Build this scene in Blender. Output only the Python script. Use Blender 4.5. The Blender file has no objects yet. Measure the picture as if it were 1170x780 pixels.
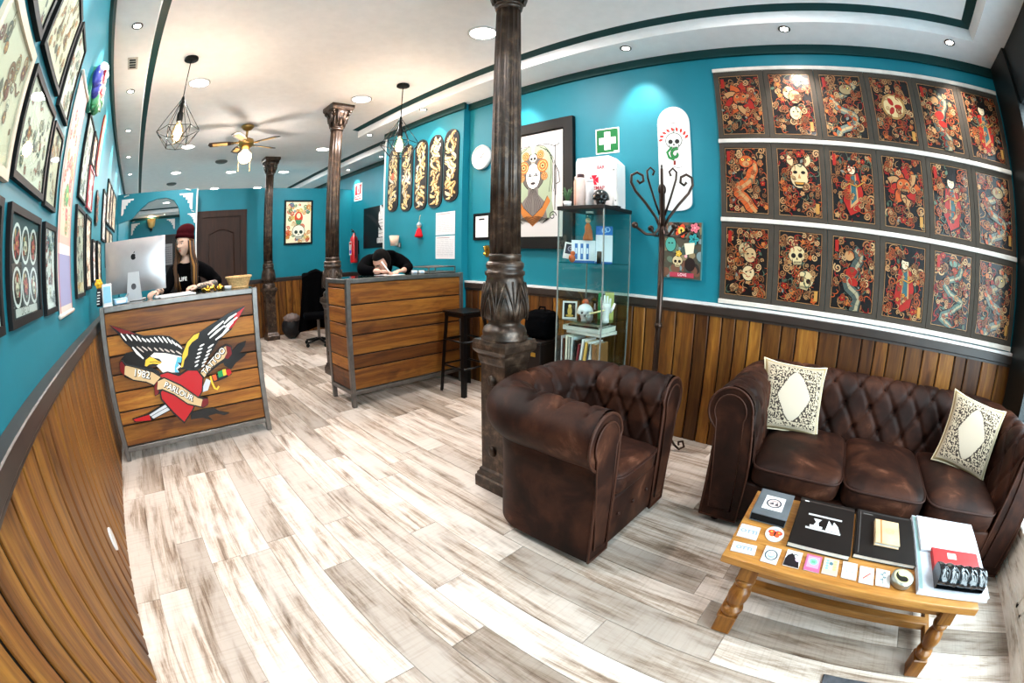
import bpy, bmesh, math, random
from math import sin, cos, pi, radians as R, hypot, sqrt, atan2
from mathutils import Vector, Matrix, noise
from mathutils.geometry import tessellate_polygon
S = 0.84                      # everything below is laid out in units of 0.84 m; one pass at the end scales the scene to metres
sc = bpy.context.scene
col = sc.collection
RND = random.Random(7)

# ------------------------------------------------------------------ colours and materials
def lin(h):
    h = h.lstrip('#'); o = []
    if len(h) == 3: h = ''.join(c*2 for c in h)
    for i in (0, 2, 4):
        c = int(h[i:i+2], 16)/255
        o.append(c/12.92 if c <= .04045 else ((c+.055)/1.055)**2.4)
    return tuple(o)
MC = {}
def newmat(name):
    m = bpy.data.materials.new(name); m.use_nodes = True
    nt = m.node_tree; b = nt.nodes['Principled BSDF']
    return m, nt, b
def N(nt, t, **k):
    n = nt.nodes.new(t)
    for a, v in k.items():
        if a == 'i':
            for kk, vv in v.items(): n.inputs[kk].default_value = vv
        else: setattr(n, a, v)
    return n
def ramp(nt, stops, interp='LINEAR'):
    n = nt.nodes.new('ShaderNodeValToRGB'); e = n.color_ramp.elements; n.color_ramp.interpolation = interp
    while len(e) < len(stops): e.new(.5)
    for x, (p, c) in zip(e, stops):
        x.position = p; x.color = (*(lin(c) if isinstance(c, str) else c), 1)
    return n
def mix(nt, blend, fac, a, b):
    n = nt.nodes.new('ShaderNodeMix'); n.data_type = 'RGBA'; n.blend_type = blend
    for s_, v in ((0, fac), (6, a), (7, b)):
        if hasattr(v, 'is_output'): nt.links.new(v, n.inputs[s_])
        elif s_ == 0: n.inputs[0].default_value = v
        else: n.inputs[s_].default_value = (*v, 1) if len(v) == 3 else v
    return n.outputs[2]
def objco(nt, scale=(1, 1, 1), rot=(0, 0, 0)):
    tc = nt.nodes.new('ShaderNodeTexCoord'); mp = nt.nodes.new('ShaderNodeMapping')
    mp.inputs['Scale'].default_value = [v/S for v in scale]; mp.inputs['Rotation'].default_value = rot
    nt.links.new(tc.outputs['Object'], mp.inputs['Vector']); return mp.outputs[0]
def noisen(nt, vec, scale, detail=4, rough=.6, dist=0):
    n = N(nt, 'ShaderNodeTexNoise', i={'Scale': scale, 'Detail': detail, 'Roughness': rough, 'Distortion': dist})
    nt.links.new(vec, n.inputs['Vector']); return n.outputs['Fac']
def bump(nt, b, h, strength=.3, dist=.01):
    n = N(nt, 'ShaderNodeBump', i={'Strength': strength, 'Distance': dist}); nt.links.new(h, n.inputs['Height'])
    nt.links.new(n.outputs[0], b.inputs['Normal'])
def P(h, rough=.5, metal=0., coat=0., var=.12, nsc=9, bmp=0., spec=None):
    """plain surface with a faint uneven tone"""
    if spec is None: spec = .5 if rough < .45 else .22
    key = (h, rough, metal, coat, var, nsc, bmp, spec)
    if key in MC: return MC[key]
    m, nt, b = newmat('mat_' + h.lstrip('#'))
    c = lin(h); v = objco(nt)
    f = noisen(nt, v, nsc)
    r = ramp(nt, [(.3, tuple(x*(1-var) for x in c)), (.7, tuple(min(1, x*(1+var)) for x in c))])
    nt.links.new(f, r.inputs[0]); nt.links.new(r.outputs[0], b.inputs['Base Color'])
    b.inputs['Roughness'].default_value = rough; b.inputs['Metallic'].default_value = metal
    b.inputs['Coat Weight'].default_value = coat; b.inputs['Specular IOR Level'].default_value = spec
    if bmp: bump(nt, b, noisen(nt, v, nsc*6), bmp, .004)
    MC[key] = m; return m
def emit(name, h, strength):
    m, nt, b = newmat(name)
    b.inputs['Base Color'].default_value = (*lin(h), 1)
    b.inputs['Emission Color'].default_value = (*lin(h), 1); b.inputs['Emission Strength'].default_value = strength
    return m
def printmat(name, rough=.5, coat=0.):
    m, nt, b = newmat(name)
    a = N(nt, 'ShaderNodeAttribute', attribute_name='Col'); nt.links.new(a.outputs['Color'], b.inputs['Base Color'])
    b.inputs['Roughness'].default_value = rough; b.inputs['Specular IOR Level'].default_value = .2; b.inputs['Coat Weight'].default_value = coat; b.inputs['Coat Roughness'].default_value = .12
    return m
M_print = printmat('printed_matte', .55)
M_gloss = printmat('printed_under_gloss', .45, .22)
M_paint = printmat('painted_enamel', .3, .3)

def woodmat(name, dark, mid, light, axis=2, rough=.5, coat=.1, gscale=1.0, knots=True, seed=True):
    m, nt, b = newmat(name)
    sc3 = [9*gscale]*3; sc3[axis] = .7*gscale
    v = objco(nt, sc3)
    at = N(nt, 'ShaderNodeAttribute', attribute_name='Col')
    ad = N(nt, 'ShaderNodeVectorMath', operation='MULTIPLY_ADD'); nt.links.new(at.outputs['Vector'], ad.inputs[0])
    ad.inputs[1].default_value = (37, 53, 29); nt.links.new(v, ad.inputs[2])
    f1 = noisen(nt, ad.outputs[0], 1.4, 6, .62, .9)
    f2 = noisen(nt, ad.outputs[0], 7, 3, .7, .2)
    r = ramp(nt, [(.22, dark), (.44, mid), (.66, light), (.85, mid)]); nt.links.new(f1, r.inputs[0])
    fine = ramp(nt, [(.3, (.62,)*3), (.6, (1.05,)*3)]); nt.links.new(f2, fine.inputs[0])
    c = mix(nt, 'MULTIPLY', .8, r.outputs[0], fine.outputs[0])
    sp = N(nt, 'ShaderNodeSeparateColor'); nt.links.new(at.outputs['Color'], sp.inputs[0])
    tone = ramp(nt, [(0, (.28, .22, .18)), (.5, (.72, .66, .60)), (1, (1.25, 1.22, 1.05))]); nt.links.new(sp.outputs[0], tone.inputs[0])
    c = mix(nt, 'MULTIPLY', 1. if seed else 0., c, tone.outputs[0])
    if knots:
        kv = objco(nt, [2.6 if i != axis else 1.3 for i in range(3)])
        k = noisen(nt, kv, 2.2, 2, .5, .3)
        kr = ramp(nt, [(.27, (.38, .3, .26)), (.40, (1, 1, 1))]); nt.links.new(k, kr.inputs[0])
        c = mix(nt, 'MULTIPLY', .85, c, kr.outputs[0])
    nt.links.new(c, b.inputs['Base Color'])
    b.inputs['Roughness'].default_value = rough; b.inputs['Specular IOR Level'].default_value = .25; b.inputs['Coat Weight'].default_value = coat; b.inputs['Coat Roughness'].default_value = .25
    bump(nt, b, f2, .25, .004)
    return m
M_wains = woodmat('varnished_pine_boards', '#3a1d09', '#6f4216', '#936426', 2)
M_cwood = woodmat('reclaimed_boards', '#4e290b', '#88501a', '#a8702a', 0, gscale=.9)
M_cwoody = woodmat('reclaimed_boards_end', '#4e290b', '#88501a', '#a8702a', 1, gscale=.9)
M_oak = woodmat('honey_oak', '#8a5524', '#b07838', '#c48f4c', 1, .38, .3, 1.2, knots=False)
M_oakz = woodmat('honey_oak_shaded', '#5a3412', '#8a5620', '#a8722f', 2, .38, .3, 1.2, knots=False)  # oak of the turned legs, with the shade on them darkened into its colour
M_door = woodmat('dark_stained_door', '#180a04', '#28140a', '#351d10', 2, .55, .0, knots=False, seed=False)

def teal():
    m, nt, b = newmat('teal_wall_paint')
    v = objco(nt); f = noisen(nt, v, 1.3, 5)
    r = ramp(nt, [(.3, '#0a6877'), (.7, '#0d7282')]); nt.links.new(f, r.inputs[0])
    nt.links.new(r.outputs[0], b.inputs['Base Color']); b.inputs['Roughness'].default_value = .5; b.inputs['Specular IOR Level'].default_value = .3
    bump(nt, b, noisen(nt, v, 60, 2), .06, .003); return m
M_teal = teal()
M_green = P('#0c3434', .55, var=.05)
M_white = P('#d9d4d0', .7, var=.03)
M_ceil = P('#f3efee', .85, var=.03)
M_whitegloss = P('#d2cecb', .35, var=.03)
M_black = P('#050505', .5, spec=.2)
M_blackm = P('#060505', .35, .2, spec=.3)
M_blackcloth = P('#030304', 1., var=.4, nsc=25, bmp=.4, spec=.04)
M_steel = P('#6f6a66', .38, .85, var=.2, nsc=12)
M_dark = P('#120a07', .5, var=.3, spec=.25)
M_rail = P('#2b211c', .4, var=.2)

def iron():
    m, nt, b = newmat('brown_painted_cast_iron')
    v = objco(nt); f = noisen(nt, v, 14, 6, .7)
    r = ramp(nt, [(.3, '#19110c'), (.52, '#3a2b21'), (.72, '#6c5746')]); nt.links.new(f, r.inputs[0])
    nt.links.new(r.outputs[0], b.inputs['Base Color']); b.inputs['Roughness'].default_value = .34; b.inputs['Metallic'].default_value = .35
    bump(nt, b, f, .25, .004); return m
M_iron = iron()
def suede():
    m, nt, b = newmat('brown_distressed_suede')
    v = objco(nt); f = noisen(nt, v, 3.4, 7, .62, .5); g = noisen(nt, v, 60, 3)
    r = ramp(nt, [(.30, '#0f0603'), (.48, '#241009'), (.62, '#3c2014'), (.80, '#7d523e')]); nt.links.new(f, r.inputs[0])
    nt.links.new(r.outputs[0], b.inputs['Base Color']); b.inputs['Roughness'].default_value = .58
    b.inputs['Specular IOR Level'].default_value = .14
    bump(nt, b, g, .12, .002); return m
M_suede = suede()
M_button = P('#2a140c', .5)
def glassmat(name, tint=(.93, .98, .97), gl=.12):
    m = bpy.data.materials.new(name); m.use_nodes = True; nt = m.node_tree; nt.nodes.clear()
    o = N(nt, 'ShaderNodeOutputMaterial'); t = N(nt, 'ShaderNodeBsdfTransparent'); t.inputs[0].default_value = (*tint, 1)
    g = N(nt, 'ShaderNodeBsdfGlossy'); g.inputs['Roughness'].default_value = .02
    fr = N(nt, 'ShaderNodeLayerWeight', i={'Blend': .5}); mx = N(nt, 'ShaderNodeMixShader')
    pw = N(nt, 'ShaderNodeMath', operation='POWER'); nt.links.new(fr.outputs['Facing'], pw.inputs[0]); pw.inputs[1].default_value = 4.
    ma = N(nt, 'ShaderNodeMath', operation='MULTIPLY_ADD'); nt.links.new(pw.outputs[0], ma.inputs[0]); ma.inputs[1].default_value = gl*2.4; ma.inputs[2].default_value = .035
    nt.links.new(ma.outputs[0], mx.inputs[0]); nt.links.new(t.outputs[0], mx.inputs[1]); nt.links.new(g.outputs[0], mx.inputs[2])
    nt.links.new(mx.outputs[0], o.inputs[0]); return m
M_glass = glassmat('clear_glass'); M_gedge = glassmat('glass_edge', (.55, .72, .68), .3)
M_bulb = glassmat('bulb_glass', (1, .9, .72), .2)

# ------------------------------------------------------------------ mesh builder
class MB:
    def __init__(s): s.v = []; s.f = []; s.mi = []; s.sm = []; s.c = []; s.mat = 0; s.col = (.5, .5, .5); s.T = None
    def add(s, vs, fs, smooth=False, cols=None):
        b = len(s.v)
        for p in vs:
            p = Vector(p); s.v.append(s.T @ p if s.T else p)
        for i, f in enumerate(fs):
            s.f.append([b+k for k in f]); s.mi.append(s.mat); s.sm.append(smooth); s.c.append(cols[i] if cols else s.col)
    def box(s, x0, x1, y0, y1, z0, z1):
        vs = [(x, y, z) for z in (z0, z1) for y in (y0, y1) for x in (x0, x1)]
        s.add(vs, [(0, 2, 3, 1), (4, 5, 7, 6), (0, 1, 5, 4), (2, 6, 7, 3), (0, 4, 6, 2), (1, 3, 7, 5)])
    def rbox(s, x0, x1, y0, y1, z0, z1, r=.01, seg=2, smooth=True):
        bm = bmesh.new(); bmesh.ops.create_cube(bm, size=1)
        for v in bm.verts: v.co = Vector(((x0+x1)/2+v.co.x*(x1-x0), (y0+y1)/2+v.co.y*(y1-y0), (z0+z1)/2+v.co.z*(z1-z0)))
        bmesh.ops.bevel(bm, geom=bm.edges[:], offset=r, segments=seg, profile=.6, affect='EDGES')
        s.frombm(bm, smooth)
    def frombm(s, bm, smooth=False):
        bm.verts.index_update()
        s.add([v.co.copy() for v in bm.verts], [[v.index for v in f.verts] for f in bm.faces], smooth); bm.free()
    def tube(s, pts, r, n=8, closed=False, caps=True, flat=1.):
        pts = [Vector(p) for p in pts]; m = len(pts)
        rs = r if isinstance(r, (list, tuple)) else [r]*m
        vs = []; up = None
        for i, p in enumerate(pts):
            if closed: t = pts[(i+1) % m]-pts[i-1]
            else: t = pts[min(i+1, m-1)]-pts[max(i-1, 0)]
            if t.length < 1e-9: t = Vector((0, 0, 1))
            t.normalize()
            if up is None: up = Vector((0, 0, 1)) if abs(t.z) < .9 else Vector((1, 0, 0))
            a = t.cross(up)
            if a.length < 1e-6: a = t.cross(Vector((0, 1, 0)))
            a.normalize(); b = a.cross(t); up = b
            for k in range(n):
                an = 2*pi*k/n; vs.append(p+a*cos(an)*rs[i]+b*sin(an)*rs[i]*flat)
        fs = []
        for i in range(m if closed else m-1):
            j = (i+1) % m
            for k in range(n): fs.append((i*n+k, i*n+(k+1) % n, j*n+(k+1) % n, j*n+k))
        if caps and not closed: fs.append(tuple(range(n-1, -1, -1))); fs.append(tuple((m-1)*n+k for k in range(n)))
        s.add(vs, fs, True)
    def cyl(s, p, r, h, n=24, r2=None, smooth=True):
        r2 = r if r2 is None else r2
        vs = [(p[0]+cos(2*pi*k/n)*q, p[1]+sin(2*pi*k/n)*q, z) for z, q in ((p[2], r), (p[2]+h, r2)) for k in range(n)]
        s.add(vs, [(k, (k+1) % n, n+(k+1) % n, n+k) for k in range(n)], smooth)
        s.add(vs, [tuple(range(n-1, -1, -1)), tuple(n+k for k in range(n))])
    def lathe(s, prof, c=(0, 0, 0), n=24, flute=0, fl=0., smooth=True, sq=0.):
        vs = []
        for r, z in prof:
            for k in range(n):
                a = 2*pi*k/n; q = r
                if flute and fl: q = r*(1-fl*(.5+.5*cos(a*flute))**.5) if 1 else r
                if sq: q = r*((1-sq)+sq/max(abs(cos(a)), abs(sin(a))))
                vs.append((c[0]+cos(a)*q, c[1]+sin(a)*q, c[2]+z))
        m = len(prof); fs = [(i*n+k, i*n+(k+1) % n, (i+1)*n+(k+1) % n, (i+1)*n+k) for i in range(m-1) for k in range(n)]
        fs.append(tuple(range(n-1, -1, -1))); fs.append(tuple((m-1)*n+k for k in range(n)))
        s.add(vs, fs, smooth)
    def sqlathe(s, prof, c=(0, 0, 0)):
        vs = []
        for r, z in prof: vs += [(c[0]+r, c[1]+r, c[2]+z), (c[0]-r, c[1]+r, c[2]+z), (c[0]-r, c[1]-r, c[2]+z), (c[0]+r, c[1]-r, c[2]+z)]
        m = len(prof); fs = [(i*4+k, i*4+(k+1) % 4, (i+1)*4+(k+1) % 4, (i+1)*4+k) for i in range(m-1) for k in range(4)]
        fs.append((3, 2, 1, 0)); fs.append(tuple((m-1)*4+k for k in range(4))); s.add(vs, fs)
    def ball(s, c, r, nu=16, nv=10, fn=None):
        if not isinstance(r, (tuple, list)): r = (r, r, r)
        vs = [(0, 0, -1)]
        for j in range(1, nv):
            t = -pi/2+pi*j/nv
            for k in range(nu): vs.append((cos(t)*cos(2*pi*k/nu), cos(t)*sin(2*pi*k/nu), sin(t)))
        vs.append((0, 0, 1)); L = len(vs)-1
        fs = [(0, 1+(k+1) % nu, 1+k) for k in range(nu)]
        for j in range(nv-2):
            for k in range(nu):
                a = 1+j*nu; fs.append((a+k, a+(k+1) % nu, a+nu+(k+1) % nu, a+nu+k))
        a = 1+(nv-2)*nu; fs += [(a+k, a+(k+1) % nu, L) for k in range(nu)]
        out = []
        for v in vs:
            if fn: v = fn(*v)
            out.append((c[0]+v[0]*r[0], c[1]+v[1]*r[1], c[2]+v[2]*r[2]))
        s.add(out, fs, True)
    def grid(s, fn, nu, nv, smooth=True, wu=False):
        vs = [fn(i/nu, j/nv) for j in range(nv+1) for i in range(nu+(0 if wu else 1))]
        w = nu if wu else nu+1
        s.add(vs, [(j*w+i, j*w+(i+1) % w, (j+1)*w+(i+1) % w, (j+1)*w+i) for j in range(nv) for i in range(nu)], smooth)
    def prism(s, poly, d0, d1, plane='xz', smooth=False):
        """polygon extruded: 'xz' along y, 'xy' along z, 'yz' along x"""
        def q(a, b, d): return (a, d, b) if plane == 'xz' else (a, b, d) if plane == 'xy' else (d, a, b)
        n = len(poly)
        vs = [q(a, b, d0) for a, b in poly]+[q(a, b, d1) for a, b in poly]
        tri = tessellate_polygon([[Vector((a, b, 0)) for a, b in poly]])
        s.add(vs, [tuple(t) for t in tri]+[tuple(n+i for i in t[::-1]) for t in tri]+[(i, (i+1) % n, n+(i+1) % n, n+i) for i in range(n)], smooth)
    def frame(s, w, h, b, d, y=0., zc=0., depth2=None):
        """picture frame border in the xz plane facing -y, front at y-d"""
        s.box(-w/2, w/2, y-d, y, zc+h/2-b, zc+h/2); s.box(-w/2, w/2, y-d, y, zc-h/2, zc-h/2+b)
        s.box(-w/2, -w/2+b, y-d, y, zc-h/2+b, zc+h/2-b); s.box(w/2-b, w/2, y-d, y, zc-h/2+b, zc+h/2-b)
    def build(s, name, mats, parent=None, loc=None, fix=True):
        me = bpy.data.meshes.new(name); me.from_pydata([tuple(v) for v in s.v], [], s.f)
        if not isinstance(mats, (list, tuple)): mats = [mats]
        for m in mats: me.materials.append(m)
        me.polygons.foreach_set('material_index', s.mi); me.polygons.foreach_set('use_smooth', s.sm)
        ca = me.color_attributes.new('Col', 'FLOAT_COLOR', 'CORNER'); buf = []
        for p, c in zip(me.polygons, s.c): buf += [c[0], c[1], c[2], 1.]*p.loop_total
        ca.data.foreach_set('color', buf)
        if fix:
            bm = bmesh.new(); bm.from_mesh(me); bmesh.ops.recalc_face_normals(bm, faces=bm.faces); bm.to_mesh(me); bm.free()
        me.update()
        o = bpy.data.objects.new(name, me); col.objects.link(o)
        if parent: o.parent = parent
        if loc: o.location = loc
        return o
    def rc(s):
        s.col = (RND.random(), RND.random(), RND.random())

def tag(o, label, cat, group=None):
    o['label'] = label; o['category'] = cat
    if group: o['group'] = group
    return o
def thing(name, label, cat, loc=(0, 0, 0), rz=0., group=None, rot=None):
    o = bpy.data.objects.new(name, None); o.empty_display_size = .1; col.objects.link(o)
    o.location = loc; o.rotation_euler = rot if rot else (0, 0, rz)
    return tag(o, label, cat, group)
def struct(o): o['kind'] = 'structure'; return o
def put(o, loc, rz=0., rot=None):
    o.location = loc; o.rotation_euler = rot if rot else (0, 0, rz); return o
def dup(root, loc, rz=0., label=None, group=None, rot=None):
    r = root.copy(); col.objects.link(r); put(r, loc, rz, rot)
    if label: r['label'] = label
    if group: r['group'] = group
    for ch in list(root.children):
        c = ch.copy(); col.objects.link(c); c.parent = r
        for g in ch.children:
            d = g.copy(); col.objects.link(d); d.parent = c
    return r
def text_mesh(body, size, bold=0., ital=0., align='CENTER'):
    cu = bpy.data.curves.new('t', 'FONT'); cu.body = body; cu.size = size; cu.align_x = align; cu.align_y = 'CENTER'
    cu.offset = bold; cu.shear = ital; cu.resolution_u = 3; cu.fill_mode = 'FRONT'
    ob = bpy.data.objects.new('t', cu); col.objects.link(ob)
    dg = bpy.context.evaluated_depsgraph_get(); me = bpy.data.meshes.new_from_object(ob.evaluated_get(dg))
    vs = [v.co.copy() for v in me.vertices]; fs = [list(p.vertices) for p in me.polygons]
    bpy.data.objects.remove(ob); bpy.data.curves.remove(cu); bpy.data.meshes.remove(me)
    return vs, fs

# ------------------------------------------------------------------ flat artwork, layered paper-thin inks on a real sheet
def clip(poly, x0, x1, z0, z1):
    for ax, lim, sg in ((0, x0, 1), (0, x1, -1), (1, z0, 1), (1, z1, -1)):
        out = []
        for i in range(len(poly)):
            a, b = poly[i-1], poly[i]
            ia, ib = (a[ax]-lim)*sg >= 0, (b[ax]-lim)*sg >= 0
            if ia != ib:
                t = (lim-a[ax])/(b[ax]-a[ax]); out.append((a[0]+t*(b[0]-a[0]), a[1]+t*(b[1]-a[1])))
            if ib: out.append(b)
        poly = out
        if len(poly) < 3: return []
    return poly
class Art:
    """drawing in a w x h sheet centred on the origin of the xz plane, facing -y"""
    def __init__(s, w, h, bg, th=.004, step=.00006, mb=None, shape=None):
        s.w, s.h, s.step = w, h, step; s.b = mb or MB(); s.y = 0.; s.b.col = lin(bg) if isinstance(bg, str) else bg
        s.lim = (-w/2, w/2, -h/2, h/2)
        if th is not None:
            if shape: s.b.prism(shape, 0, th)
            else: s.b.box(-w/2, w/2, 0, th, -h/2, h/2)
    def up(s): s.y -= s.step
    def poly(s, pts, c):
        pts = clip([tuple(p) for p in pts], *s.lim)
        if len(pts) < 3: return
        s.up(); s.b.col = lin(c) if isinstance(c, str) else c
        try: tri = tessellate_polygon([[Vector((a, b, 0)) for a, b in pts]])
        except Exception: return
        s.b.add([(a, s.y, b) for a, b in pts], [tuple(t) for t in tri])
    def rect(s, x0, x1, z0, z1, c): s.poly([(x0, z0), (x1, z0), (x1, z1), (x0, z1)], c)
    def ell(s, x, z, rx, rz, c, rot=0., n=18):
        s.poly([(x+cos(t)*rx*cos(rot)-sin(t)*rz*sin(rot), z+cos(t)*rx*sin(rot)+sin(t)*rz*cos(rot)) for t in [2*pi*k/n for k in range(n)]], c)
    def line(s, pts, w, c, taper=False):
        s.up(); s.b.col = lin(c) if isinstance(c, str) else c; vs = []; n = len(pts)
        for i, p in enumerate(pts):
            a, b = pts[max(i-1, 0)], pts[min(i+1, n-1)]
            dx, dz = b[0]-a[0], b[1]-a[1]; L = hypot(dx, dz) or 1
            q = w/2*(1 if not taper else max(.12, sin(pi*(i+.5)/n)) if taper == 2 else max(.1, 1-i/(n-1)))
            vs += [(p[0]-dz/L*q, s.y, p[1]+dx/L*q), (p[0]+dz/L*q, s.y, p[1]-dx/L*q)]
        x0, x1, z0, z1 = s.lim; vs = [(min(max(v[0], x0), x1), v[1], min(max(v[2], z0), z1)) for v in vs]
        fs = []
        for i in range(n-1):
            q = [vs[2*i], vs[2*i+1], vs[2*i+3], vs[2*i+2]]
            ar = abs(sum(q[k][0]*q[(k+1) % 4][2]-q[(k+1) % 4][0]*q[k][2] for k in range(4)))
            if ar > 1e-9: fs.append((2*i, 2*i+1, 2*i+3, 2*i+2))
        if fs: s.b.add(vs, fs)
    def ring(s, x, z, r, w, c, n=22, sq=1.): s.line([(x+cos(2*pi*k/n)*r, z+sin(2*pi*k/n)*r*sq) for k in range(n+1)], w, c)
    def spiral(s, x, z, r, w, c, a0=0., turns=1.6, sg=1, n=26):
        s.line([(x+cos(a0+sg*turns*2*pi*i/n)*r*(1-i/n*.85), z+sin(a0+sg*turns*2*pi*i/n)*r*(1-i/n*.85)) for i in range(n+1)], w, c)
    def swirl(s, x, z, r, c, k, a0=0., sg=1):
        s.spiral(x, z, r, r*.44, k, a0, 1.5, sg); s.spiral(x, z, r, r*.30, c, a0, 1.5, sg)
    def flower(s, x, z, r, c, c2='#f0c060', k='#160c0a', n=5, rot=0.):
        s.ell(x, z, r*1.02, r*1.02, k)
        for i in range(n):
            a = rot+2*pi*i/n; s.ell(x+cos(a)*r*.58, z+sin(a)*r*.58, r*.42, r*.36, c, a)
        for i in range(n):
            a = rot+2*pi*i/n; s.line([(x, z), (x+cos(a)*r*.75, z+sin(a)*r*.75)], r*.06, k)
        s.ell(x, z, r*.22, r*.22, c2)
    def leaf(s, x, z, r, a, c, k='#160c0a'):
        def L(q): return [(x+cos(a)*t*r-sin(a)*sin(pi*t)*r*q, z+sin(a)*t*r+cos(a)*sin(pi*t)*r*q) for t in [i/8 for i in range(9)]]
        s.poly(L(.36)+L(-.36)[::-1], k); s.poly(L(.28)+L(-.28)[::-1], c)
    def skull(s, x, z, r, c='#e6d6b0', k='#160c0a', tilt=0.):
        def T(a, b): return (x+a*r*cos(tilt)-b*r*sin(tilt), z+a*r*sin(tilt)+b*r*cos(tilt))
        def e(a, b, rx, rz, cc): s.poly([T(a+cos(t)*rx, b+sin(t)*rz) for t in [2*pi*q/16 for q in range(16)]], cc)
        e(0, .15, 1.04, .95, k); e(0, .15, .96, .87, c)
        s.poly([T(*p) for p in ((-.62, -.3), (.62, -.3), (.5, -.98), (-.5, -.98))], k)
        s.poly([T(*p) for p in ((-.56, -.25), (.56, -.25), (.44, -.92), (-.44, -.92))], c)
        e(-.4, .02, .28, .27, k); e(.4, .02, .28, .27, k); s.poly([T(0, -.12), T(.13, -.42), T(-.13, -.42)], k)
        for i in range(-3, 4): s.line([T(i*.12, -.55), T(i*.12, -.88)], r*.05, k)
        s.line([T(-.42, -.7), T(.42, -.7)], r*.05, k)
    def text(s, body, size, x, z, c, rot=0., bold=0., ital=0.):
        vs, fs = text_mesh(body, size, bold, ital); s.up(); s.b.col = lin(c)
        s.b.add([(x+v.x*cos(rot)-v.y*sin(rot), s.y, z+v.x*sin(rot)+v.y*cos(rot)) for v in vs], fs)
    def scribble(s, x0, x1, z0, z1, rows, c, rnd, w=None):
        for i in range(rows):
            z = z1-(z1-z0)*(i+.5)/rows; x = x0
            while x < x1-.002:
                L = rnd.uniform(.08, .3)*(x1-x0); e = min(x+L, x1); s.rect(x, e, z-(w or (z1-z0)/rows*.22), z+(w or (z1-z0)/rows*.22), c); x = e+.04*(x1-x0)
    def build(s, name, mat=None, parent=None, loc=None):
        return s.b.build(name, mat or M_print, parent, loc, fix=False)
WORLD, EXPO = 12.0, 0.38
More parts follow.
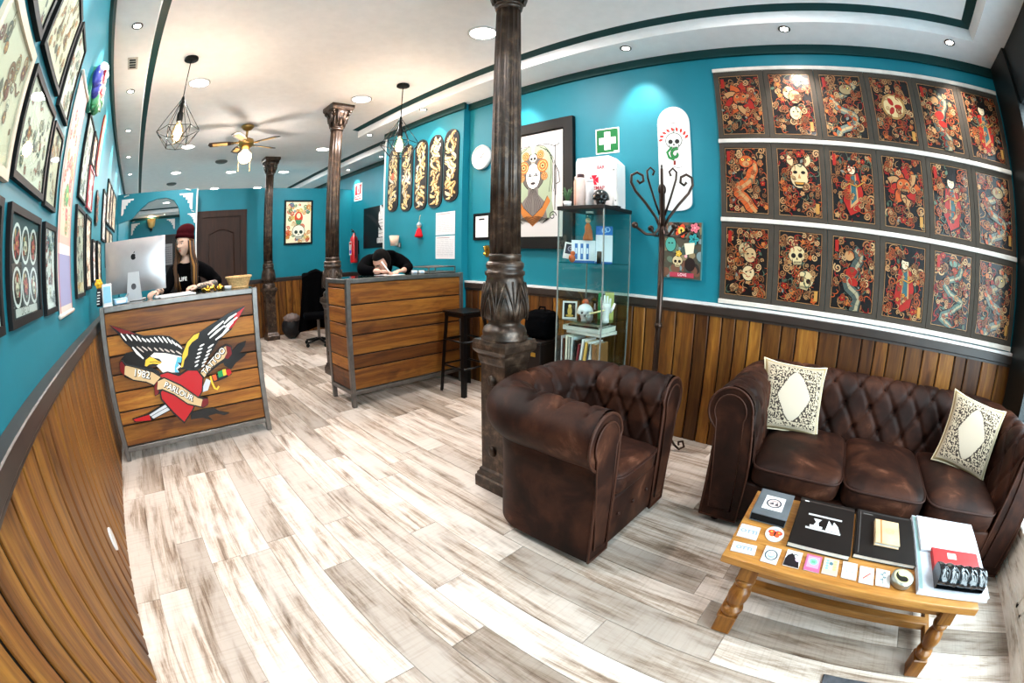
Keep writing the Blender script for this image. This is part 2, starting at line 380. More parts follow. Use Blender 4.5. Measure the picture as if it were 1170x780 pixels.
EMB=[('ribbon','p','#120d0c',[(-0.603,0.194),(-0.541,0.241),(-0.465,0.247),(-0.364,0.171),(-0.323,0.097),(-0.227,0.037),(-0.209,-0.012),(-0.379,0.083),(-0.559,0.138)]),
('ribbon','p','#120d0c',[(0.414,0.066),(0.521,0.096),(0.598,0.162),(0.682,0.178),(0.664,0.134),(0.605,0.076),(0.682,0.067),(0.644,0.039),(0.56,-0.003),(0.501,-0.057),(0.438,-0.015)]),
('ribbon','p','#120d0c',[(0.022,-0.385),(0.131,-0.373),(0.254,-0.376),(0.315,-0.424),(0.415,-0.46),(0.359,-0.473),(0.276,-0.441),(0.186,-0.448),(0.229,-0.497),(0.131,-0.454),(0.008,-0.446)]),
('wing','p','#120d0c',[(-0.676,0.502),(-0.6,0.474),(-0.461,0.415),(-0.334,0.364),(-0.204,0.351),(-0.077,0.326),(0.006,0.264),(0.05,0.201),(0.035,0.134),(-0.022,0.154),(-0.136,0.182),(-0.265,0.207),(-0.322,0.181),(-0.359,0.159),(-0.427,0.197),(-0.486,0.288),(-0.539,0.334),(-0.583,0.401)]),
('wing','p','#6e0f12',[(-0.665,0.497),(-0.601,0.471),(-0.461,0.415),(-0.411,0.386),(-0.502,0.403),(-0.561,0.414)]),
('wing','r0.0130','#efe6df',[(-0.565,0.415),(-0.541,0.381),(-0.517,0.348)]),
('wing','r0.0130','#efe6df',[(-0.509,0.401),(-0.483,0.371),(-0.458,0.34)]),
('wing','r0.0130','#efe6df',[(-0.457,0.389),(-0.431,0.361),(-0.405,0.332)]),
('wing','r0.0130','#efe6df',[(-0.406,0.374),(-0.387,0.346),(-0.367,0.318)]),
('wing','r0.0130','#efe6df',[(-0.357,0.348),(-0.336,0.328),(-0.316,0.309)]),
('wing','r0.0130','#efe6df',[(-0.312,0.336),(-0.294,0.318),(-0.277,0.301)]),
('wing','r0.0130','#efe6df',[(-0.272,0.336),(-0.252,0.315),(-0.232,0.295)]),
('wing','r0.0130','#efe6df',[(-0.232,0.339),(-0.213,0.314),(-0.193,0.289)]),
('wing','r0.0130','#efe6df',[(-0.19,0.338),(-0.169,0.309),(-0.148,0.28)]),
('wing','r0.0130','#efe6df',[(-0.148,0.332),(-0.126,0.301),(-0.104,0.27)]),
('wing','r0.0130','#efe6df',[(-0.104,0.318),(-0.082,0.287),(-0.06,0.256)]),
('wing','r0.0130','#efe6df',[(-0.062,0.29),(-0.04,0.262),(-0.017,0.233)]),
('wing','r0.0130','#efe6df',[(-0.021,0.256),(0.007,0.228),(0.034,0.201)]),
('wing','r0.0200','#efe6df',[(-0.463,0.285),(-0.421,0.229),(-0.366,0.171)]),
('wing','r0.0110','#cbb9ae',[(-0.419,0.284),(-0.387,0.255),(-0.355,0.225)]),
('wing','r0.0110','#cbb9ae',[(-0.367,0.277),(-0.34,0.255),(-0.314,0.233)]),
('wing','r0.0110','#cbb9ae',[(-0.309,0.263),(-0.289,0.244),(-0.269,0.224)]),
('wing','r0.0110','#cbb9ae',[(-0.245,0.249),(-0.228,0.232),(-0.21,0.216)]),
('wing','r0.0110','#cbb9ae',[(-0.193,0.241),(-0.173,0.223),(-0.153,0.204)]),
('wing','r0.0110','#cbb9ae',[(-0.143,0.223),(-0.119,0.206),(-0.096,0.19)]),
('wing','r0.0110','#cbb9ae',[(-0.086,0.209),(-0.066,0.192),(-0.045,0.175)]),
('wing','r0.0110','#cbb9ae',[(-0.03,0.19),(-0.003,0.17),(0.023,0.15)]),
('wing','p','#120d0c',[(-0.013,0.025),(0.035,0.167),(0.089,0.249),(0.164,0.305),(0.233,0.321),(0.401,0.393),(0.524,0.446),(0.696,0.494),(0.667,0.436),(0.584,0.363),(0.544,0.3),(0.473,0.263),(0.399,0.213),(0.338,0.138),(0.259,0.059),(0.202,-0.001),(0.154,-0.009)]),
('wing','p','#b5121a',[(0.696,0.489),(0.599,0.437),(0.55,0.36),(0.519,0.303),(0.573,0.334),(0.658,0.437)]),
('wing','p','#f0bd3a',[(-0.006,0.036),(0.033,0.153),(0.094,0.248),(0.164,0.302),(0.224,0.316),(0.202,0.27),(0.139,0.242),(0.1,0.203),(0.082,0.138),(0.042,0.099),(0.02,0.042)]),
('wing','r0.0170','#efe6df',[(0.305,0.286),(0.396,0.341),(0.476,0.388)]),
('wing','r0.0170','#efe6df',[(0.319,0.254),(0.4,0.303),(0.481,0.346)]),
('wing','r0.0170','#efe6df',[(0.474,0.362),(0.537,0.406),(0.608,0.439)]),
('wing','r0.0170','#efe6df',[(0.479,0.331),(0.551,0.37),(0.613,0.405)]),
('wing','r0.0170','#efe6df',[(0.457,0.281),(0.513,0.326),(0.568,0.368)]),
('wing','r0.0170','#efe6df',[(0.375,0.231),(0.447,0.267),(0.52,0.31)]),
('wing','r0.0130','#efe6df',[(0.21,0.194),(0.234,0.202),(0.259,0.21)]),
('wing','r0.0130','#efe6df',[(0.189,0.167),(0.213,0.171),(0.238,0.175)]),
('wing','r0.0130','#efe6df',[(0.175,0.132),(0.199,0.137),(0.223,0.143)]),
('wing','r0.0130','#efe6df',[(0.158,0.097),(0.182,0.103),(0.206,0.109)]),
('wing','r0.0130','#efe6df',[(0.143,0.061),(0.166,0.067),(0.189,0.074)]),
('wing','r0.0130','#efe6df',[(0.137,0.024),(0.156,0.033),(0.174,0.041)]),
('wing','r0.0130','#efe6df',[(0.291,0.168),(0.323,0.182),(0.354,0.196)]),
('wing','r0.0130','#efe6df',[(0.273,0.133),(0.3,0.144),(0.327,0.155)]),
('wing','r0.0130','#efe6df',[(0.257,0.102),(0.279,0.111),(0.302,0.121)]),
('wing','r0.0130','#efe6df',[(0.235,0.07),(0.258,0.079),(0.281,0.089)]),
('wing','r0.0130','#efe6df',[(0.214,0.043),(0.237,0.051),(0.259,0.059)]),
('wing','r0.0130','#efe6df',[(0.204,0.014),(0.221,0.021),(0.237,0.028)]),
('head','p','#120d0c',[(-0.375,0.105),(-0.34,0.167),(-0.3,0.195),(-0.261,0.214),(-0.135,0.191),(0.026,0.141),(0.024,0.113),(-0.009,0.026),(-0.024,-0.018),(-0.166,0.004),(-0.199,0.044),(-0.245,0.085),(-0.337,0.097)]),
('head','p','#efe6df',[(-0.295,0.183),(-0.251,0.207),(-0.136,0.186),(0.017,0.135),(0.01,0.104),(-0.032,0.087),(0.001,0.048),(-0.042,0.031),(-0.027,-0.0),(-0.19,0.022),(-0.222,0.064),(-0.244,0.091),(-0.186,0.116),(-0.208,0.148),(-0.271,0.168)]),
('head','p','#5fb6d6',[(-0.025,0.137),(0.021,0.125),(0.004,0.082),(-0.032,0.087),(-0.017,0.062),(-0.051,0.038),(-0.031,0.0),(-0.072,0.007),(-0.064,0.057),(-0.035,0.11)]),
('head','p','#f0bd3a',[(-0.364,0.109),(-0.346,0.157),(-0.302,0.178),(-0.269,0.166),(-0.224,0.133),(-0.187,0.113),(-0.209,0.1),(-0.28,0.115),(-0.32,0.113),(-0.343,0.1)]),
('head','r0.0040','#120d0c',[(-0.31,0.134),(-0.251,0.129),(-0.2,0.112)]),
('head','p','#120d0c',[(-0.254,0.163),(-0.23,0.173),(-0.18,0.157),(-0.184,0.149),(-0.214,0.149)]),
('dagger','p','#120d0c',[(-0.596,-0.332),(-0.438,-0.315),(-0.169,-0.235),(-0.115,-0.306),(-0.377,-0.374),(-0.58,-0.365)]),
('dagger','p','#c9c9cc',[(-0.41,-0.324),(-0.185,-0.25),(-0.134,-0.303),(-0.375,-0.366)]),
('dagger','p','#b5121a',[(-0.588,-0.338),(-0.41,-0.324),(-0.403,-0.376),(-0.565,-0.359)]),
('dagger','r0.0040','#120d0c',[(-0.408,-0.347),(-0.286,-0.309),(-0.153,-0.277)]),
('dagger','p','#c9c9cc',[(0.175,-0.19),(0.235,-0.099),(0.278,-0.127),(0.233,-0.208),(0.179,-0.215)]),
('dagger','p','#120d0c',[(0.295,-0.07),(0.339,-0.093),(0.408,-0.042),(0.484,-0.054),(0.498,-0.103),(0.439,-0.125),(0.349,-0.142),(0.305,-0.142)]),
('dagger','p','#d2541d',[(0.298,-0.078),(0.339,-0.077),(0.344,-0.128),(0.307,-0.134)]),
('dagger','p','#1f8a4a',[(0.356,-0.057),(0.407,-0.049),(0.411,-0.105),(0.362,-0.112)]),
('dagger','p','#f0bd3a',[(0.407,-0.045),(0.442,-0.044),(0.446,-0.098),(0.412,-0.105)]),
('dagger','p','#b5121a',[(0.446,-0.051),(0.484,-0.051),(0.5,-0.088),(0.466,-0.114),(0.446,-0.098)]),
('dagger','r0.0140','#f0bd3a',[(0.28,-0.083),(0.287,-0.147),(0.304,-0.2),(0.328,-0.214),(0.35,-0.189)]),
('heart','p','#120d0c',[(-0.259,-0.042),(-0.23,0.021),(-0.142,0.027),(-0.029,-0.018),(0.063,0.013),(0.164,-0.003),(0.21,-0.087),(0.181,-0.207),(0.104,-0.288),(0.054,-0.358),(-0.069,-0.467),(-0.16,-0.359),(-0.259,-0.209)]),
('heart','p','#b5121a',[(-0.246,-0.044),(-0.218,0.009),(-0.144,0.015),(-0.04,-0.032),(-0.022,-0.031),(0.061,0.001),(0.154,-0.014),(0.197,-0.085),(0.167,-0.205),(0.092,-0.286),(0.037,-0.355),(-0.064,-0.449),(-0.148,-0.346),(-0.244,-0.204)]),
('banner','p','#120d0c',[(-0.621,0.175),(-0.59,0.193),(-0.557,0.149),(-0.429,0.107),(-0.291,0.052),(-0.209,-0.012),(-0.296,-0.079),(-0.376,-0.037),(-0.505,-0.0),(-0.591,0.047)]),
('banner','p','#cfae80',[(-0.573,0.134),(-0.552,0.14),(-0.431,0.096),(-0.293,0.041),(-0.223,-0.012),(-0.303,-0.066),(-0.374,-0.026),(-0.502,0.011),(-0.586,0.069)]),
('banner','p','#6e0f12',[(-0.614,0.174),(-0.594,0.184),(-0.565,0.142),(-0.586,0.069),(-0.59,0.053),(-0.623,0.108)]),
('banner','p','#120d0c',[(0.172,-0.035),(0.274,0.041),(0.409,0.158),(0.48,0.179),(0.528,0.153),(0.533,0.079),(0.479,0.033),(0.389,0.008),(0.296,-0.039),(0.209,-0.095)]),
('banner','p','#cfae80',[(0.186,-0.037),(0.281,0.032),(0.416,0.142),(0.47,0.162),(0.474,0.103),(0.439,0.054),(0.357,0.021),(0.28,-0.029),(0.217,-0.081)]),
('banner','p','#6e0f12',[(0.47,0.168),(0.519,0.146),(0.523,0.083),(0.477,0.044),(0.444,0.058),(0.474,0.103)]),
('banner','p','#120d0c',[(-0.313,-0.17),(-0.302,-0.08),(-0.255,-0.02),(-0.185,-0.016),(-0.028,-0.11),(0.121,-0.244),(0.22,-0.277),(0.208,-0.339),(0.151,-0.36),(0.004,-0.302),(-0.115,-0.195),(-0.225,-0.131),(-0.265,-0.155)]),
('banner','p','#cfae80',[(-0.278,-0.115),(-0.256,-0.042),(-0.187,-0.028),(-0.031,-0.125),(0.118,-0.259),(0.192,-0.288),(0.183,-0.334),(0.14,-0.342),(0.007,-0.287),(-0.112,-0.18),(-0.222,-0.116)]),
('banner','p','#6e0f12',[(0.164,-0.275),(0.22,-0.28),(0.218,-0.325),(0.156,-0.353),(0.134,-0.338)]),
('banner','p','#6e0f12',[(-0.314,-0.162),(-0.299,-0.081),(-0.266,-0.041),(-0.256,-0.042),(-0.278,-0.115),(-0.262,-0.125),(-0.274,-0.153)]),
]
# ================================================================== THE ROOM
def xl(y, off=0.): return -.62-.031*y+off          # teal face of the left wall, which runs slightly askew
TL = pi/2+.031; TR = -pi/2
YF, YE = -1.85, 17.0                                # storefront and far end of the shop

def floormat():
    m, nt, b = newmat('whitewashed_floor_planks')
    v = objco(nt, (16, 1.0, 16))
    at = N(nt, 'ShaderNodeAttribute', attribute_name='Col')
    ad = N(nt, 'ShaderNodeVectorMath', operation='MULTIPLY_ADD'); nt.links.new(at.outputs['Vector'], ad.inputs[0])
    ad.inputs[1].default_value = (31, 47, 23); nt.links.new(v, ad.inputs[2])
    v2 = objco(nt, (3.4, .9, 3.4)); ad2 = N(nt, 'ShaderNodeVectorMath', operation='MULTIPLY_ADD'); nt.links.new(at.outputs['Vector'], ad2.inputs[0])
    ad2.inputs[1].default_value = (17, 11, 13); nt.links.new(v2, ad2.inputs[2])
    f1 = noisen(nt, ad.outputs[0], 1.1, 12, .78, .5); f2 = noisen(nt, ad2.outputs[0], 1.6, 4, .6, .3)
    # saw marks across the board
    v3 = objco(nt, (1.2, 30, 1)); f3 = noisen(nt, v3, 2.2, 3, .6)
    grain = ramp(nt, [(.31, '#4a3a2f'), (.43, '#8f7c6c'), (.52, '#c0b1a4'), (.66, '#ded3ca')]); nt.links.new(f1, grain.inputs[0])
    wash = ramp(nt, [(.44, (0, 0, 0)), (.60, (.92, .92, .92))]); nt.links.new(f2, wash.inputs[0])
    c = mix(nt, 'MIX', wash.outputs[0], grain.outputs[0], lin('#d4c9c0'))
    sw = ramp(nt, [(.36, (.72, .68, .64)), (.5, (1, 1, 1))]); nt.links.new(f3, sw.inputs[0])
    c = mix(nt, 'MULTIPLY', .35, c, sw.outputs[0])
    sp = N(nt, 'ShaderNodeSeparateColor'); nt.links.new(at.outputs['Color'], sp.inputs[0])
    tone = ramp(nt, [(0, (.50, .46, .42)), (.3, (.84, .81, .78)), (1, (1.10, 1.08, 1.06))]); nt.links.new(sp.outputs[0], tone.inputs[0])
    c = mix(nt, 'MULTIPLY', 1., c, tone.outputs[0])
    nt.links.new(c, b.inputs['Base Color']); b.inputs['Roughness'].default_value = .45; b.inputs['Specular IOR Level'].default_value = .22
    bump(nt, b, f1, .15, .003); return m
b = MB(); b.col = (.2, .3, .4); b.box(-1.3, 4.7, YF-.1, YE, -.12, -.006)
x = -1.25; PW = .20; g = .0035
while x < 4.62:
    y = YF-.1-RND.random()*1.2
    while y < YE:
        L = 1.25
        b.rc(); b.box(x+g/2, x+PW-g/2, max(y, YF-.1)+g/2, min(y+L, YE)-g/2, -.006, 0); y += L
    x += PW
o = struct(b.build('floor', floormat()))

# walls
b = MB(); b.T = Matrix.Translation((-.62, 0, 0)) @ Matrix.Rotation(TL, 4, 'Z'); b.box(YF-.1, YE+.1, 0, .15, 0, 3.85)
struct(b.build('wall_left', M_teal))
b = MB(); b.box(3.69, 3.85, YF-.1, 6.1, 0, 3.85); b.box(3.59, 3.69, 4.2, 6.1, 0, 3.85); b.box(3.85, 4.6, 5.95, 6.1, 0, 3.85); b.box(4.6, 4.75, 5.95, YE+.1, 0, 3.85)
struct(b.build('wall_right', M_teal))
b = MB(); b.box(-1.3, 4.75, YE, YE+.15, 0, 3.85); struct(b.build('wall_end', M_teal))
b = MB(); b.box(.86, 4.6, 9.35, 9.47, 0, 3.17); struct(b.build('wall_back', M_teal))
def arch():
    b = MB(); z1 = 3.14
    op = [(-.86, 0), (-.86, 2.60), (-.56, 2.66), (-.50, 2.72), (-.36, 2.84), (-.22, 2.94), (-.02, 3.0), (.2, 3.0), (.36, 2.94), (.46, 2.80), (.50, 2.62), (.52, 0)]
    b.prism([(-.97, 0), (-.97, z1), (.86, z1), (.86, 0)]+op[::-1], 9.0, 9.1); return struct(b.build('wall_arch', M_teal))
arch()
b = MB(); b.box(.845, .872, 8.985, 9.35, 1.25, 3.145); struct(b.build('trim_1', M_whitegloss))
b = MB(); b.box(3.575, 3.6, 6.085, 6.11, 1.24, 3.50); struct(b.build('trim_2', M_whitegloss))

# wainscot of vertical boards with its rail
def boards(b, x0, x1, z1, th, wmin=.11, wmax=.2, lo=0.):
    """vertical boards in a local frame facing -y"""
    x = x0
    while x < x1-.01:
        w = min(RND.uniform(wmin, wmax), x1-x); 
        if x1-x-w < .05: w = x1-x
        b.rc(); b.col = (lo+(1-lo)*b.col[0], b.col[1], b.col[2]); gp = .012 if lo else .0055; b.rbox(x+gp, x+w-gp, -th, .0, .0, z1, .007, 1, False); x += w
def wains(name, T, x0, x1, z1=1.175, th=.035, wmin=.11, wmax=.2, lo=0.):
    b = MB(); b.T = T; b.col = (.1, .1, .1); b.mat = 1; b.box(x0, x1, -th+.016, 0, 0, z1); b.mat = 0; boards(b, x0, x1, z1, th, wmin, wmax, lo)
    return struct(b.build(name, [M_wains, M_black]))
Trn = lambda p, rz: Matrix.Translation(p) @ Matrix.Rotation(rz, 4, 'Z')
TLm = Trn((-.62, 0, 0), TL)
wains('wall_left_panelling', TLm, YF, 9.0, 1.175, .07, .13, .2, .42)
wains('wall_right_panelling', Trn((3.69, 0, 0), TR), -4.2, 1.85)
wains('wall_pier_panelling', Trn((3.59, 0, 0), TR), -6.1, -4.2)
wains('wall_recess_panelling', Trn((4.6, 0, 0), TR), -9.35, -6.1)
wains('wall_back_panelling', Trn((0, 9.35, 0), 0), 2.04, 4.57)
def rail(name, T, x0, x1, th, mat=M_rail, z0=1.17, z1=1.24):
    b = MB(); b.T = T; b.rbox(x0, x1, -th-.02, 0, z0, z1, .006, 1, False); b.box(x0, x1, -th-.005, 0, z0-.02, z0); return struct(b.build(name, mat))
rail('trim_3', TLm, YF, 9.0, .07); rail('trim_4', Trn((3.69, 0, 0), TR), -4.2, 1.85, .035)
rail('trim_5', Trn((3.59, 0, 0), TR), -6.1, -4.2, .035); rail('trim_6', Trn((4.6, 0, 0), TR), -9.35, -6.1, .035); rail('trim_7', Trn((0, 9.35, 0), 0), 2.04, 4.57, .035)
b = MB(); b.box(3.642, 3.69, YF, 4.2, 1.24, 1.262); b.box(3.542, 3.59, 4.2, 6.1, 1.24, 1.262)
struct(b.build('trim_lit_edge', M_whitegloss))  # white strip standing in for light caught along the rail's top face

# ceiling: flat field, dropped border with a white edge and a dark green cove
def xt(y): return -.19-.034*y
b = MB(); b.box(-1.4, 4.75, YF-.1, YE+.1, 3.737, 3.9); struct(b.build('ceiling', M_ceil))
b = MB()
b.prism([(xl(YF-.1)-.02, YF-.1), (xt(YF-.1), YF-.1), (xt(YE), YE), (xl(YE)-.02, YE)], 3.59, 3.75, 'xy')
b.prism([(xt(YF-.1), YF-.1), (3.69, YF-.1), (3.69, -1.52), (xt(-1.52), -1.52)], 3.59, 3.75, 'xy')
b.prism([(3.26, -1.52), (3.72, -1.52), (3.72, 6.5), (3.26, 6.5)], 3.59, 3.75, 'xy')
b.prism([(3.72, 6.05), (4.62, 6.05), (4.62, YE), (4.1, YE), (4.1, 6.5), (3.72, 6.5)], 3.59, 3.75, 'xy')
b.prism([(xt(16.), 16.), (4.1, 16.), (4.1, YE), (xt(YE), YE)], 3.59, 3.75, 'xy')
struct(b.build('ceiling_border', M_ceil))
ring = [(xt(-1.52), -1.52), (3.26, -1.52), (3.26, 6.5), (4.1, 6.5), (4.1, 16.), (xt(16.), 16.)]
d = .076; ins = [(ring[0][0]+d, -1.52+d), (3.26-d, -1.52+d), (3.26-d, 6.5+d), (4.1-d, 6.5+d), (4.1-d, 16-d), (ring[5][0]+d, 16-d)]
b = MB(); n = 6
b.add([(x, y, 3.703) for x, y in ring]+[(x, y, 3.7365) for x, y in ins]+[(x, y, 3.75) for x, y in ring], [(i, (i+1) % n, n+(i+1) % n, n+i) for i in range(n)]+[(i, (i+1) % n, 2*n+(i+1) % n, 2*n+i) for i in range(n)])
struct(b.build('trim_9', M_green))
b = MB(); b.T = TLm; b.box(YF, YE, -.03, 0, 3.50, 3.59); b.T = None
b.box(3.66, 3.69, YF, 4.2, 3.50, 3.59); b.box(3.56, 3.6, 4.17, 6.1, 3.50, 3.59); b.box(3.56, 4.6, 6.1, 6.13, 3.5, 3.59); b.box(4.57, 4.6, 6.1, YE, 3.5, 3.59); b.box(-1.15, 4.6, YE-.03, YE, 3.5, 3.59)
struct(b.build('trim_10', M_green))

# storefront behind the sofa end: low weathered panel, glass, dark posts and header
def weathered():
    m, nt, b = newmat('weathered_white_woodwork'); v = objco(nt, (1, 6, 6)); f = noisen(nt, v, 3, 7, .7)
    r = ramp(nt, [(.34, '#8d7a66'), (.46, '#cfc6ba'), (.7, '#e6e0d8')]); nt.links.new(f, r.inputs[0]); nt.links.new(r.outputs[0], b.inputs['Base Color'])
    b.inputs['Roughness'].default_value = .5; return m
M_weath = weathered()
b = MB(); b.box(-.56, 3.69, YF-.1, YF, 0, .36); b.rbox(-.56, 3.69, YF-.12, YF+.035, .36, .395, .008, 1, False); b.box(-.56, 3.69, YF, YF+.02, 0, .09)
for k in range(5):
    x0 = -.45+k*.83; b.frame(.74, .22, .03, .014)if 0 else None
    b.box(x0, x0+.74, YF, YF+.012, .30, .325); b.box(x0, x0+.74, YF, YF+.012, .12, .145); b.box(x0, x0+.025, YF, YF+.012, .12, .325); b.box(x0+.715, x0+.74, YF, YF+.012, .12, .325)
struct(b.build('wall_front', M_weath))
b = MB()
b.box(3.22, 3.69, YF-.1, YF+.03, .395, 3.85); b.box(-.56, 3.22, YF-.1, YF+.0, 3.12, 3.85); b.box(-.62, -.5, YF-.1, YF+.02, .395, 3.2); b.box(1.33, 1.41, YF-.08, YF, .395, 3.12)
struct(b.build('wall_front_frame', P('#060b0b', .4)))
b = MB(); b.box(-.5, 1.33, YF-.05, YF-.04, .395, 3.12); b.box(1.41, 3.22, YF-.05, YF-.04, .395, 3.12); w1 = struct(b.build('window_1', M_glass))
# street outside
b = MB(); b.box(-8, 12, -14, YF-.12, -.25, -.1); struct(b.build('floor_outside', P('#8f9aa0', .8)))

# door in the partition
def door():
    b = MB(); cx, w, z1 = 1.47, 1.13, 2.72
    b.box(cx-w/2, cx-w/2+.14, 9.30, 9.36, 0, z1); b.box(cx+w/2-.14, cx+w/2, 9.30, 9.36, 0, z1); b.box(cx-w/2+.14, cx+w/2-.14, 9.30, 9.36, z1-.13, z1)
    f = struct(b.build('door_1', M_door))
    b = MB(); b.box(cx-w/2+.14, cx+w/2-.14, 9.325, 9.36, 0, z1-.13)
    # raised panels, the upper one with a curved head
    def panel(z0, z1, bow):
        xs = [cx-.28+.56*i/16 for i in range(17)]
        top = [(x, z1+bow*max(0, cos((x-cx)/.28*pi*.55))) for x in xs]
        return [(cx-.28, z0)]+top+[(cx+.28, z0)]
    for z0, z1_, bow in ((.25, 1.05, 0), (1.2, 2.25, .08)):
        p = panel(z0, z1_, bow); b.tube([(a, 9.325, c) for a, c in p], .018, 6, closed=True)
    b.build('door_leaf', M_door, f)
    b = MB(); b.ball((cx+.38, 9.28, 1.25), .035); b.tube([(cx+.38, 9.33, 1.25), (cx+.38, 9.28, 1.25)], .012); b.build('door_handle', P('#3a2a18', .3, .9), f)
door()

# ceiling lights
M_led = emit('led_panel_glow', '#fff6f2', 14)
M_spotl = emit('spot_lens_glow', '#fff4ea', 30)
led = [(2.57, 2.79), (.33, 5.06), (2.58, 5.13), (.5, 7.98), (3.23, 7.97), (.4, 10.19), (1.8, 10.33), (3.16, 10.32), (.32, 12.56), (1.71, 12.55), (3.05, 12.6), (.33, 2.79), (.4, .3), (2.57, .3), (.3, 14.7), (2.3, 14.7)]
def lamp(name, kind, loc, energy, colr, parent=None, rot=(0, 0, 0), **k):
    l = bpy.data.lights.new(name, kind); l.energy = energy*S*S; l.color = colr
    for a, v in k.items(): setattr(l, a, v)
    o = bpy.data.objects.new(name, l); col.objects.link(o); o.location = loc; o.rotation_euler = rot
    if parent: o.parent = parent
    return o
L0 = None
where = ['over the desk front, beside the big column', 'just beyond the nearer cage pendant', 'between the cage pendant and the middle column', 'left of the ceiling fan', 'right of the ceiling fan, behind the middle column',
  'left of three in the row beyond the fan', 'middle of three in the row beyond the fan', 'right of three in the row beyond the fan', 'left of the row cut off by the partition top', 'middle of the row cut off by the partition top', 'right of the row cut off by the partition top',
  'above the framed pictures on the left, mirrored in their glass', 'overhead near the street window, left', 'overhead near the street window, right', 'deep in the back room, seen through the arch', 'deep in the back room, hidden by the partition']
for i, (x, y) in enumerate(led):
    t = thing('ceiling_downlight', 'round white LED downlight '+where[i], 'ceiling light', (x, y, 3.737), group='round LED downlights in the ceiling field')
    if L0 is None:
        b = MB(); b.lathe([(.145, 0), (.145, -.012), (.125, -.016), (.118, -.008), (.118, 0)]); f0 = b.build('rim', M_whitegloss, t)
        b = MB(); b.cyl((0, 0, -.011), .118, .004, 28); l0 = b.build('lens', M_led, t); L0 = (f0.data, l0.data)
    else:
        for nm, me, in (('rim', L0[0]), ('lens', L0[1])):
            o = bpy.data.objects.new(nm, me); col.objects.link(o); o.parent = t
    lamp('lamp', 'AREA', (0, 0, -.03), (44 if y > 1 else 16), (1, .98, .975), t, shape='DISK', size=.23*S)
spots = [(-.48, 3.43), (-.53, 4.9), (-.60, 6.37), (-.66, 7.88), (-.70, 9.3), (3.36, -1.29), (3.37, .257), (3.38, 1.766), (3.36, 3.25), (3.33, 4.74), (3.35, 6.26), (4.36, 7.6), (4.36, 9.1), (-.42, 1.93), (-.38, .4), (.3, 16.5)]
swh = ['above the left wall, nearest pendant', 'above the left wall, second from the front', 'above the left wall, third from the front', 'above the left wall, fourth from the front', 'above the left wall near the arch',
  'at the street end above the print display', 'above the middle of the print display', 'above the gap between cross sign and skull deck', 'hidden behind the big column', 'above the row of painted decks', 'at the corner above the fifth deck',
  'over the poster in the recess', 'over the fire sign in the recess', 'above the upper row of left frames', 'above the left wall beside the street window', 'over the far wall seen through the arch']
S0 = None
for i, (x, y) in enumerate(spots):
    t = thing('ceiling_spotlight', 'small recessed spotlight '+swh[i], 'spotlight', (x, y, 3.59), group='small recessed spots in the dropped ceiling border')
    if S0 is None:
        b = MB(); b.lathe([(.055, 0), (.055, -.008), (.04, -.010), (.034, 0)]); f0 = b.build('rim', M_steel, t)
        b = MB(); b.cyl((0, 0, -.006), .034, .004, 20); l0 = b.build('lens', M_spotl, t); S0 = (f0.data, l0.data)
    else:
        for nm, me in (('rim', S0[0]), ('lens', S0[1])):
            o = bpy.data.objects.new(nm, me); col.objects.link(o); o.parent = t
    tilt = .32 if x > 3 else (-.30 if x < -.3 else 0)
    lamp('lamp', 'SPOT', (0, 0, -.02), 85, (1, .95, .88), t, rot=(0, tilt*-1, 0), spot_size=R(72), spot_blend=.8, shadow_soft_size=.02)
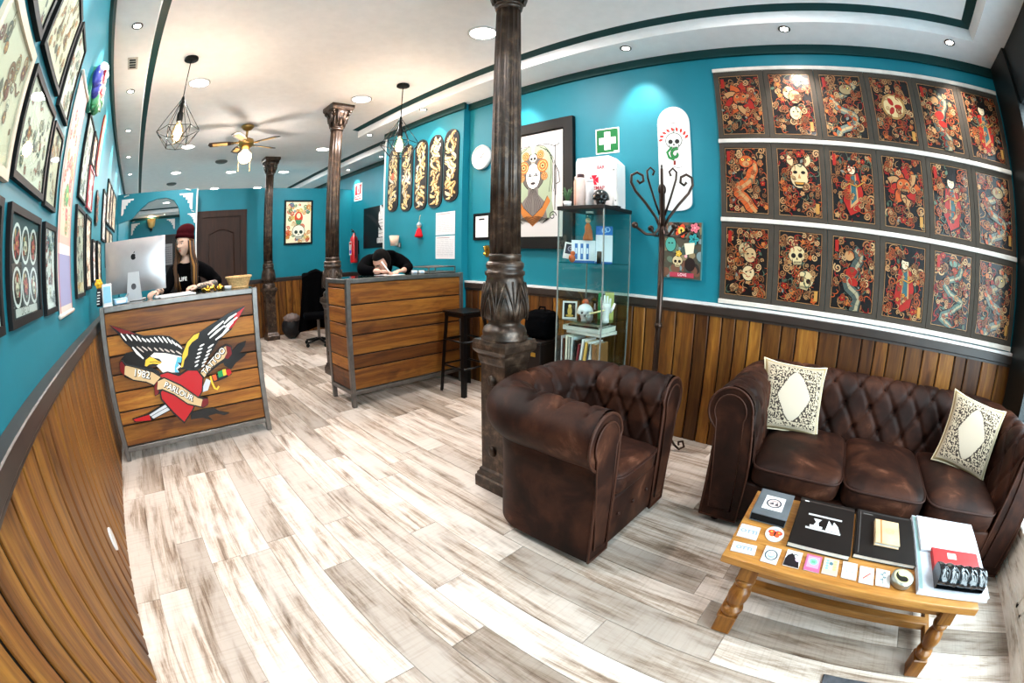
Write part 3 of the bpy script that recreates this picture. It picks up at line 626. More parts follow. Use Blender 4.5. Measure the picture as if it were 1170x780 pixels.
# ================================================================== CAST-IRON COLUMNS
def column(x, y, label):
    t = thing('iron_column', label, 'column', (x, y, 0), group='cast-iron columns down the room')
    b = MB(); b.sqlathe([(.142, 0), (.142, .085), (.132, .095), (.132, .11), (.12, .125), (.12, .14), (.106, .155), (.106, .90), (.114, .915), (.12, .95), (.12, .965), (.138, .985), (.147, 1.0), (.147, 1.035), (.14, 1.06)])
    for k in range(4):
        b.T = Matrix.Rotation(k*pi/2, 4, 'Z'); b.sqlathe
        b.add([(-.08, -.1065, .2), (.08, -.1065, .2), (.08, -.1065, .86), (-.08, -.1065, .86), (-.066, -.1, .215), (.066, -.1, .215), (.066, -.1, .845), (-.066, -.1, .845)], [(0, 1, 5, 4), (1, 2, 6, 5), (2, 3, 7, 6), (3, 0, 4, 7)])
        b.ball((0, -.112, .80), (.04, .022, .04), 4, 4); b.ball((0, -.112, .30), (.04, .022, .04), 4, 4)
        b.T = None
    b.build('pedestal', M_iron, t)
    b = MB(); b.lathe([(.148, 1.055), (.15, 1.075), (.138, 1.085), (.142, 1.11), (.13, 1.14), (.108, 1.152), (.1, 1.17), (.112, 1.185), (.134, 1.20), (.148, 1.235), (.15, 1.27), (.142, 1.31), (.126, 1.38), (.117, 1.44), (.115, 1.46), (.126, 1.468), (.126, 1.49), (.112, 1.497), (.12, 1.52), (.12, 1.54), (.1, 1.555)], n=40)
    def rr(z): return .15-.028*max(0, (z-1.27)/.17)**1.2 if z > 1.25 else .15-.25*(1.25-z)**1.3
    for k in range(8):
        a = k*pi/4
        for sg in (-1, 1):
            b.tube([((rr(z)+.004)*cos(a+sg*.39*q), (rr(z)+.004)*sin(a+sg*.39*q), z) for z, q in ((1.19, 1.), (1.24, .95), (1.30, .75), (1.36, .45), (1.42, .05))], .0055, 5)
            b.tube([((rr(z)+.003)*cos(a+sg*.2*q), (rr(z)+.003)*sin(a+sg*.2*q), z) for z, q in ((1.2, 1.), (1.26, .8), (1.31, .4), (1.35, .0))], .004, 5)
        b.tube([((rr(z)+.003)*cos(a+.39), (rr(z)+.003)*sin(a+.39), z) for z in (1.2, 1.27, 1.34, 1.43)], .004, 5)
    b.build('leaf_base', M_iron, t)
    b = MB(); b.lathe([(.1, 1.555), (.1, 1.575), (.103, 1.585), (.099, 1.60)], n=32); b.lathe([(.099, 1.60), (.096, 2.2), (.09, 2.9), (.085, 3.37)], n=112, flute=14, fl=.11)
    b.lathe([(.085, 3.36), (.095, 3.375), (.095, 3.39), (.083, 3.40)], n=32); b.build('shaft', M_iron, t)
    b = MB(); b.lathe([(.083, 3.39), (.1, 3.40), (.1, 3.415), (.088, 3.42), (.095, 3.5), (.128, 3.60), (.16, 3.66)], n=32)
    for k in range(16):
        a = k*pi/8; lo = k % 2 == 0; z0, z1 = (3.42, 3.55) if lo else (3.48, 3.64)
        r0 = .106 if lo else .126
        pts = [(r0-.006, z0), (r0+.004, z0+(z1-z0)*.4), (r0+.016, z0+(z1-z0)*.8), (r0+.036, z1), (r0+.046, z1-.012), (r0+.04, z1-.028)]
        b.tube([(r*cos(a), r*sin(a), z) for r, z in pts], [.018, .022, .02, .015, .01, .006], 6)
        for sg in (-1, 1): b.tube([((r+.002)*cos(a+sg*.12), (r+.002)*sin(a+sg*.12), z) for r, z in pts[:4]], .007, 5)
    for k in range(4):
        a = pi/4+k*pi/2
        for sg in (-1, 1):
            b.tube([((.165+.035*cos(q))*cos(a+sg*.1), (.145+.035*cos(q))*sin(a+sg*.1), 3.635+.032*sin(q)) for q in [x*.7 for x in range(9)]], .011, 6)
        b.ball((.19*cos(a), .19*sin(a), 3.64), .022, 8, 6)
    b.sqlathe([(.145, 3.652), (.16, 3.662), (.172, 3.69), (.172, 3.737)])
    b.build('capital', M_iron, t); return t
column(2.005, 1.925, 'tall brown fluted iron column standing beside the brown armchair')
column(2.45, 5.57, 'brown fluted iron column standing behind the desk where the person writes')
column(2.44, 8.97, 'brown fluted iron column by the framed print on the back wall')

# ================================================================== COUNTERS
def plank_face(b, x0, x1, z0, z1, y, hs, T=None):
    z = z1
    tot = sum(hs); 
    for h in hs:
        hh = (z1-z0)*h/tot; b.rc(); b.rbox(x0, x1, y, y+.02, z-hh+.007, z-.007, .004, 1, False); z -= hh
def counter(name, label, loc, w, d, z1, hsf, hss, zb=.10):
    t = thing(name, label, 'counter', loc)
    p = .05; b = MB()
    for x0 in (0, w-p):
        for y0 in (0, d-p): b.rbox(x0, x0+p, y0, y0+p, 0, z1, .004, 1, False)
    for za in (zb, z1-p):
        b.rbox(p, w-p, .002, p-.002, za, za+p-.004, .004, 1, False); b.rbox(p, w-p, d-p, d, za, za+p-.004, .004, 1, False)
        for x0 in (0, w-p): b.rbox(x0+.002, x0+p-.002, p, d-p, za, za+p-.004, .004, 1, False)
    b.build('steel_frame', M_steel, t)
    b = MB(); plank_face(b, p, w-p, zb+p, z1-p, .012, hsf); b.build('front_panel', M_cwood, t)
    for x0, nm in ((.012, 'end_panel'), (w-.032, 'end_panel')):
        b = MB(); z = z1-p; tot = sum(hss)
        for h in hss:
            hh = (z1-zb-2*p)*h/tot; b.rc(); b.rbox(x0, x0+.02, p, d-p, z-hh+.007, z-.007, .004, 1, False); z -= hh
        b.build(nm, M_cwoody, t)
    b = MB(); b.box(.01, w-.01, .05, d-.01, z1-.03, z1-.002); b.build('countertop', P('#12201d', .12, 0, .5), t)
    b = MB(); b.col = (.3, .2, .3); b.box(.035, w-.035, .034, .05, zb+.05, z1-.05); b.box(.035, .045, .05, d-.05, zb+.05, z1-.05); b.box(.05, w-.05, .06, d-.05, .55, .57); b.build('inner_shelf', P('#1a120d', .7), t)
    return t
counter('reception_counter', 'plank-fronted steel framed reception counter carrying the painted eagle, at the left wall', (-.615, 4.07, 0), 1.60, .62, 1.372, [1.1, 1., .9, .85, 1., .7, 1.1], [1, 1, 1, 1, 1, 1, 1], .085)
counter('desk_counter', 'plank-fronted steel framed desk counter with the bar stool at its right end', (1.955, 4.1, 0), 1.58, .56, 1.372, [1.15, .95, .7, 1.1, .75, 1.2], [.25, 1., .9, .7, 1.1, .7, 1.05], .14)

# ================================================================== TUFTED SEATING
def superball(e1, e2):
    def f(x, y, z):
        r = hypot(x, y); zz = math.copysign(abs(z)**e2, z); rr = r**e2 if r > 0 else 0
        if r > 1e-9:
            cx, cy = x/r, y/r; m = (abs(cx)**(1/e1*1.0)+abs(cy)**(1/e1*1.0)) if False else 1
            cx, cy = math.copysign(abs(cx)**e1, cx), math.copysign(abs(cy)**e1, cy)
        else: cx = cy = 0
        return cx*rr, cy*rr, zz
    return f
def seat_cushion(name, parent, x0, x1, y0, y1, z0, z1, seed=0):
    b = MB(); cx, cy, cz = (x0+x1)/2, (y0+y1)/2, (z0+z1)/2
    hx, hy, hz = (x1-x0)/2, (y1-y0)/2, (z1-z0)/2; f = superball(.28, .38)
    def g(x, y, z):
        a, c, d = f(x, y, z); 
        if z > 0: d += .28*(1-abs(a)**2.2)*(1-abs(c)**2.2)-.05
        k = noise.noise((a*1.8+seed, c*1.8, d)); return a, c, d+.10*k*(1 if z > 0 else .2)
    b.ball((cx, cy, cz), (hx, hy, hz), 64, 28, g)
    o = b.build(name, M_suede, parent)
    b = MB(); pts = []
    for k in range(64):
        a = 2*pi*k/64; c = math.copysign(abs(cos(a))**.28, cos(a)); d = math.copysign(abs(sin(a))**.28, sin(a)); pts.append((cx+c*hx*1.0, cy+d*hy*1.0, cz+hz*.52))
    b.tube(pts, .0075, 6, closed=True); b.build('piping', P('#2c140b', .6), o); return o
def chester(t, a, yf, yb, rc_, dout, cc, rr, zin, rows, sp, seedv, btn):
    """rolled, buttoned rim running round left arm, back and right arm; inner faces at x=+-a, front yf, inner back yb"""
    path = []
    Ls = (yb-rc_)-yf; n1 = max(12, int(Ls/.0125))
    for i in range(n1+1): path.append((-a, yf+Ls*i/n1, -1, 0))
    m = max(6, int(rc_*pi/2/.0125))
    for i in range(1, m): q = pi/2*i/m; path.append((-a+rc_-rc_*cos(q), yb-rc_+rc_*sin(q), -cos(q), sin(q)))
    n2 = max(4, int((2*a-2*rc_)/.0125))
    for i in range(n2+1): path.append((-a+rc_+(2*a-2*rc_)*i/n2, yb, 0, 1))
    for i in range(1, m): q = pi/2*(1-i/m); path.append((a-rc_+rc_*cos(q), yb-rc_+rc_*sin(q), cos(q), sin(q)))
    for i in range(n1+1): path.append((a, yb-rc_-Ls*i/n1, 1, 0))
    s_ = [0.]
    for i in range(1, len(path)): s_.append(s_[-1]+hypot(path[i][0]-path[i-1][0], path[i][1]-path[i-1][1]))
    tot = s_[-1]; nb = round(tot/sp); sp = tot/nb
    # profile: up the inner face, over the roll, down outside
    pr = []
    for i in range(25): z = zin+(cc[1]-zin)*i/24; pr.append((max(0, (cc[0]-rr))*(i/24)**1.5, z))
    for i in range(1, 37): q = pi-(pi+pi*.42)*i/36; pr.append((cc[0]+rr*cos(q), cc[1]+rr*sin(q)))
    lx, lz = pr[-1]; pr.append((dout+.004, lz-.03))
    for i in range(1, 9): pr.append((dout, (lz-.04)*(1-i/8)+.05*(i/8)))
    tv = [0.]
    for i in range(1, len(pr)): tv.append(tv[-1]+hypot(pr[i][0]-pr[i-1][0], pr[i][1]-pr[i-1][1]))
    tin = tv[24]+rr*pi*.62
    q0 = tin/(rows+.35)
    def fr(v): return v-math.floor(v+.5)
    vs = []; W = len(pr)
    bt = {}
    for i, (x, y, nx, ny) in enumerate(path):
        for j, (d, z) in enumerate(pr):
            p0, p1 = pr[max(j-1, 0)], pr[min(j+1, W-1)]; td, tz = p1[0]-p0[0], p1[1]-p0[1]; L = hypot(td, tz) or 1; nd, nz = -tz/L, td/L
            disp = 0
            if tv[j] < tin+.02:
                u = s_[i]/sp; w = tv[j]/q0-.35
                A = (u+w)/2; B = (u-w)/2; fa, fb = fr(A), fr(B)
                m_ = min(1, max(0, (tin+.02-tv[j])/.06))*min(1, max(0, tv[j]/.05+.2))
                disp = -(.030*math.exp(-(fa*fa+fb*fb)/.014)+.017*(math.exp(-fa*fa/.005)+math.exp(-fb*fb/.005)))*m_+.014*m_
                disp *= min(1, max(0, w+1.0))
            disp += .006*noise.noise((x*5+seedv, y*5, z*5))*(1 if j < W-8 else .3)
            d2, z2 = d+nd*disp, z+nz*disp
            vs.append((x+nx*d2, y+ny*d2, z2))
    fs = [(i*W+j, (i+1)*W+j, (i+1)*W+j+1, i*W+j+1) for i in range(len(path)-1) for j in range(W-1)]
    b = MB(); b.add(vs, fs, True); b.build('rolled_rim', M_suede, t)
    # buttons
    k = 0
    for r_ in range(rows+1):
        for c_ in range(nb+1):
            if (r_+c_) % 2: continue
            s0, t0 = c_*sp, (r_+.35)*q0
            if t0 > tin-.02 or s0 < .06 or s0 > tot-.06: continue
            i = min(range(len(s_)), key=lambda q: abs(s_[q]-s0)); j = min(range(W), key=lambda q: abs(tv[q]-t0))
            v = vs[i*W+j]; o = bpy.data.objects.new('button', btn); col.objects.link(o); o.parent = t; o.location = v
    # arm fronts
    for sg in (-1, 1):
        po = [(sg*(a+d), z) for d, z in pr]+[(sg*(a+dout), .05), (sg*a, .05)]
        b = MB(); b.prism(po, yf-.012, yf+.01); ins = [(sg*(a+d_), z_) for d_, z_ in [(cc[0]+rr*.72*cos(q), cc[1]+rr*.72*sin(q)) for q in [pi*1.15-(pi*1.35)*i/16 for i in range(17)]]]+[(sg*(a+dout*.80), .12), (sg*(a+dout*.2), .12)]
        b.prism(ins, yf-.02, yf-.01); o = b.build('arm_front', M_suede, t)
        b = MB(); b.tube([(x, yf-.012, z) for x, z in po], .008, 6, closed=True); b.tube([(x, yf-.02, z) for x, z in ins], .005, 6, closed=True); b.build('piping', P('#3a1e12', .55), o)
    return path, pr
bb = MB(); bb.ball((0, 0, 0), .0125, 10, 6); btn_o = bb.build('button', M_button); btn = btn_o.data; bpy.data.objects.remove(btn_o)

def armchair():
    t = thing('club_armchair', 'brown suede tufted club armchair standing in front of the big column', 'armchair', (2.05, 1.30, 0))
    a, yf, yb = .265, -.36, .24
    chester(t, a, yf, yb-.002, .12, .18, (.132, .755), .145, .36, 3, .082, 3.1, btn)
    b = MB(); b.rbox(-a-.10, a+.10, yf+.02, yb+.08, .05, .37, .02); b.rbox(-a-.02, a+.02, yf-.005, yf+.06, .06, .37, .015); b.build('seat_base', M_suede, t)
    for k in range(3):
        o = bpy.data.objects.new('button', btn); col.objects.link(o); o.parent = t; o.location = (-.17+.17*k, yf-.008, .24)
    seat_cushion('seat_cushion', t, -a+.0, a-.0, yf-.03, yb+.01, .36, .53, 2.)
    for sx in (-1, 1):
        for y in (yf+.06, yb+.05):
            b = MB(); b.cyl((sx*(a+.06), y, 0), .026, .055, 14, .032); b.build('leg', M_dark, t)
armchair()
def sofa():
    t = thing('sofa', 'three-seat brown suede tufted sofa against the panelled right wall', 'sofa', (3.0, -.57, 0), TR)
    a, yf, yb = .93, -.53, .28
    chester(t, a, yf, yb, .10, .26, (.185, .765), .142, .34, 4, .108, 8.7, btn)
    b = MB(); b.rbox(-a-.24, a+.24, yf+.02, yb+.23, .06, .34, .02); b.rbox(-a-.02, a+.02, yf-.01, yf+.06, .07, .345, .02); b.build('seat_base', M_suede, t)
    w = 2*a/3
    for k in range(3): seat_cushion('seat_cushion', t, -a+w*k+.003, -a+w*(k+1)-.003, yf-.05, yb+.01, .33, .515, 5.+k*3)
    for sx in (-1, 1):
        for y in (yf+.06, yb+.16):
            b = MB(); b.cyl((sx*(a+.16), y, 0), .028, .07, 14, .034); b.build('leg', M_dark, t)
sofa()

# throw pillows
def pillowmat():
    return M_print
def pillow(loc, rz, tiltx, tilty, label):
    t = thing('throw_pillow', label, 'pillow', loc, group='cream patterned pillows on the sofa')
    t.rotation_euler = (tiltx, tilty, rz)
    w = .25; b = MB(); rnd = random.Random(5); n = 72
    cream, ink, edge = lin('#b5a48c'), lin('#3a302a'), lin('#94815f')
    def pos(u, v, sg):
        x, z = (u*2-1), (v*2-1); pin = 1-.10*(1-abs(x)**3)*(abs(z)**4); pin2 = 1-.10*(1-abs(z)**3)*(abs(x)**4)
        th = .095*((1-abs(x)**2.6)*(1-abs(z)**2.6))**.55+.006
        return (x*w*pin2, sg*th, z*w*pin)
    for sg in (-1, 1):
        vs = [pos(i/n, j/n, sg) for j in range(n+1) for i in range(n+1)]; fs = []; cs = []
        for j in range(n):
            for i in range(n):
                fs.append((j*(n+1)+i, j*(n+1)+i+1, (j+1)*(n+1)+i+1, (j+1)*(n+1)+i))
                x, z = abs((i+.5)/n*2-1), abs((j+.5)/n*2-1); m = max(x, z)
                med = (x/.50)**1.5+(z/.70)**1.5-.06*cos(atan2(z, x)*4)
                if m > .93: c = edge
                elif m > .88: c = cream
                elif m > .83: c = lin('#8a7d6c') if (i+j) % 2 else cream
                elif m > .72: c = ink if noise.noise((i*.55, j*.55, 3)) > .06 else cream
                elif m > .69: c = cream
                elif med < .92: c = lin('#b5a693')
                elif med < 1.0: c = ink
                else: c = ink if noise.noise((i*.6, j*.6, 9)) > -.02 else cream
                cs.append(c)
        b.add(vs, fs, True, cs)
    b.build('cover', printmat('woven_cotton_%d' % len(bpy.data.materials), .9), t)
    b = MB(); b.tube([pos(u, v, 0) for u, v in [(i/10, 0) for i in range(10)]+[(1, i/10) for i in range(10)]+[(1-i/10, 1) for i in range(10)]+[(0, 1-i/10) for i in range(10)]], .009, 6, closed=True)
    b.build('piping', P('#d6c8a8', .9), t)
pillow((3.10, .235, .735), TR+.25, -.42, 0.05, 'cream pillow with dark scroll border leaning on the left arm of the sofa')
pillow((3.02, -1.27, .735), TR-.35, -.42, .10, 'cream pillow with dark scroll border leaning on the sofa arm at the street end')

# ================================================================== COFFEE TABLE
def coffee():
    t = thing('coffee_table', 'honey coloured oak coffee table with turned legs in front of the sofa', 'table', (1.88, -.45, 0))
    x0, x1, y0, y1 = -.33, .32, -.69, .69
    b = MB(); b.col = (.6, .3, .2)
    for k in range(4):
        b.rc(); b.col = (.55+.1*b.col[0], b.col[1], b.col[2]); b.rbox(x0+(x1-x0)*k/4, x0+(x1-x0)*(k+1)/4-.001, y0, y1, .412, .45, .006 if k in (0, 3) else .002, 2, False)
    b.build('tabletop', M_oak, t)
    b = MB(); b.col = (.4, .2, .7); b.box(x0+.06, x1-.06, y0+.13, y0+.155, .33, .415); b.box(x0+.06, x1-.06, y1-.155, y1-.13, .33, .415); b.box(x0+.065, x0+.09, y0+.13, y1-.13, .345, .415); b.box(x1-.09, x1-.065, y0+.13, y1-.13, .345, .415)
    b.build('apron', M_oak, t)
    for sx in (-1, 1):
        for sy in (-1, 1):
            b = MB(); b.col = (.5, .4*sx, .3*sy)
            tx, ty = (x0+.085 if sx < 0 else x1-.085), (y0+.145 if sy < 0 else y1-.145)
            b.T = Matrix(((1, 0, -sx*.09, tx+sx*.037), (0, 1, -sy*.05, ty+sy*.02), (0, 0, 1, 0), (0, 0, 0, 1)))
            b.rbox(-.048, .048, -.048, .048, 0, .105, .005, 1, False)
            b.lathe([(.034, .105), (.05, .113), (.055, .13), (.05, .146), (.03, .152), (.03, .157), (.042, .17), (.052, .2), (.054, .225), (.046, .255), (.03, .272), (.03, .277), (.046, .285), (.05, .297), (.044, .309), (.032, .318)], n=28)
            b.rbox(-.045, .045, -.045, .045, .318, .415, .004, 1, False)
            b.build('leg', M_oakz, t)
    b = MB(); b.col = (.4, .3, .1)
    for sy in (-1, 1): b.rbox(x0+.05, x1-.05, sy*.60-.018, sy*.60+.018, .05, .095, .004, 1, False)
    b.rbox(-.035, .025, -.6, .6, .055, .10, .004, 1, False); b.build('stretcher', M_oak, t)
coffee()
# ================================================================== PRINTS AND WALL PIECES
CR, OR_, RD, GN, GY, BG, OC = '#a3774c', '#a84a1c', '#8f1a10', '#4f5f4c', '#6f7068', '#100907', '#a8742c'
def japan(w, h, motif, seed, bg=BG):
    A = Art(w, h, bg, .003, .00003); r = random.Random(seed); k = '#120907'
    A.rect(-w/2, w/2, -h/2, -h/2+.004, CR); A.rect(-w/2, w/2, h/2-.004, h/2, CR); A.rect(-w/2, -w/2+.004, -h/2, h/2, CR); A.rect(w/2-.004, w/2, -h/2, h/2, CR)
    def P_(): return r.uniform(-w*.46, w*.46), r.uniform(-h*.47, h*.47)
    cl = [CR, '#8a5a34', '#b58e62', '#6f4426', '#8a3f1c']
    def fill(n1, n2, q0, q1):
        for _ in range(n1):
            x, z = P_(); A.swirl(x, z, r.uniform(q0, q1), r.choice(cl), k, r.uniform(0, 6), r.choice((-1, 1)))
        for _ in range(n2):
            x, z = P_(); L = r.uniform(.03, .09); a = r.uniform(0, 6.28); c = r.choice([CR, RD, RD, GN, OR_, OR_, '#6a3f24'])
            pts = [(x+cos(a+.9*sin(i*.5))*L*i/8, z+sin(a+.9*sin(i*.5))*L*i/8) for i in range(9)]; A.line(pts, .011, k, 2); A.line(pts, .0065, c, 2)
    fill(34, 60, .018, .042)
    for _ in range(6):
        x, z = P_(); A.leaf(x, z, r.uniform(.025, .05), r.uniform(0, 6), r.choice([GN, GY, '#3f4c3c']))
    for _ in range(9):
        x, z = P_(); A.flower(x, z, r.uniform(.016, .03), r.choice([OR_, RD, '#b0602c', CR]), OC, rot=r.uniform(0, 6))
    def body(pts, wd, c, c2=None, sc=None):
        wd *= .8; pts = [(p[0]+.018*sin(i*1.7), p[1]) for i, p in enumerate(pts)]
        A.line(pts, wd*1.25, k); A.line(pts, wd, c)
        if c2: A.line([(p[0]+wd*.18, p[1]) for p in pts], wd*.35, c2)
        n = len(pts)
        for i in range(1, n-1):
            a = atan2(pts[i+1][1]-pts[i-1][1], pts[i+1][0]-pts[i-1][0])+pi/2
            A.line([(pts[i][0]-cos(a)*wd*.48, pts[i][1]-sin(a)*wd*.48), (pts[i][0]+cos(a)*wd*.48, pts[i][1]+sin(a)*wd*.48)], .0022, k)
    if motif == 'skulls': A.skull(-.03, .09, .075, '#bfa97c', tilt=.1); A.skull(.05, -.10, .075, '#bfa97c', tilt=-.15)
    elif motif == 'skull': A.skull(.0, .04, .10, '#bfa97c'); 
    elif motif == 'carp':
        body([(.05*sin(t*.8)+.0, h*.34-t*.042) for t in range(14)], .10, '#3f4640', '#8f8468')
        A.ell(-.02, h*.02, .05, .04, RD, .4); A.ell(.0, -.06, .045, .03, RD, -.3); A.ell(-.04, .14, .05, .05, k); A.ell(-.04, .14, .042, .04, CR)
    elif motif == 'snake':
        body([(.09*sin(t*.62), h*.38-t*.024) for t in range(28)], .06, '#45594f', '#8f8468'); A.ell(.0, h*.37, .05, .035, k); A.ell(0, h*.37, .042, .028, '#5a7060')
    elif motif == 'dragon':
        body([(.10*sin(t*.5+1), h*.36-t*.024) for t in range(29)], .075, '#62685e', '#a08a66')
        for t in range(0, 28, 2): A.leaf(.10*sin(t*.5+1), h*.36-t*.024, .05, 2.4, OR_)
        A.ell(.04, h*.26, .07, .055, k); A.ell(.04, h*.26, .06, .045, '#8f7a56'); A.ell(.06, h*.28, .014, .012, k); A.ell(.06, h*.28, .007, .007, '#f0d060')
    elif motif == 'woman':
        A.poly([(-.07, .10), (.06, .12), (.10, -.05), (.07, -.2), (-.03, -.25), (-.10, -.12)], k); A.poly([(-.06, .09), (.05, .11), (.09, -.05), (.06, -.19), (-.03, -.235), (-.09, -.12)], RD)
        A.poly([(-.02, .09), (.03, .1), (.045, -.12), (-.03, -.18)], CR); A.poly([(-.015, .08), (.02, .09), (.03, -.1), (-.02, -.15)], '#2d5054')
        for q in range(9): A.flower(r.uniform(-.06, .06), r.uniform(-.18, .05), .016, r.choice([OC, CR, '#2a3a34', OR_]), RD)
        A.line([(-.09, -.02), (-.03, .02), (.04, -.0), (.10, .04)], .016, k); A.line([(-.09, -.02), (-.03, .02), (.04, -.0), (.10, .04)], .010, OC)
        A.ell(.0, .15, .05, .062, k); A.ell(-.004, .138, .033, .042, '#c9b494'); A.ell(.01, .185, .05, .03, k); A.rect(-.02, -.008, .140, .146, k); A.rect(.004, .016, .140, .146, k); A.rect(-.004, .004, .112, .118, RD)
    elif motif == 'drum':
        A.ell(.0, .03, .125, .125, k); A.ell(0, .03, .115, .115, '#96703f'); A.ell(0, .03, .095, .095, '#c4a878')
        for a in (0, 2.1, 4.2): A.ell(.045*cos(a), .03+.045*sin(a), .036, .022, RD, a)
    elif motif == 'mask':
        A.ell(.0, .05, .09, .11, k); A.ell(0, .05, .08, .10, '#bfa67c'); A.ell(-.035, .08, .02, .014, k); A.ell(.035, .08, .02, .014, k)
        A.poly([(-.05, .0), (.05, .0), (.035, -.035), (-.035, -.035)], k); A.poly([(-.042, -.004), (.042, -.004), (.03, -.02), (-.03, -.02)], OC)
        A.leaf(-.06, .13, .10, 1.9, '#bfa67c'); A.leaf(.06, .13, .10, 1.2, '#bfa67c'); A.poly([(0, .07), (.014, .03), (-.014, .03)], '#9a6a40')
    elif motif == 'faces':
        for x, z, c in ((-.02, .10, '#a8906a'), (.03, .06, '#a88a62'), (.02, -.09, '#bfa67c')):
            A.ell(x, z, .06, .068, k); A.ell(x, z, .053, .06, c)
            A.ell(x-.02, z+.01, .010, .007, k); A.ell(x+.02, z+.01, .010, .007, k); A.line([(x-.02, z-.025), (x, z-.03), (x+.02, z-.022)], .006, RD)
    elif motif == 'tiger':
        body([(.07*sin(t*.7), h*.30-t*.04) for t in range(12)], .11, OR_, CR); A.ell(.0, .16, .07, .06, k); A.ell(0, .16, .062, .052, OR_); A.ell(0, .14, .03, .024, CR)
        for s_ in (-1, 1): A.ell(s_*.028, .175, .012, .010, '#f0d060'); A.ell(s_*.028, .175, .005, .007, k)
    elif motif == 'beast':
        for i in range(9): A.leaf(.0, .05, .16, i*.7, [OR_, CR, RD][i % 3])
        A.ell(0, .05, .075, .07, k); A.ell(0, .05, .066, .06, OR_)
        for s_ in (-1, 1): A.ell(s_*.03, .07, .018, .016, CR); A.ell(s_*.03, .07, .008, .008, k)
        A.poly([(-.045, .03), (.045, .03), (.03, -.01), (-.03, -.01)], k)
        for i in range(-3, 4): A.rect(i*.012-.004, i*.012+.004, .012, .028, CR)
    fill(10, 26, .012, .024)
    for _ in range(16):
        s_ = r.choice((-1, 1)); x, z = s_*w*r.uniform(.12, .44), r.uniform(-h*.45, h*.45); A.swirl(x, z, r.uniform(.015, .032), r.choice(cl), k, r.uniform(0, 6), s_)
    A.rect(w/2-.05, w/2-.02, -h/2+.03, -h/2+.11, '#a87838') if seed % 2 else A.rect(-w/2+.02, -w/2+.05, h/2-.12, h/2-.03, RD)
    return A
M_mat = P('#3f3831', .7, coat=.0, var=.1, spec=.1)
motifs = ['beast', 'faces', 'dragon', 'drum', 'carp', 'woman',
          'tiger', 'mask', 'woman', 'beast', 'woman', 'dragon',
          'faces', 'skulls', 'carp', 'woman', 'snake', 'dragon']
descr = {'beast': 'a staring beast', 'faces': 'pale faces', 'dragon': 'a dragon', 'drum': 'a round drum', 'carp': 'a carp', 'woman': 'a red-robed woman', 'tiger': 'an orange tiger', 'mask': 'a horned mask', 'skulls': 'two skulls', 'snake': 'a green snake'}
rows_ = ['top', 'middle', 'bottom']; cols_ = ['first', 'second', 'third', 'fourth', 'fifth', 'sixth']
PW_, PH_ = .4725, .655; Y0, ZT = 1.04, 3.365
grp = 'dark tattoo prints in three rows on the right wall'
for i in range(18):
    rr_, cc_ = divmod(i, 6); yc = Y0-PW_*(cc_+.5); zc = ZT-.688*rr_-.03-PH_/2
    t = thing('framed_print', 'dark print of %s, %s in the %s row of the wall display' % (descr[motifs[i]], cols_[cc_], rows_[rr_]), 'print', (3.69, yc, zc), TR, grp)
    A = japan(.375, .56, motifs[i], 100+i); A.build('artwork', M_gloss, t, (0, -.018, 0))
    b = MB(); b.box(-PW_/2+.002, PW_/2-.002, -.012, 0, -PH_/2, PH_/2); b.frame(PW_-.004, PH_, .042, .022); b.build('mount_board', M_mat, t)
for k in range(4):
    b = MB(); b.rbox(-1.42, 1.42, -.034, 0, -.018, .018, .003, 1, False)
    for q in range(12): b.cyl((-1.32+q*.24, -.033, 0), .005, .001, 8)
    o = b.build('display_rail', P('#cbc2b8', .5)); put(o, (3.69, Y0-1.418, ZT-.012-.688*k), TR)
    tag(o, 'long white wooden strip %s of the print display' % ['along the top', 'under the top row', 'under the middle row', 'along the bottom'][k], 'strip', 'white strips holding the print display')

def framed(name, label, cat, loc, rz, w, h, bw, bd, fmat, art, amat=None, matw=0, group=None, glass=False):
    t = thing(name, label, cat, loc, rz, group)
    b = MB(); b.box(-w/2+.005, w/2-.005, -.01, 0, -h/2+.005, h/2-.005); b.frame(w, h, bw, bd)
    b.frame(w-2*bw*.86, h-2*bw*.86, bw*.18, bd*.8); b.build('frame', fmat, t)
    art.build('artwork', amat or M_print, t, (0, -bd*.55, 0))
    if glass:
        b = MB(); b.box(-w/2+bw*.9, w/2-bw*.9, -bd*.75, -bd*.75+.002, -h/2+bw*.9, h/2-bw*.9); b.build('glass_pane', M_glass, t)
    return t
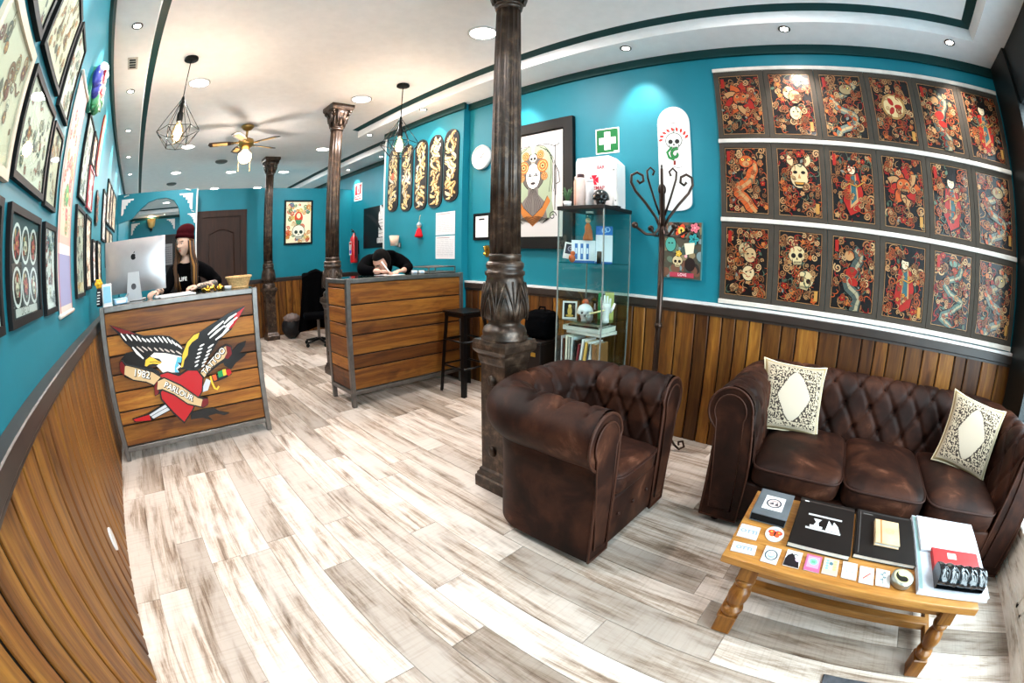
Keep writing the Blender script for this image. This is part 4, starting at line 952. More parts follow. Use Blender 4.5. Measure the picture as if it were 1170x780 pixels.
# --- woman portrait in the heavy dark frame
def portrait():
    w, h = .80, 1.16; A = Art(w, h, '#bdb8b5', .004, .00005); k = '#0c0a09'; g = '#8d9a82'; o = '#a8662c'
    A.up()
    for s_ in (-1, 1):
        A.poly([(s_*x, z) for x, z in ((.02, .44), (.14, .43), (.22, .38), (.27, .28), (.26, -.2), (.29, -.34), (.2, -.40), (.05, -.41), (0, -.36))], '#8f9a80')
        for q in range(4): A.line([(s_*(.04+.05*q), .44-.02*q), (s_*(.16+.04*q), .42-.05*q), (s_*(.24+.025*q), .30-.06*q), (s_*(.25+.02*q), .1-.08*q), (s_*(.22+.03*q), -.1)], .006, k)
        A.line([(s_*.30, .42), (s_*.30, -.3)], .010, k); A.line([(s_*.30, .2), (s_*.35, .1), (s_*.36, 0), (s_*.31, -.02)], .010, k); A.spiral(s_*.27, -.36, .05, .010, k, 0, 1.4, s_)
        A.line([(s_*.05, .445), (s_*.2, .44), (s_*.30, .40), (s_*.36, .43)], .008, k)
    A.ell(0, .14, .17, .215, '#15110f'); A.ell(0, .14, .162, .207, '#57504a')
    A.poly([(-.06, .03), (.06, .03), (.075, -.12), (.16, -.2), (.2, -.38), (0, -.45), (-.2, -.38), (-.16, -.2), (-.075, -.12)], '#6a625e')
    for q in range(5): A.line([(-.15+.03*q, -.36+.01*q), (-.10+.02*q, -.2), (-.03+.008*q, -.06)], .004, k); A.line([(.15-.03*q, -.36+.01*q), (.10-.02*q, -.2), (.03-.008*q, -.06)], .004, k)
    A.poly([(-.20, -.14), (-.13, -.26), (0, -.36), (.13, -.26), (.20, -.14), (.24, -.2), (.14, -.36), (0, -.47), (-.14, -.36), (-.24, -.2)], o)
    A.line([(-.2, -.14), (-.13, -.26), (0, -.36), (.13, -.26), (.2, -.14)], .006, k)
    A.ell(0, .09, .103, .152, k); A.ell(0, .09, .097, .146, '#e6dcd6')
    for s_ in (-1, 1): A.ell(s_*.043, .105, .032, .020, '#4a423e'); A.ell(s_*.043, .108, .024, .010, '#e6dcd6'); A.ell(s_*.043, .108, .010, .010, k); A.line([(s_*.02, .135), (s_*.05, .148), (s_*.075, .135)], .006, k, 2)
    A.line([(.012, .10), (-.010, .055), (.010, .050)], .007, k); A.ell(0, .010, .036, .015, '#2a2220'); A.line([(-.09, .02), (-.06, -.03), (0, -.055), (.06, -.03), (.09, .02)], .006, k)
    A.skull(0, .29, .058, '#b9b4ae', k)
    for s_ in (-1, 1):
        for x, z, q in ((.135, .20, .075), (.105, .33, .05), (.16, .08, .045)):
            A.ell(s_*x, z, q, q, k)
            for m in range(4): A.ring(s_*x, z, q*(.92-.22*m), q*.17, [o, '#e0a060', '#b5652c', '#e8b070'][m]); 
            for m in range(6): A.line([(s_*x+cos(m)*q*.2, z+sin(m)*q*.2), (s_*x+cos(m+.5)*q*.9, z+sin(m+.5)*q*.9)], .003, k)
    for q in range(5):
        for s_ in (-1, 1): A.line([(0, -.45+.02*q), (s_*.08, -.40+.01*q), (s_*(.14+.02*q), -.44+.01*q), (s_*(.2+.01*q), -.38)], .006, k)
    return A
framed('framed_picture', 'large woman with orange roses in a heavy dark frame beside the big column', 'picture', (3.69, 2.57+.54, 2.37), TR, 1.08, 1.42, .115, .05, P('#070403', .4, 0, 0, spec=.3), portrait())

# --- first-aid sign and cabinet
def cross_sign():
    A = Art(.265, .265, '#f0efe9', .004); A.rect(-.122, .122, -.122, .122, '#07602c'); A.rect(-.035, .035, -.095, .095, '#f2f4ef'); A.rect(-.095, .095, -.035, .035, '#f2f4ef'); A.rect(.07, .12, -.12, -.11, '#f2f4ef')
    o = A.build('first_aid_sign'); put(o, (3.685, 2.185, 2.755), TR); tag(o, 'square green sign with a white cross above the white cabinet', 'sign')
cross_sign()
def aidbox():
    t = thing('first_aid_cabinet', 'white first-aid wall cabinet with red cross and lettering above the glass cabinet', 'cabinet', (3.692, 2.225, 2.05), TR)
    b = MB(); w, h, d = .46, .51, .16
    b.prism([(-w/2, 0), (w/2, 0), (w/2, h-.08), (w/2-.09, h), (-w/2+.02, h), (-w/2, h-.04)], -d, 0); b.build('body', M_whitegloss, t)
    b = MB(); b.prism([(-w/2+.006, .006), (w/2-.006, .006), (w/2-.006, h-.085), (w/2-.09, h-.01), (-w/2+.02, h-.01), (-w/2+.006, h-.045)], -d-.008, -d-.002); dr = b.build('door', M_whitegloss, t)
    A = Art(w, h, '#ffffff', None, .0001); c = '#c8102e'
    for k in range(4):
        a = k*pi/2; q = lambda x, z: (-.014+x*cos(a)-z*sin(a), .276+x*sin(a)+z*cos(a)-h/2)
        A.poly([q(0, 0), q(-.02, .022), q(-.034, .048), q(.034, .048), q(.02, .022)], c)
    A.build('red_cross', M_print, dr, (0, -d-.009, h/2))
    for nm, sz, x, z in (('FREMAP', .05, .012, .195), ('BAR', .045, .06, .395)): A = Art(w, h, '#ffffff', None, .0001); A.text(nm, sz, x, z-h/2, '#a02438', 0, .0012); A.build('lettering', M_print, dr, (0, -d-.009, h/2))
    for z_ in (.06, .36): b = MB(); b.cyl((w/2-.03, -d-.012, z_), .008, .006, 10); b.build('latch', M_steel, dr)
aidbox()

# --- skateboard deck with a skull
def deckshape(w, h, n=14, tail=.8):
    pts = []
    for i in range(n+1): a = pi*i/n; pts.append((w/2*cos(a), h/2-w/2+w/2*sin(a)*1.05))
    for i in range(n+1): a = pi+pi*i/n; pts.append((w/2*math.copysign(abs(cos(a))**.75, cos(a)), -h/2+w/2*tail*.6+w/2*tail*.6*sin(a)))
    return pts
def skulldeck():
    t = thing('skateboard_deck', 'white skateboard deck with a skull and green curl, hung behind the coat stand', 'skateboard', (3.687, 1.475, 2.53), TR)
    sh = deckshape(.315, .98); b = MB(); b.prism(sh, -.012, .004); b.prism([(x*1.02, z*1.005) for x, z in sh], -.008, .0)
    b.build('deck', M_whitegloss, t)
    A = Art(.30, .96, '#fff', None, .00006); k = '#161412'; r_ = '#a82a20'; g = '#1f6e38'
    for i in range(9):
        a = .2+i*.34; A.leaf(.11*cos(a), .16+.09*sin(a), .05, a+.5, r_, '#f0eeee'); 
    A.line([(.03*cos(i*.5)+.01*i*.3-.02, .28-.018*i) for i in range(8)], .014, k); A.line([(.03*cos(i*.5)+.01*i*.3-.02, .28-.018*i) for i in range(8)], .009, '#7d8a80')
    A.skull(.0, .15, .082, '#b9bcb8', k); A.spiral(.015, .03, .055, .03, k, 1.2, .9, 1); A.spiral(.015, .03, .055, .022, g, 1.2, .9, 1); A.line([(-.02, .10), (-.07, .05), (-.05, .0), (.0, -.02)], .024, g)
    A.rect(-.01, .012, -.07, -.03, '#7a2318'); A.line([(-.03, -.1), (.0, -.09), (.04, -.1), (.07, -.09)], .004, k); A.line([(-.03, .33), (.0, .335), (.03, .33)], .005, k)
    A.build('graphic', M_print, t, (0, -.0125, 0))
skulldeck()
def patchboard():
    t = thing('collage_painting', 'square collage panel of painted faces and flowers behind the coat stand', 'painting', (3.69, 1.41, 1.69), TR)
    w, h = .39, .50; b = MB(); b.box(-w/2, w/2, -.028, 0, -h/2, h/2); b.build('board', P('#3f6f70', .6), t)
    A = Art(w-.01, h-.01, '#4a4438', .002, .00005); r = random.Random(4)
    for _ in range(50): A.ell(r.uniform(-w/2, w/2), r.uniform(-h/2, h/2), r.uniform(.02, .05), r.uniform(.02, .05), r.choice(['#5d6b58', '#3b4a46', '#8a7a5c', '#2a2622', '#6f4a3a', '#74888a']), r.uniform(0, 3))
    A.flower(0, .17, .062, '#cf4a2a', '#f0c050'); A.ell(0, .17, .03, .035, '#f0c050'); A.ell(0, .175, .010, .012, '#16100c'); A.rect(-.005, .005, .145, .17, '#16100c')
    A.flower(.13, .2, .045, '#d8707c', '#e8a0a0'); A.flower(.12, .10, .05, '#2f8f90', '#184a50')
    A.ell(-.10, .05, .055, .07, '#101010'); A.ell(-.10, .05, .05, .065, '#4e9a8c'); A.ell(-.115, .06, .01, .006, '#101010'); A.ell(-.085, .06, .01, .006, '#101010')
    A.poly([(.03, .06), (.13, .07), (.12, -.02), (.05, -.04)], '#e8d8b8'); A.skull(-.03, -.10, .05, '#c9b48a'); A.flower(-.02, -.03, .03, '#d8b040'); A.ell(.09, -.12, .05, .06, '#241a18'); A.ell(.05, -.05, .014, .014, '#e8a0a0')
    A.rect(-.1, .13, -.235, -.195, '#a83a4a'); A.text('LOVE', .035, .02, -.215, '#f0d8d8'); A.rect(-.19, -.17, -.24, .24, '#7a2a22')
    A.build('artwork', M_gloss, t, (0, -.03, 0))
patchboard()

# --- five painted decks on the pier
M_deckedge = P('#171210', .4)
def decks():
    ys = [5.83, 5.45, 5.09, 4.75, 4.42]; zs = [2.77, 2.75, 2.74, 2.74, 2.77]; hs = [1.0, 1.02, 1.03, 1.03, .98]
    nm = ['fifth deck from the big column, behind the cage pendant', 'fourth deck from the big column', 'middle deck of the five', 'second deck from the clock', 'deck nearest the clock, with twisting limbs']
    for q in range(5):
        t = thing('skateboard_deck', 'cream and black painted skateboard deck, '+nm[q], 'skateboard', (3.5845, ys[q], zs[q]), TR, 'five painted skateboard decks in a row')
        w, h = .30, hs[q]; sh = deckshape(w, h, 14, 1.2); b = MB(); b.prism(sh, -.012, .006); b.build('deck', M_deckedge, t)
        A = Art(w-.016, h-.02, '#0', None, .00004) if 0 else Art(w-.02, h-.03, '#191310', None, .00004); r = random.Random(31+q)
        A.poly([(x*.95, z*.975) for x, z in sh], '#120d0a')
        for i in range(30):
            x = r.uniform(-w*.28, w*.28); z = -h*.44+h*.88*(i+.5)/30; lim = w*.34; a = r.uniform(-1.2, 1.2)+(pi/2 if i % 3 else 0); L = r.uniform(.13, .24)
            pts = [(x+(cos(a)*L*(j/8-.5))+.02*sin(j), z+sin(a)*L*(j/8-.5)) for j in range(9)]; pts = [(max(-lim, min(lim, p[0])), max(-h*.46, min(h*.46, p[1]))) for p in pts]
            A.line(pts, .072, '#0e0a08', 2); A.line(pts, .050, r.choice(['#a8834a', '#c4a870', '#7f6236', '#b8985e', '#a8a090']), 2); A.line([(p[0]-.006, p[1]+.004) for p in pts], .012, '#d0bc90', 2)
        if q == 0: A.ell(0, .05, .04, .06, '#c2522c')
        A.build('graphic', M_gloss, t, (0, -.0125, 0))
decks()
# papers, doll, clock, certificate, brass switch
for q, (z, nm) in enumerate(((2.0, 'upper of the two printed lists under the decks'), (1.685, 'lower of the two printed lists under the decks'))):
    A = Art(.40, .30, '#c9c8c8', .002); r = random.Random(q); A.scribble(-.17, .17, -.12, .11, 12, '#9a98a0', r, .0022); A.rect(-.17, .1, .122, .130, '#8a6a70')
    o = A.build('printed_list'); put(o, (3.589, 4.53, z), TR); tag(o, 'white sheet, '+nm, 'paper', 'printed lists pinned under the decks')
def doll():
    t = thing('felt_doll', 'small red felt doll ornament hanging on a string below the decks', 'ornament', (3.56, 5.08, 1.83), TR)
    b = MB(); b.lathe([(.012, .14), (.03, .12), (.045, .07), (.062, .03), (.055, .01), (.01, 0)], n=16); b.build('dress', P('#b8101c', .9), t)
    b = MB(); b.ball((0, 0, .165), .032); b.build('head', P('#caa78f', .8), t)
    b = MB(); b.lathe([(.036, .17), (.036, .185), (.02, .21), (.004, .225)], n=14); b.build('hat', P('#8f9aa0', .9), t)
    b = MB(); b.tube([(0, 0, .22), (0, .01, .30), (0, .025, .32)], .003, 5); b.build('string', P('#c9a060', .8), t)
doll()
def clock():
    t = thing('wall_clock', 'round white wall clock left of the big column', 'clock', (3.69, 3.93, 2.80), TR)
    b = MB(); b.T = Matrix.Rotation(pi/2, 4, 'X'); b.lathe([(.13, 0), (.155, .01), (.16, .045), (.15, .06), (.14, .055), (.138, .035)], n=40); b.build('case', M_whitegloss, t)
    A = Art(.30, .30, '#fff', None); A.ell(0, 0, .138, .138, '#dcd8d6', n=36)
    for k in range(12): a = k*pi/6; A.line([(cos(a)*.115, sin(a)*.115), (cos(a)*.13, sin(a)*.13)], .005, '#55504e')
    A.build('dial', M_print, t, (0, -.037, 0))
    A = Art(.30, .30, '#fff', None); A.line([(0, 0), (.05, .05)], .007, '#222'*1+'222'); A.line([(0, 0), (-.02, -.09)], .005, '#222222'); A.ell(0, 0, .008, .008, '#222222'); A.build('hands', M_print, t, (0, -.040, 0))
clock()
A = Art(.22, .26, '#e6e2de', .002); A.scribble(-.08, .08, -.09, .05, 6, '#8a8890', random.Random(2), .0025); A.rect(-.05, .05, .08, .1, '#2a2a2a')
framed('framed_certificate', 'small black-framed certificate below the wall clock, left of the big column', 'certificate', (3.69, 3.93, 1.93), TR, .29, .33, .022, .02, M_black, A)
t = thing('brass_ornament', 'small brass hook ornament on the wall beside the big column', 'ornament', (3.69, 3.83, 1.63), TR)
b = MB(); b.prism([(-.03, -.07), (.03, -.07), (.04, 0), (.02, .07), (-.02, .07), (-.04, 0)], -.012, 0); b.build('backplate', P('#a87a2c', .3, .9), t)
b = MB(); b.tube([(0, -.01, .02), (0, -.05, .01), (0, -.06, .04), (0, -.04, .06)], .012); b.ball((0, -.05, -.03), .022); b.build('hook', P('#c9983c', .25, .9), t)
# lampshade-like cup above the bent person
b = MB(); b.lathe([(.055, 0), (.075, .15), (.07, .15), (.05, .01)], n=24); t = thing('wall_lamp', 'small beige tapered shade on the wall above the writing person', 'wall lamp', (3.49, 5.62, 1.735), 0)
b.build('shade', P('#c8a893', .8), t); b = MB(); b.tube([(0, 0, .02), (.06, 0, .01), (.1, 0, .01)], .012); b.cyl((.085, 0, -.02), .03, .06); b.build('bracket', M_steel, t)

# --- recess: extinguisher, sign, black poster
def extinguisher():
    t = thing('fire_extinguisher', 'red fire extinguisher on the recess wall beside the black poster', 'fire extinguisher', (4.49, 8.97, 1.45), TR)
    b = MB(); b.lathe([(.06, 0), (.085, .01), (.09, .04), (.09, .50), (.08, .56), (.045, .61), (.03, .62), (.03, .66)], n=24); b.build('cylinder', P('#b00f14', .3, 0, .4), t)
    A = Art(.12, .3, '#d8d2cc', .001); A.rect(-.05, .05, .08, .13, '#b00f14'); A.rect(-.05, .05, -.12, -.04, '#5a50b0'); A.scribble(-.05, .05, -.03, .07, 5, '#444444', random.Random(1), .003); A.build('label', M_print, t, (0, -.094, .33))
    b = MB(); b.tube([(0, 0, .66), (0, 0, .70), (-.03, -.02, .74), (-.10, -.03, .76)], .012); b.tube([(0, 0, .70), (-.08, -.02, .71)], .01); b.build('valve_handle', M_black, t)
    b = MB(); b.tube([(.02, 0, .68), (.09, -.02, .66), (.115, -.02, .5), (.11, -.02, .2), (.10, -.02, .1)], .012); b.build('hose', M_black, t)
    b = MB(); b.box(-.04, .04, .085, .11, .2, .5); b.build('wall_bracket', M_black, t)
extinguisher()
A = Art(.38, .40, '#e8e4e0', .004); A.rect(-.15, .15, -.06, .17, '#c01820'); A.rect(-.05, .05, -.03, .12, '#f0ece8'); A.rect(-.03, .03, .0, .1, '#8a1018'); A.ell(0, .14, .03, .02, '#f0ece8'); A.rect(-.15, .15, -.17, -.09, '#c01820'); A.rect(-.12, .12, -.145, -.115, '#f0ece8')
o = A.build('fire_sign'); put(o, (4.59, 9.0, 3.06), TR); tag(o, 'white and red fire extinguisher sign high on the recess wall', 'sign')
def poster():
    A = Art(1.36, .88, '#060505', .006, .00008); g = '#d8d4d2'; x0 = .0
    for k in range(7):
        x = x0+.055*k; hh = .32+.12*(k % 2)+.05*(k % 3); A.poly([(x, -.22), (x, hh-.08), (x+.025, hh), (x+.05, hh-.08), (x+.05, -.22)], g); A.line([(x+.025, -.2), (x+.025, hh-.1)], .008, '#0d0a0b')
    for k in range(5): A.line([(x0, -.15+.07*k), (x0+.38, -.13+.07*k)], .009, '#0d0a0b')
    A.rect(x0-.06, x0+.42, -.34, -.24, g)
    for k in range(9): A.rect(x0-.04+k*.05, x0-.02+k*.05, -.33, -.25, '#0d0a0b')
    A.line([(-.55, .3), (-.3, .22), (-.05, .08), (.12, -.08)], .09, '#1f1b1d', 2)
    return A
A = poster(); o = A.build('black_poster', M_gloss); put(o, (4.59, 8.02, 2.2), TR); tag(o, 'large black poster with pale castle-like lettering in the wall recess', 'poster')
# --- framed print on the back wall
def backprint():
    A = Art(.60, .90, '#e9dcb8', .003, .00005); r = random.Random(9)
    for _ in range(60): A.swirl(r.uniform(-.28, .28), r.uniform(-.43, .43), r.uniform(.03, .06), r.choice(['#d98a3a', '#5a8f5c', '#e8c860', '#4f7f9a', '#d4553a', '#e6d0a0']), '#3a2a22', r.uniform(0, 6), r.choice((-1, 1)))
    A.ell(0, .10, .10, .13, '#c8402c'); A.ell(0, .14, .05, .06, '#e8d2a8'); A.skull(0, -.22, .15, '#e8e4cc', '#2a3a32'); A.poly([(-.08, .05), (.08, .05), (.05, -.05), (-.05, -.05)], '#3f7f5a')
    return A
framed('framed_print', 'colourful print in a black frame on the back wall between two columns', 'print', (3.26, 9.345, 2.41), 0, .68, .97, .035, .03, M_black, backprint())

# --- arch ornaments, far wall ornaments, sconce
def fret(label, x, y, z, s, fx, fz, grp):
    t = thing('fretwork_bracket', label, 'ornament', (x, y+.002, z), 0, group=grp)
    b = MB(); n = 7; pts = [(0, 0), (s, 0)]
    for i in range(n): a = i/n; pts += [(s*(1-a)-s*.02, -s*.10-s*a*.45), (s*(1-a)-s*.16, -s*.16-s*a*.62)]
    pts = [(0, 0), (s, 0), (s*.96, -s*.12), (s*.74, -s*.10), (s*.70, -s*.26), (s*.52, -s*.24), (s*.50, -s*.44), (s*.34, -s*.42), (s*.36, -s*.66), (s*.20, -s*.66), (s*.20, -s*.95), (s*.08, -s*1.12), (0, -s*1.1)]
    b.prism([(fx*a, fz*c) for a, c in pts], -.014, 0)
    for i in range(5): b.ball((fx*s*(.2+.08*i), -.014, -fz*s*(.2+.02*i)*(-1)), .012*s*4, 8, 6)
    b.build('fretwork', M_whitegloss, t); return t
g_ = 'white fretwork brackets around the arch'
fret('white fretwork bracket at the upper left of the arch', -.81, 9.0, 3.04, .27, 1, 1, g_)
fret('white fretwork bracket at the upper right of the arch', .76, 9.0, 3.06, .29, -1, 1, g_)
fret('white fretwork bracket at the right foot of the arch, beside the door', .835, 9.0, 2.66, .17, -1, 1, g_)
fret('white fretwork bracket on the far wall seen left through the arch', -1.08, YE, 3.42, .36, 1, 1, g_)
fret('white fretwork bracket on the far wall seen right through the arch', .74, YE, 3.46, .34, -1, 1, g_)
t = thing('wall_sconce', 'gold and cream wall sconce on the far wall seen through the arch', 'wall lamp', (-.24, YE, 3.3))
b = MB(); b.lathe([(.06, -.12), (.14, -.05), (.17, .20), (.16, .2), (.05, -.1)], c=(0, -.14, 0), n=20); b.build('shade', P('#e2b46a', .4, .2), t)
b = MB(); b.ball((0, -.1, -.15), .06); b.box(-.05, .05, -.1, 0, -.2, -.05); b.build('bracket', P('#2b2110', .4, .6), t)
lamp('lamp', 'POINT', (0, -.14, .26), 14, (1, .75, .45), t, shadow_soft_size=.05)
# dark cupboard with pale sheet behind the woman
t = thing('dark_cupboard', 'tall black cupboard behind the person in the red beanie', 'cupboard', (.33, 8.6, 0))
b = MB(); b.rbox(-.30, .26, 0, .34, 0, 2.26, .01, 1, False); b.build('body', M_black, t)
b = MB(); b.box(-.29, -.02, -.015, 0, .05, 2.2); d1 = b.build('door', M_black, t); b = MB(); b.box(.0, .25, -.015, 0, .05, 2.2); b.build('door', M_black, t)
A = Art(.22, .38, '#5d5f62', .002); A.scribble(-.09, .09, -.16, .15, 8, '#3a3c40', random.Random(1), .006); o = A.build('notice_sheet'); put(o, (.22, 8.5835, 1.9)); tag(o, 'grey sheet on the black cupboard door behind the person in the red beanie', 'paper')
# ================================================================== LEFT WALL GALLERY
def sheet(w, h, kind, seed):
    r = random.Random(seed); bg = {'flash': '#cdbda6', 'white': '#dcd8d2', 'ovals': '#2c3233', 'dragon': '#cfc4b0', 'red': '#c9a9a0', 'cream': '#d4cbb4'}[kind]
    A = Art(w, h, bg, .003, .000012); k = '#40312a'
    if kind == 'ovals':
        A.rect(-w*.38, w*.38, -h*.48, -h*.40, '#c9c6c0'); A.text('LIVE TO', .04, -.03, -h*.44, k)
        for j in range(2):
            for i in range(3):
                x, z = (i-1)*w*.29, h*.22-j*h*.42; A.ell(x, z, w*.145, h*.20, '#d8d6d2'); A.ell(x, z, w*.11, h*.165, '#3a2f2a')
                for _ in range(9): A.ell(x+r.uniform(-.07, .07)*w, z+r.uniform(-.11, .11)*h, .03*w, .03*h, r.choice(['#8f4a34', '#b58a50', '#6f7f6a', '#c9b8a0', '#a03a34']), r.uniform(0, 3))
                A.skull(x, z-.01, w*.055, '#d8cbb0', k) if (i+j) % 2 else A.flower(x, z, w*.07, '#b0524a', '#d8b060')
    else:
        A.rect(-w*.46, w*.46, -h*.47, h*.47, {'flash': '#d9c8ac', 'white': '#e4e0da', 'dragon': '#dcd2bd', 'red': '#dcc4bb', 'cream': '#ddd6c2'}[kind])
        cs = {'flash': ['#8a5a34', '#b5743a', '#7a3a2a', '#5a5a48', '#a08a60'], 'white': ['#5f6468', '#8a8f92', '#a8463a', '#6f7a5c'], 'dragon': ['#7d6f5c', '#5a6a5a', '#a05a3a', '#3a3632'], 'red': ['#a8283a', '#c85a5a', '#5a6a8a', '#d89a9a'], 'cream': ['#7a6a4a', '#a85a3a', '#5a6a5a']}[kind]
        n = int(16+w*h*150)
        for _ in range(n):
            x, z, q = r.uniform(-w*.42, w*.42), r.uniform(-h*.43, h*.43), r.uniform(.015, .04); m = r.random(); c = r.choice(cs)
            if m < .2: A.swirl(x, z, q, c, k, r.uniform(0, 6), r.choice((-1, 1)))
            elif m < .5: A.flower(x, z, q*.8, c, '#d8b060', k)
            elif m < .62: A.skull(x, z, q*.7, '#d8cbb0', k)
            elif m < .8: A.leaf(x, z, q*1.6, r.uniform(0, 6), c, k)
            else: a = r.uniform(0, 3); pts = [(x+cos(a)*j*.012, z+sin(a)*j*.012+.012*sin(j)) for j in range(9)]; A.line(pts, .018, k, 2); A.line(pts, .011, c, 2)
    return A
fr_grp = 'framed tattoo sheets on the left wall'
Lf = [ # y0,y1,z0,z1,border,mat,kind,label
 (1.02, 1.54, 1.97, 2.42, .035, 'wood', 'flash', 'large pale-framed flash sheet at the left edge, top left'),
 (1.0, 1.52, 2.47, 2.93, .03, 'black', 'flash', 'black-framed sheet at the very top left corner'),
 (1.585, 2.145, 2.49, 2.92, .028, 'black', 'flash', 'wide black-framed brown sheet, high on the left wall'),
 (1.60, 2.19, 2.0, 2.42, .028, 'black', 'dragon', 'black-framed dragon sheet that mirrors a ceiling lamp, above the ovals print'),
 (2.205, 2.56, 2.47, 2.94, .022, 'black', 'cream', 'narrow black-framed sheet, high beside the wide brown sheet'),
 (2.235, 2.54, 1.99, 2.40, .022, 'black', 'flash', 'narrow black-framed sheet right of the dragon sheet'),
 (1.625, 2.185, 1.49, 1.92, .03, 'black', 'ovals', 'black-framed print of six white ovals, lower left'),
 (2.285, 2.605, 1.48, 1.92, .026, 'black', 'white', 'tall black-framed pale sheet right of the ovals print'),
 (1.0, 1.525, 1.49, 1.915, .03, 'black', 'white', 'black-framed sheet cut by the left edge of the picture'),
 (3.46, 3.93, 2.22, 2.87, .02, 'black', 'white', 'tall black-framed pale sheet right of the pink scroll'),
 (3.43, 3.92, 1.50, 2.165, .028, 'black', 'dragon', 'tall black-framed grey sheet right of the scroll, lower'),
 (4.01, 4.34, 2.60, 2.88, .018, 'black', 'cream', 'small black-framed sheet below the painted relief'),
 (4.02, 4.40, 2.22, 2.58, .02, 'red', 'red', 'small red-framed sheet on the left wall'),
 (4.04, 4.44, 1.54, 2.17, .025, 'black', 'dragon', 'black-framed grey sheet, second right of the scroll'),
 (4.61, 4.90, 1.59, 2.0, .02, 'black', 'white', 'small black-framed sheet just before the counter'),
 (5.62, 6.10, 2.06, 2.66, .025, 'black', 'white', 'black-framed pale sheet left of the far cluster'),
 (6.2, 6.72, 2.33, 2.90, .022, 'black', 'cream', 'first frame in the upper row of the far cluster'),
 (6.76, 7.26, 2.34, 2.92, .022, 'black', 'dragon', 'second frame in the upper row of the far cluster'),
 (7.30, 8.1, 2.36, 2.94, .022, 'black', 'flash', 'last frame in the upper row of the far cluster'),
 (6.25, 6.85, 1.75, 2.27, .022, 'black', 'flash', 'first frame in the lower row of the far cluster'),
 (6.9, 7.5, 1.75, 2.28, .022, 'black', 'cream', 'second frame in the lower row of the far cluster'),
 (5.1, 5.5, 1.45, 2.02, .02, 'black', 'dragon', 'black-framed sheet on the left wall beside the computer'),
]
fm = {'black': P('#060505', .6, spec=.2), 'wood': P('#b9a892', .5), 'red': P('#8a1420', .4)}
for i, (y0, y1, z0, z1, bw, mt, kd, lb) in enumerate(Lf):
    w, h = y1-y0, z1-z0; yc = (y0+y1)/2
    framed('framed_picture', lb, 'picture', (xl(yc), yc, (z0+z1)/2), TL, w, h, bw, .025, fm[mt], sheet(w-2*bw*.9, h-2*bw*.9, kd, 200+i), None, 0, fr_grp, glass=(i < 11))
def scroll():
    t = thing('hanging_scroll', 'long pink and lilac hanging scroll between the left wall pictures', 'scroll', (xl(2.95), 2.95, 2.15), TL)
    w, h = .50, 1.42; A = Art(w, h, '#c7bdb4', .003, .00005); r = random.Random(3)
    A.rect(-.23, .23, -.30, .66, '#dba79a'); A.rect(-.23, .23, .45, .68, '#c9c0c8'); A.rect(-.23, .23, -.66, -.36, '#8f90b0'); A.rect(-.23, .23, -.36, -.30, '#d9d2cc')
    A.rect(-.16, .16, -.25, .55, '#dcb8a0'); 
    for _ in range(26): A.swirl(r.uniform(-.15, .15), r.uniform(-.22, .5), r.uniform(.03, .06), r.choice(['#c86a5a', '#d89a70', '#7a9a6a', '#e0c8a8', '#b8505a']), '#9a5a50', r.uniform(0, 6), 1)
    A.flower(0, .0, .07, '#5a9a5a', '#e0c070', '#4a5a40'); A.rect(-.23, -.215, -.7, .7, '#c85a50'); A.rect(.215, .23, -.7, .7, '#c85a50')
    A.build('painted_sheet', M_print, t, (0, -.012, 0))
    for z in (.71, -.71):
        b = MB(); b.tube([(-.27, -.015, z), (.27, -.015, z)], .014, 10); b.build('roller', P('#c8bcb0', .5), t)
scroll()
def longboards():
    t = thing('skateboard_deck', 'tall narrow red painted deck high on the left wall', 'skateboard', (xl(4.66, .005), 4.66, 2.93), TL)
    w, h = .24, .62; b = MB(); b.prism(deckshape(w, h), -.012, .004); b.build('deck', P('#9a2a20', .4), t)
    A = Art(w-.03, h-.05, '#c9886a', .001, .00005); r = random.Random(8)
    for _ in range(14): A.swirl(r.uniform(-.08, .08), r.uniform(-.26, .26), .04, r.choice(['#d8b090', '#8a2a20', '#e0d0b8']), '#2a1410', r.uniform(0, 6))
    A.build('graphic', M_gloss, t, (0, -.014, 0))
    t = thing('skateboard_deck', 'small black and orange patterned deck on the left wall above the counter', 'skateboard', (xl(4.92, .005), 4.92, 2.335), TL)
    w, h = .26, .36; b = MB(); b.prism(deckshape(w, h), -.014, .004); b.build('deck', M_black, t)
    A = Art(w-.04, h-.05, '#1a1210', .001, .00005); 
    for _ in range(22): A.flower(r.uniform(-.10, .10), r.uniform(-.15, .15), .026, r.choice(['#b8502a', '#c9a060', '#7a2a1c']), '#e0c080', '#120c0a')
    A.build('graphic', M_gloss, t, (0, -.016, 0))
longboards()
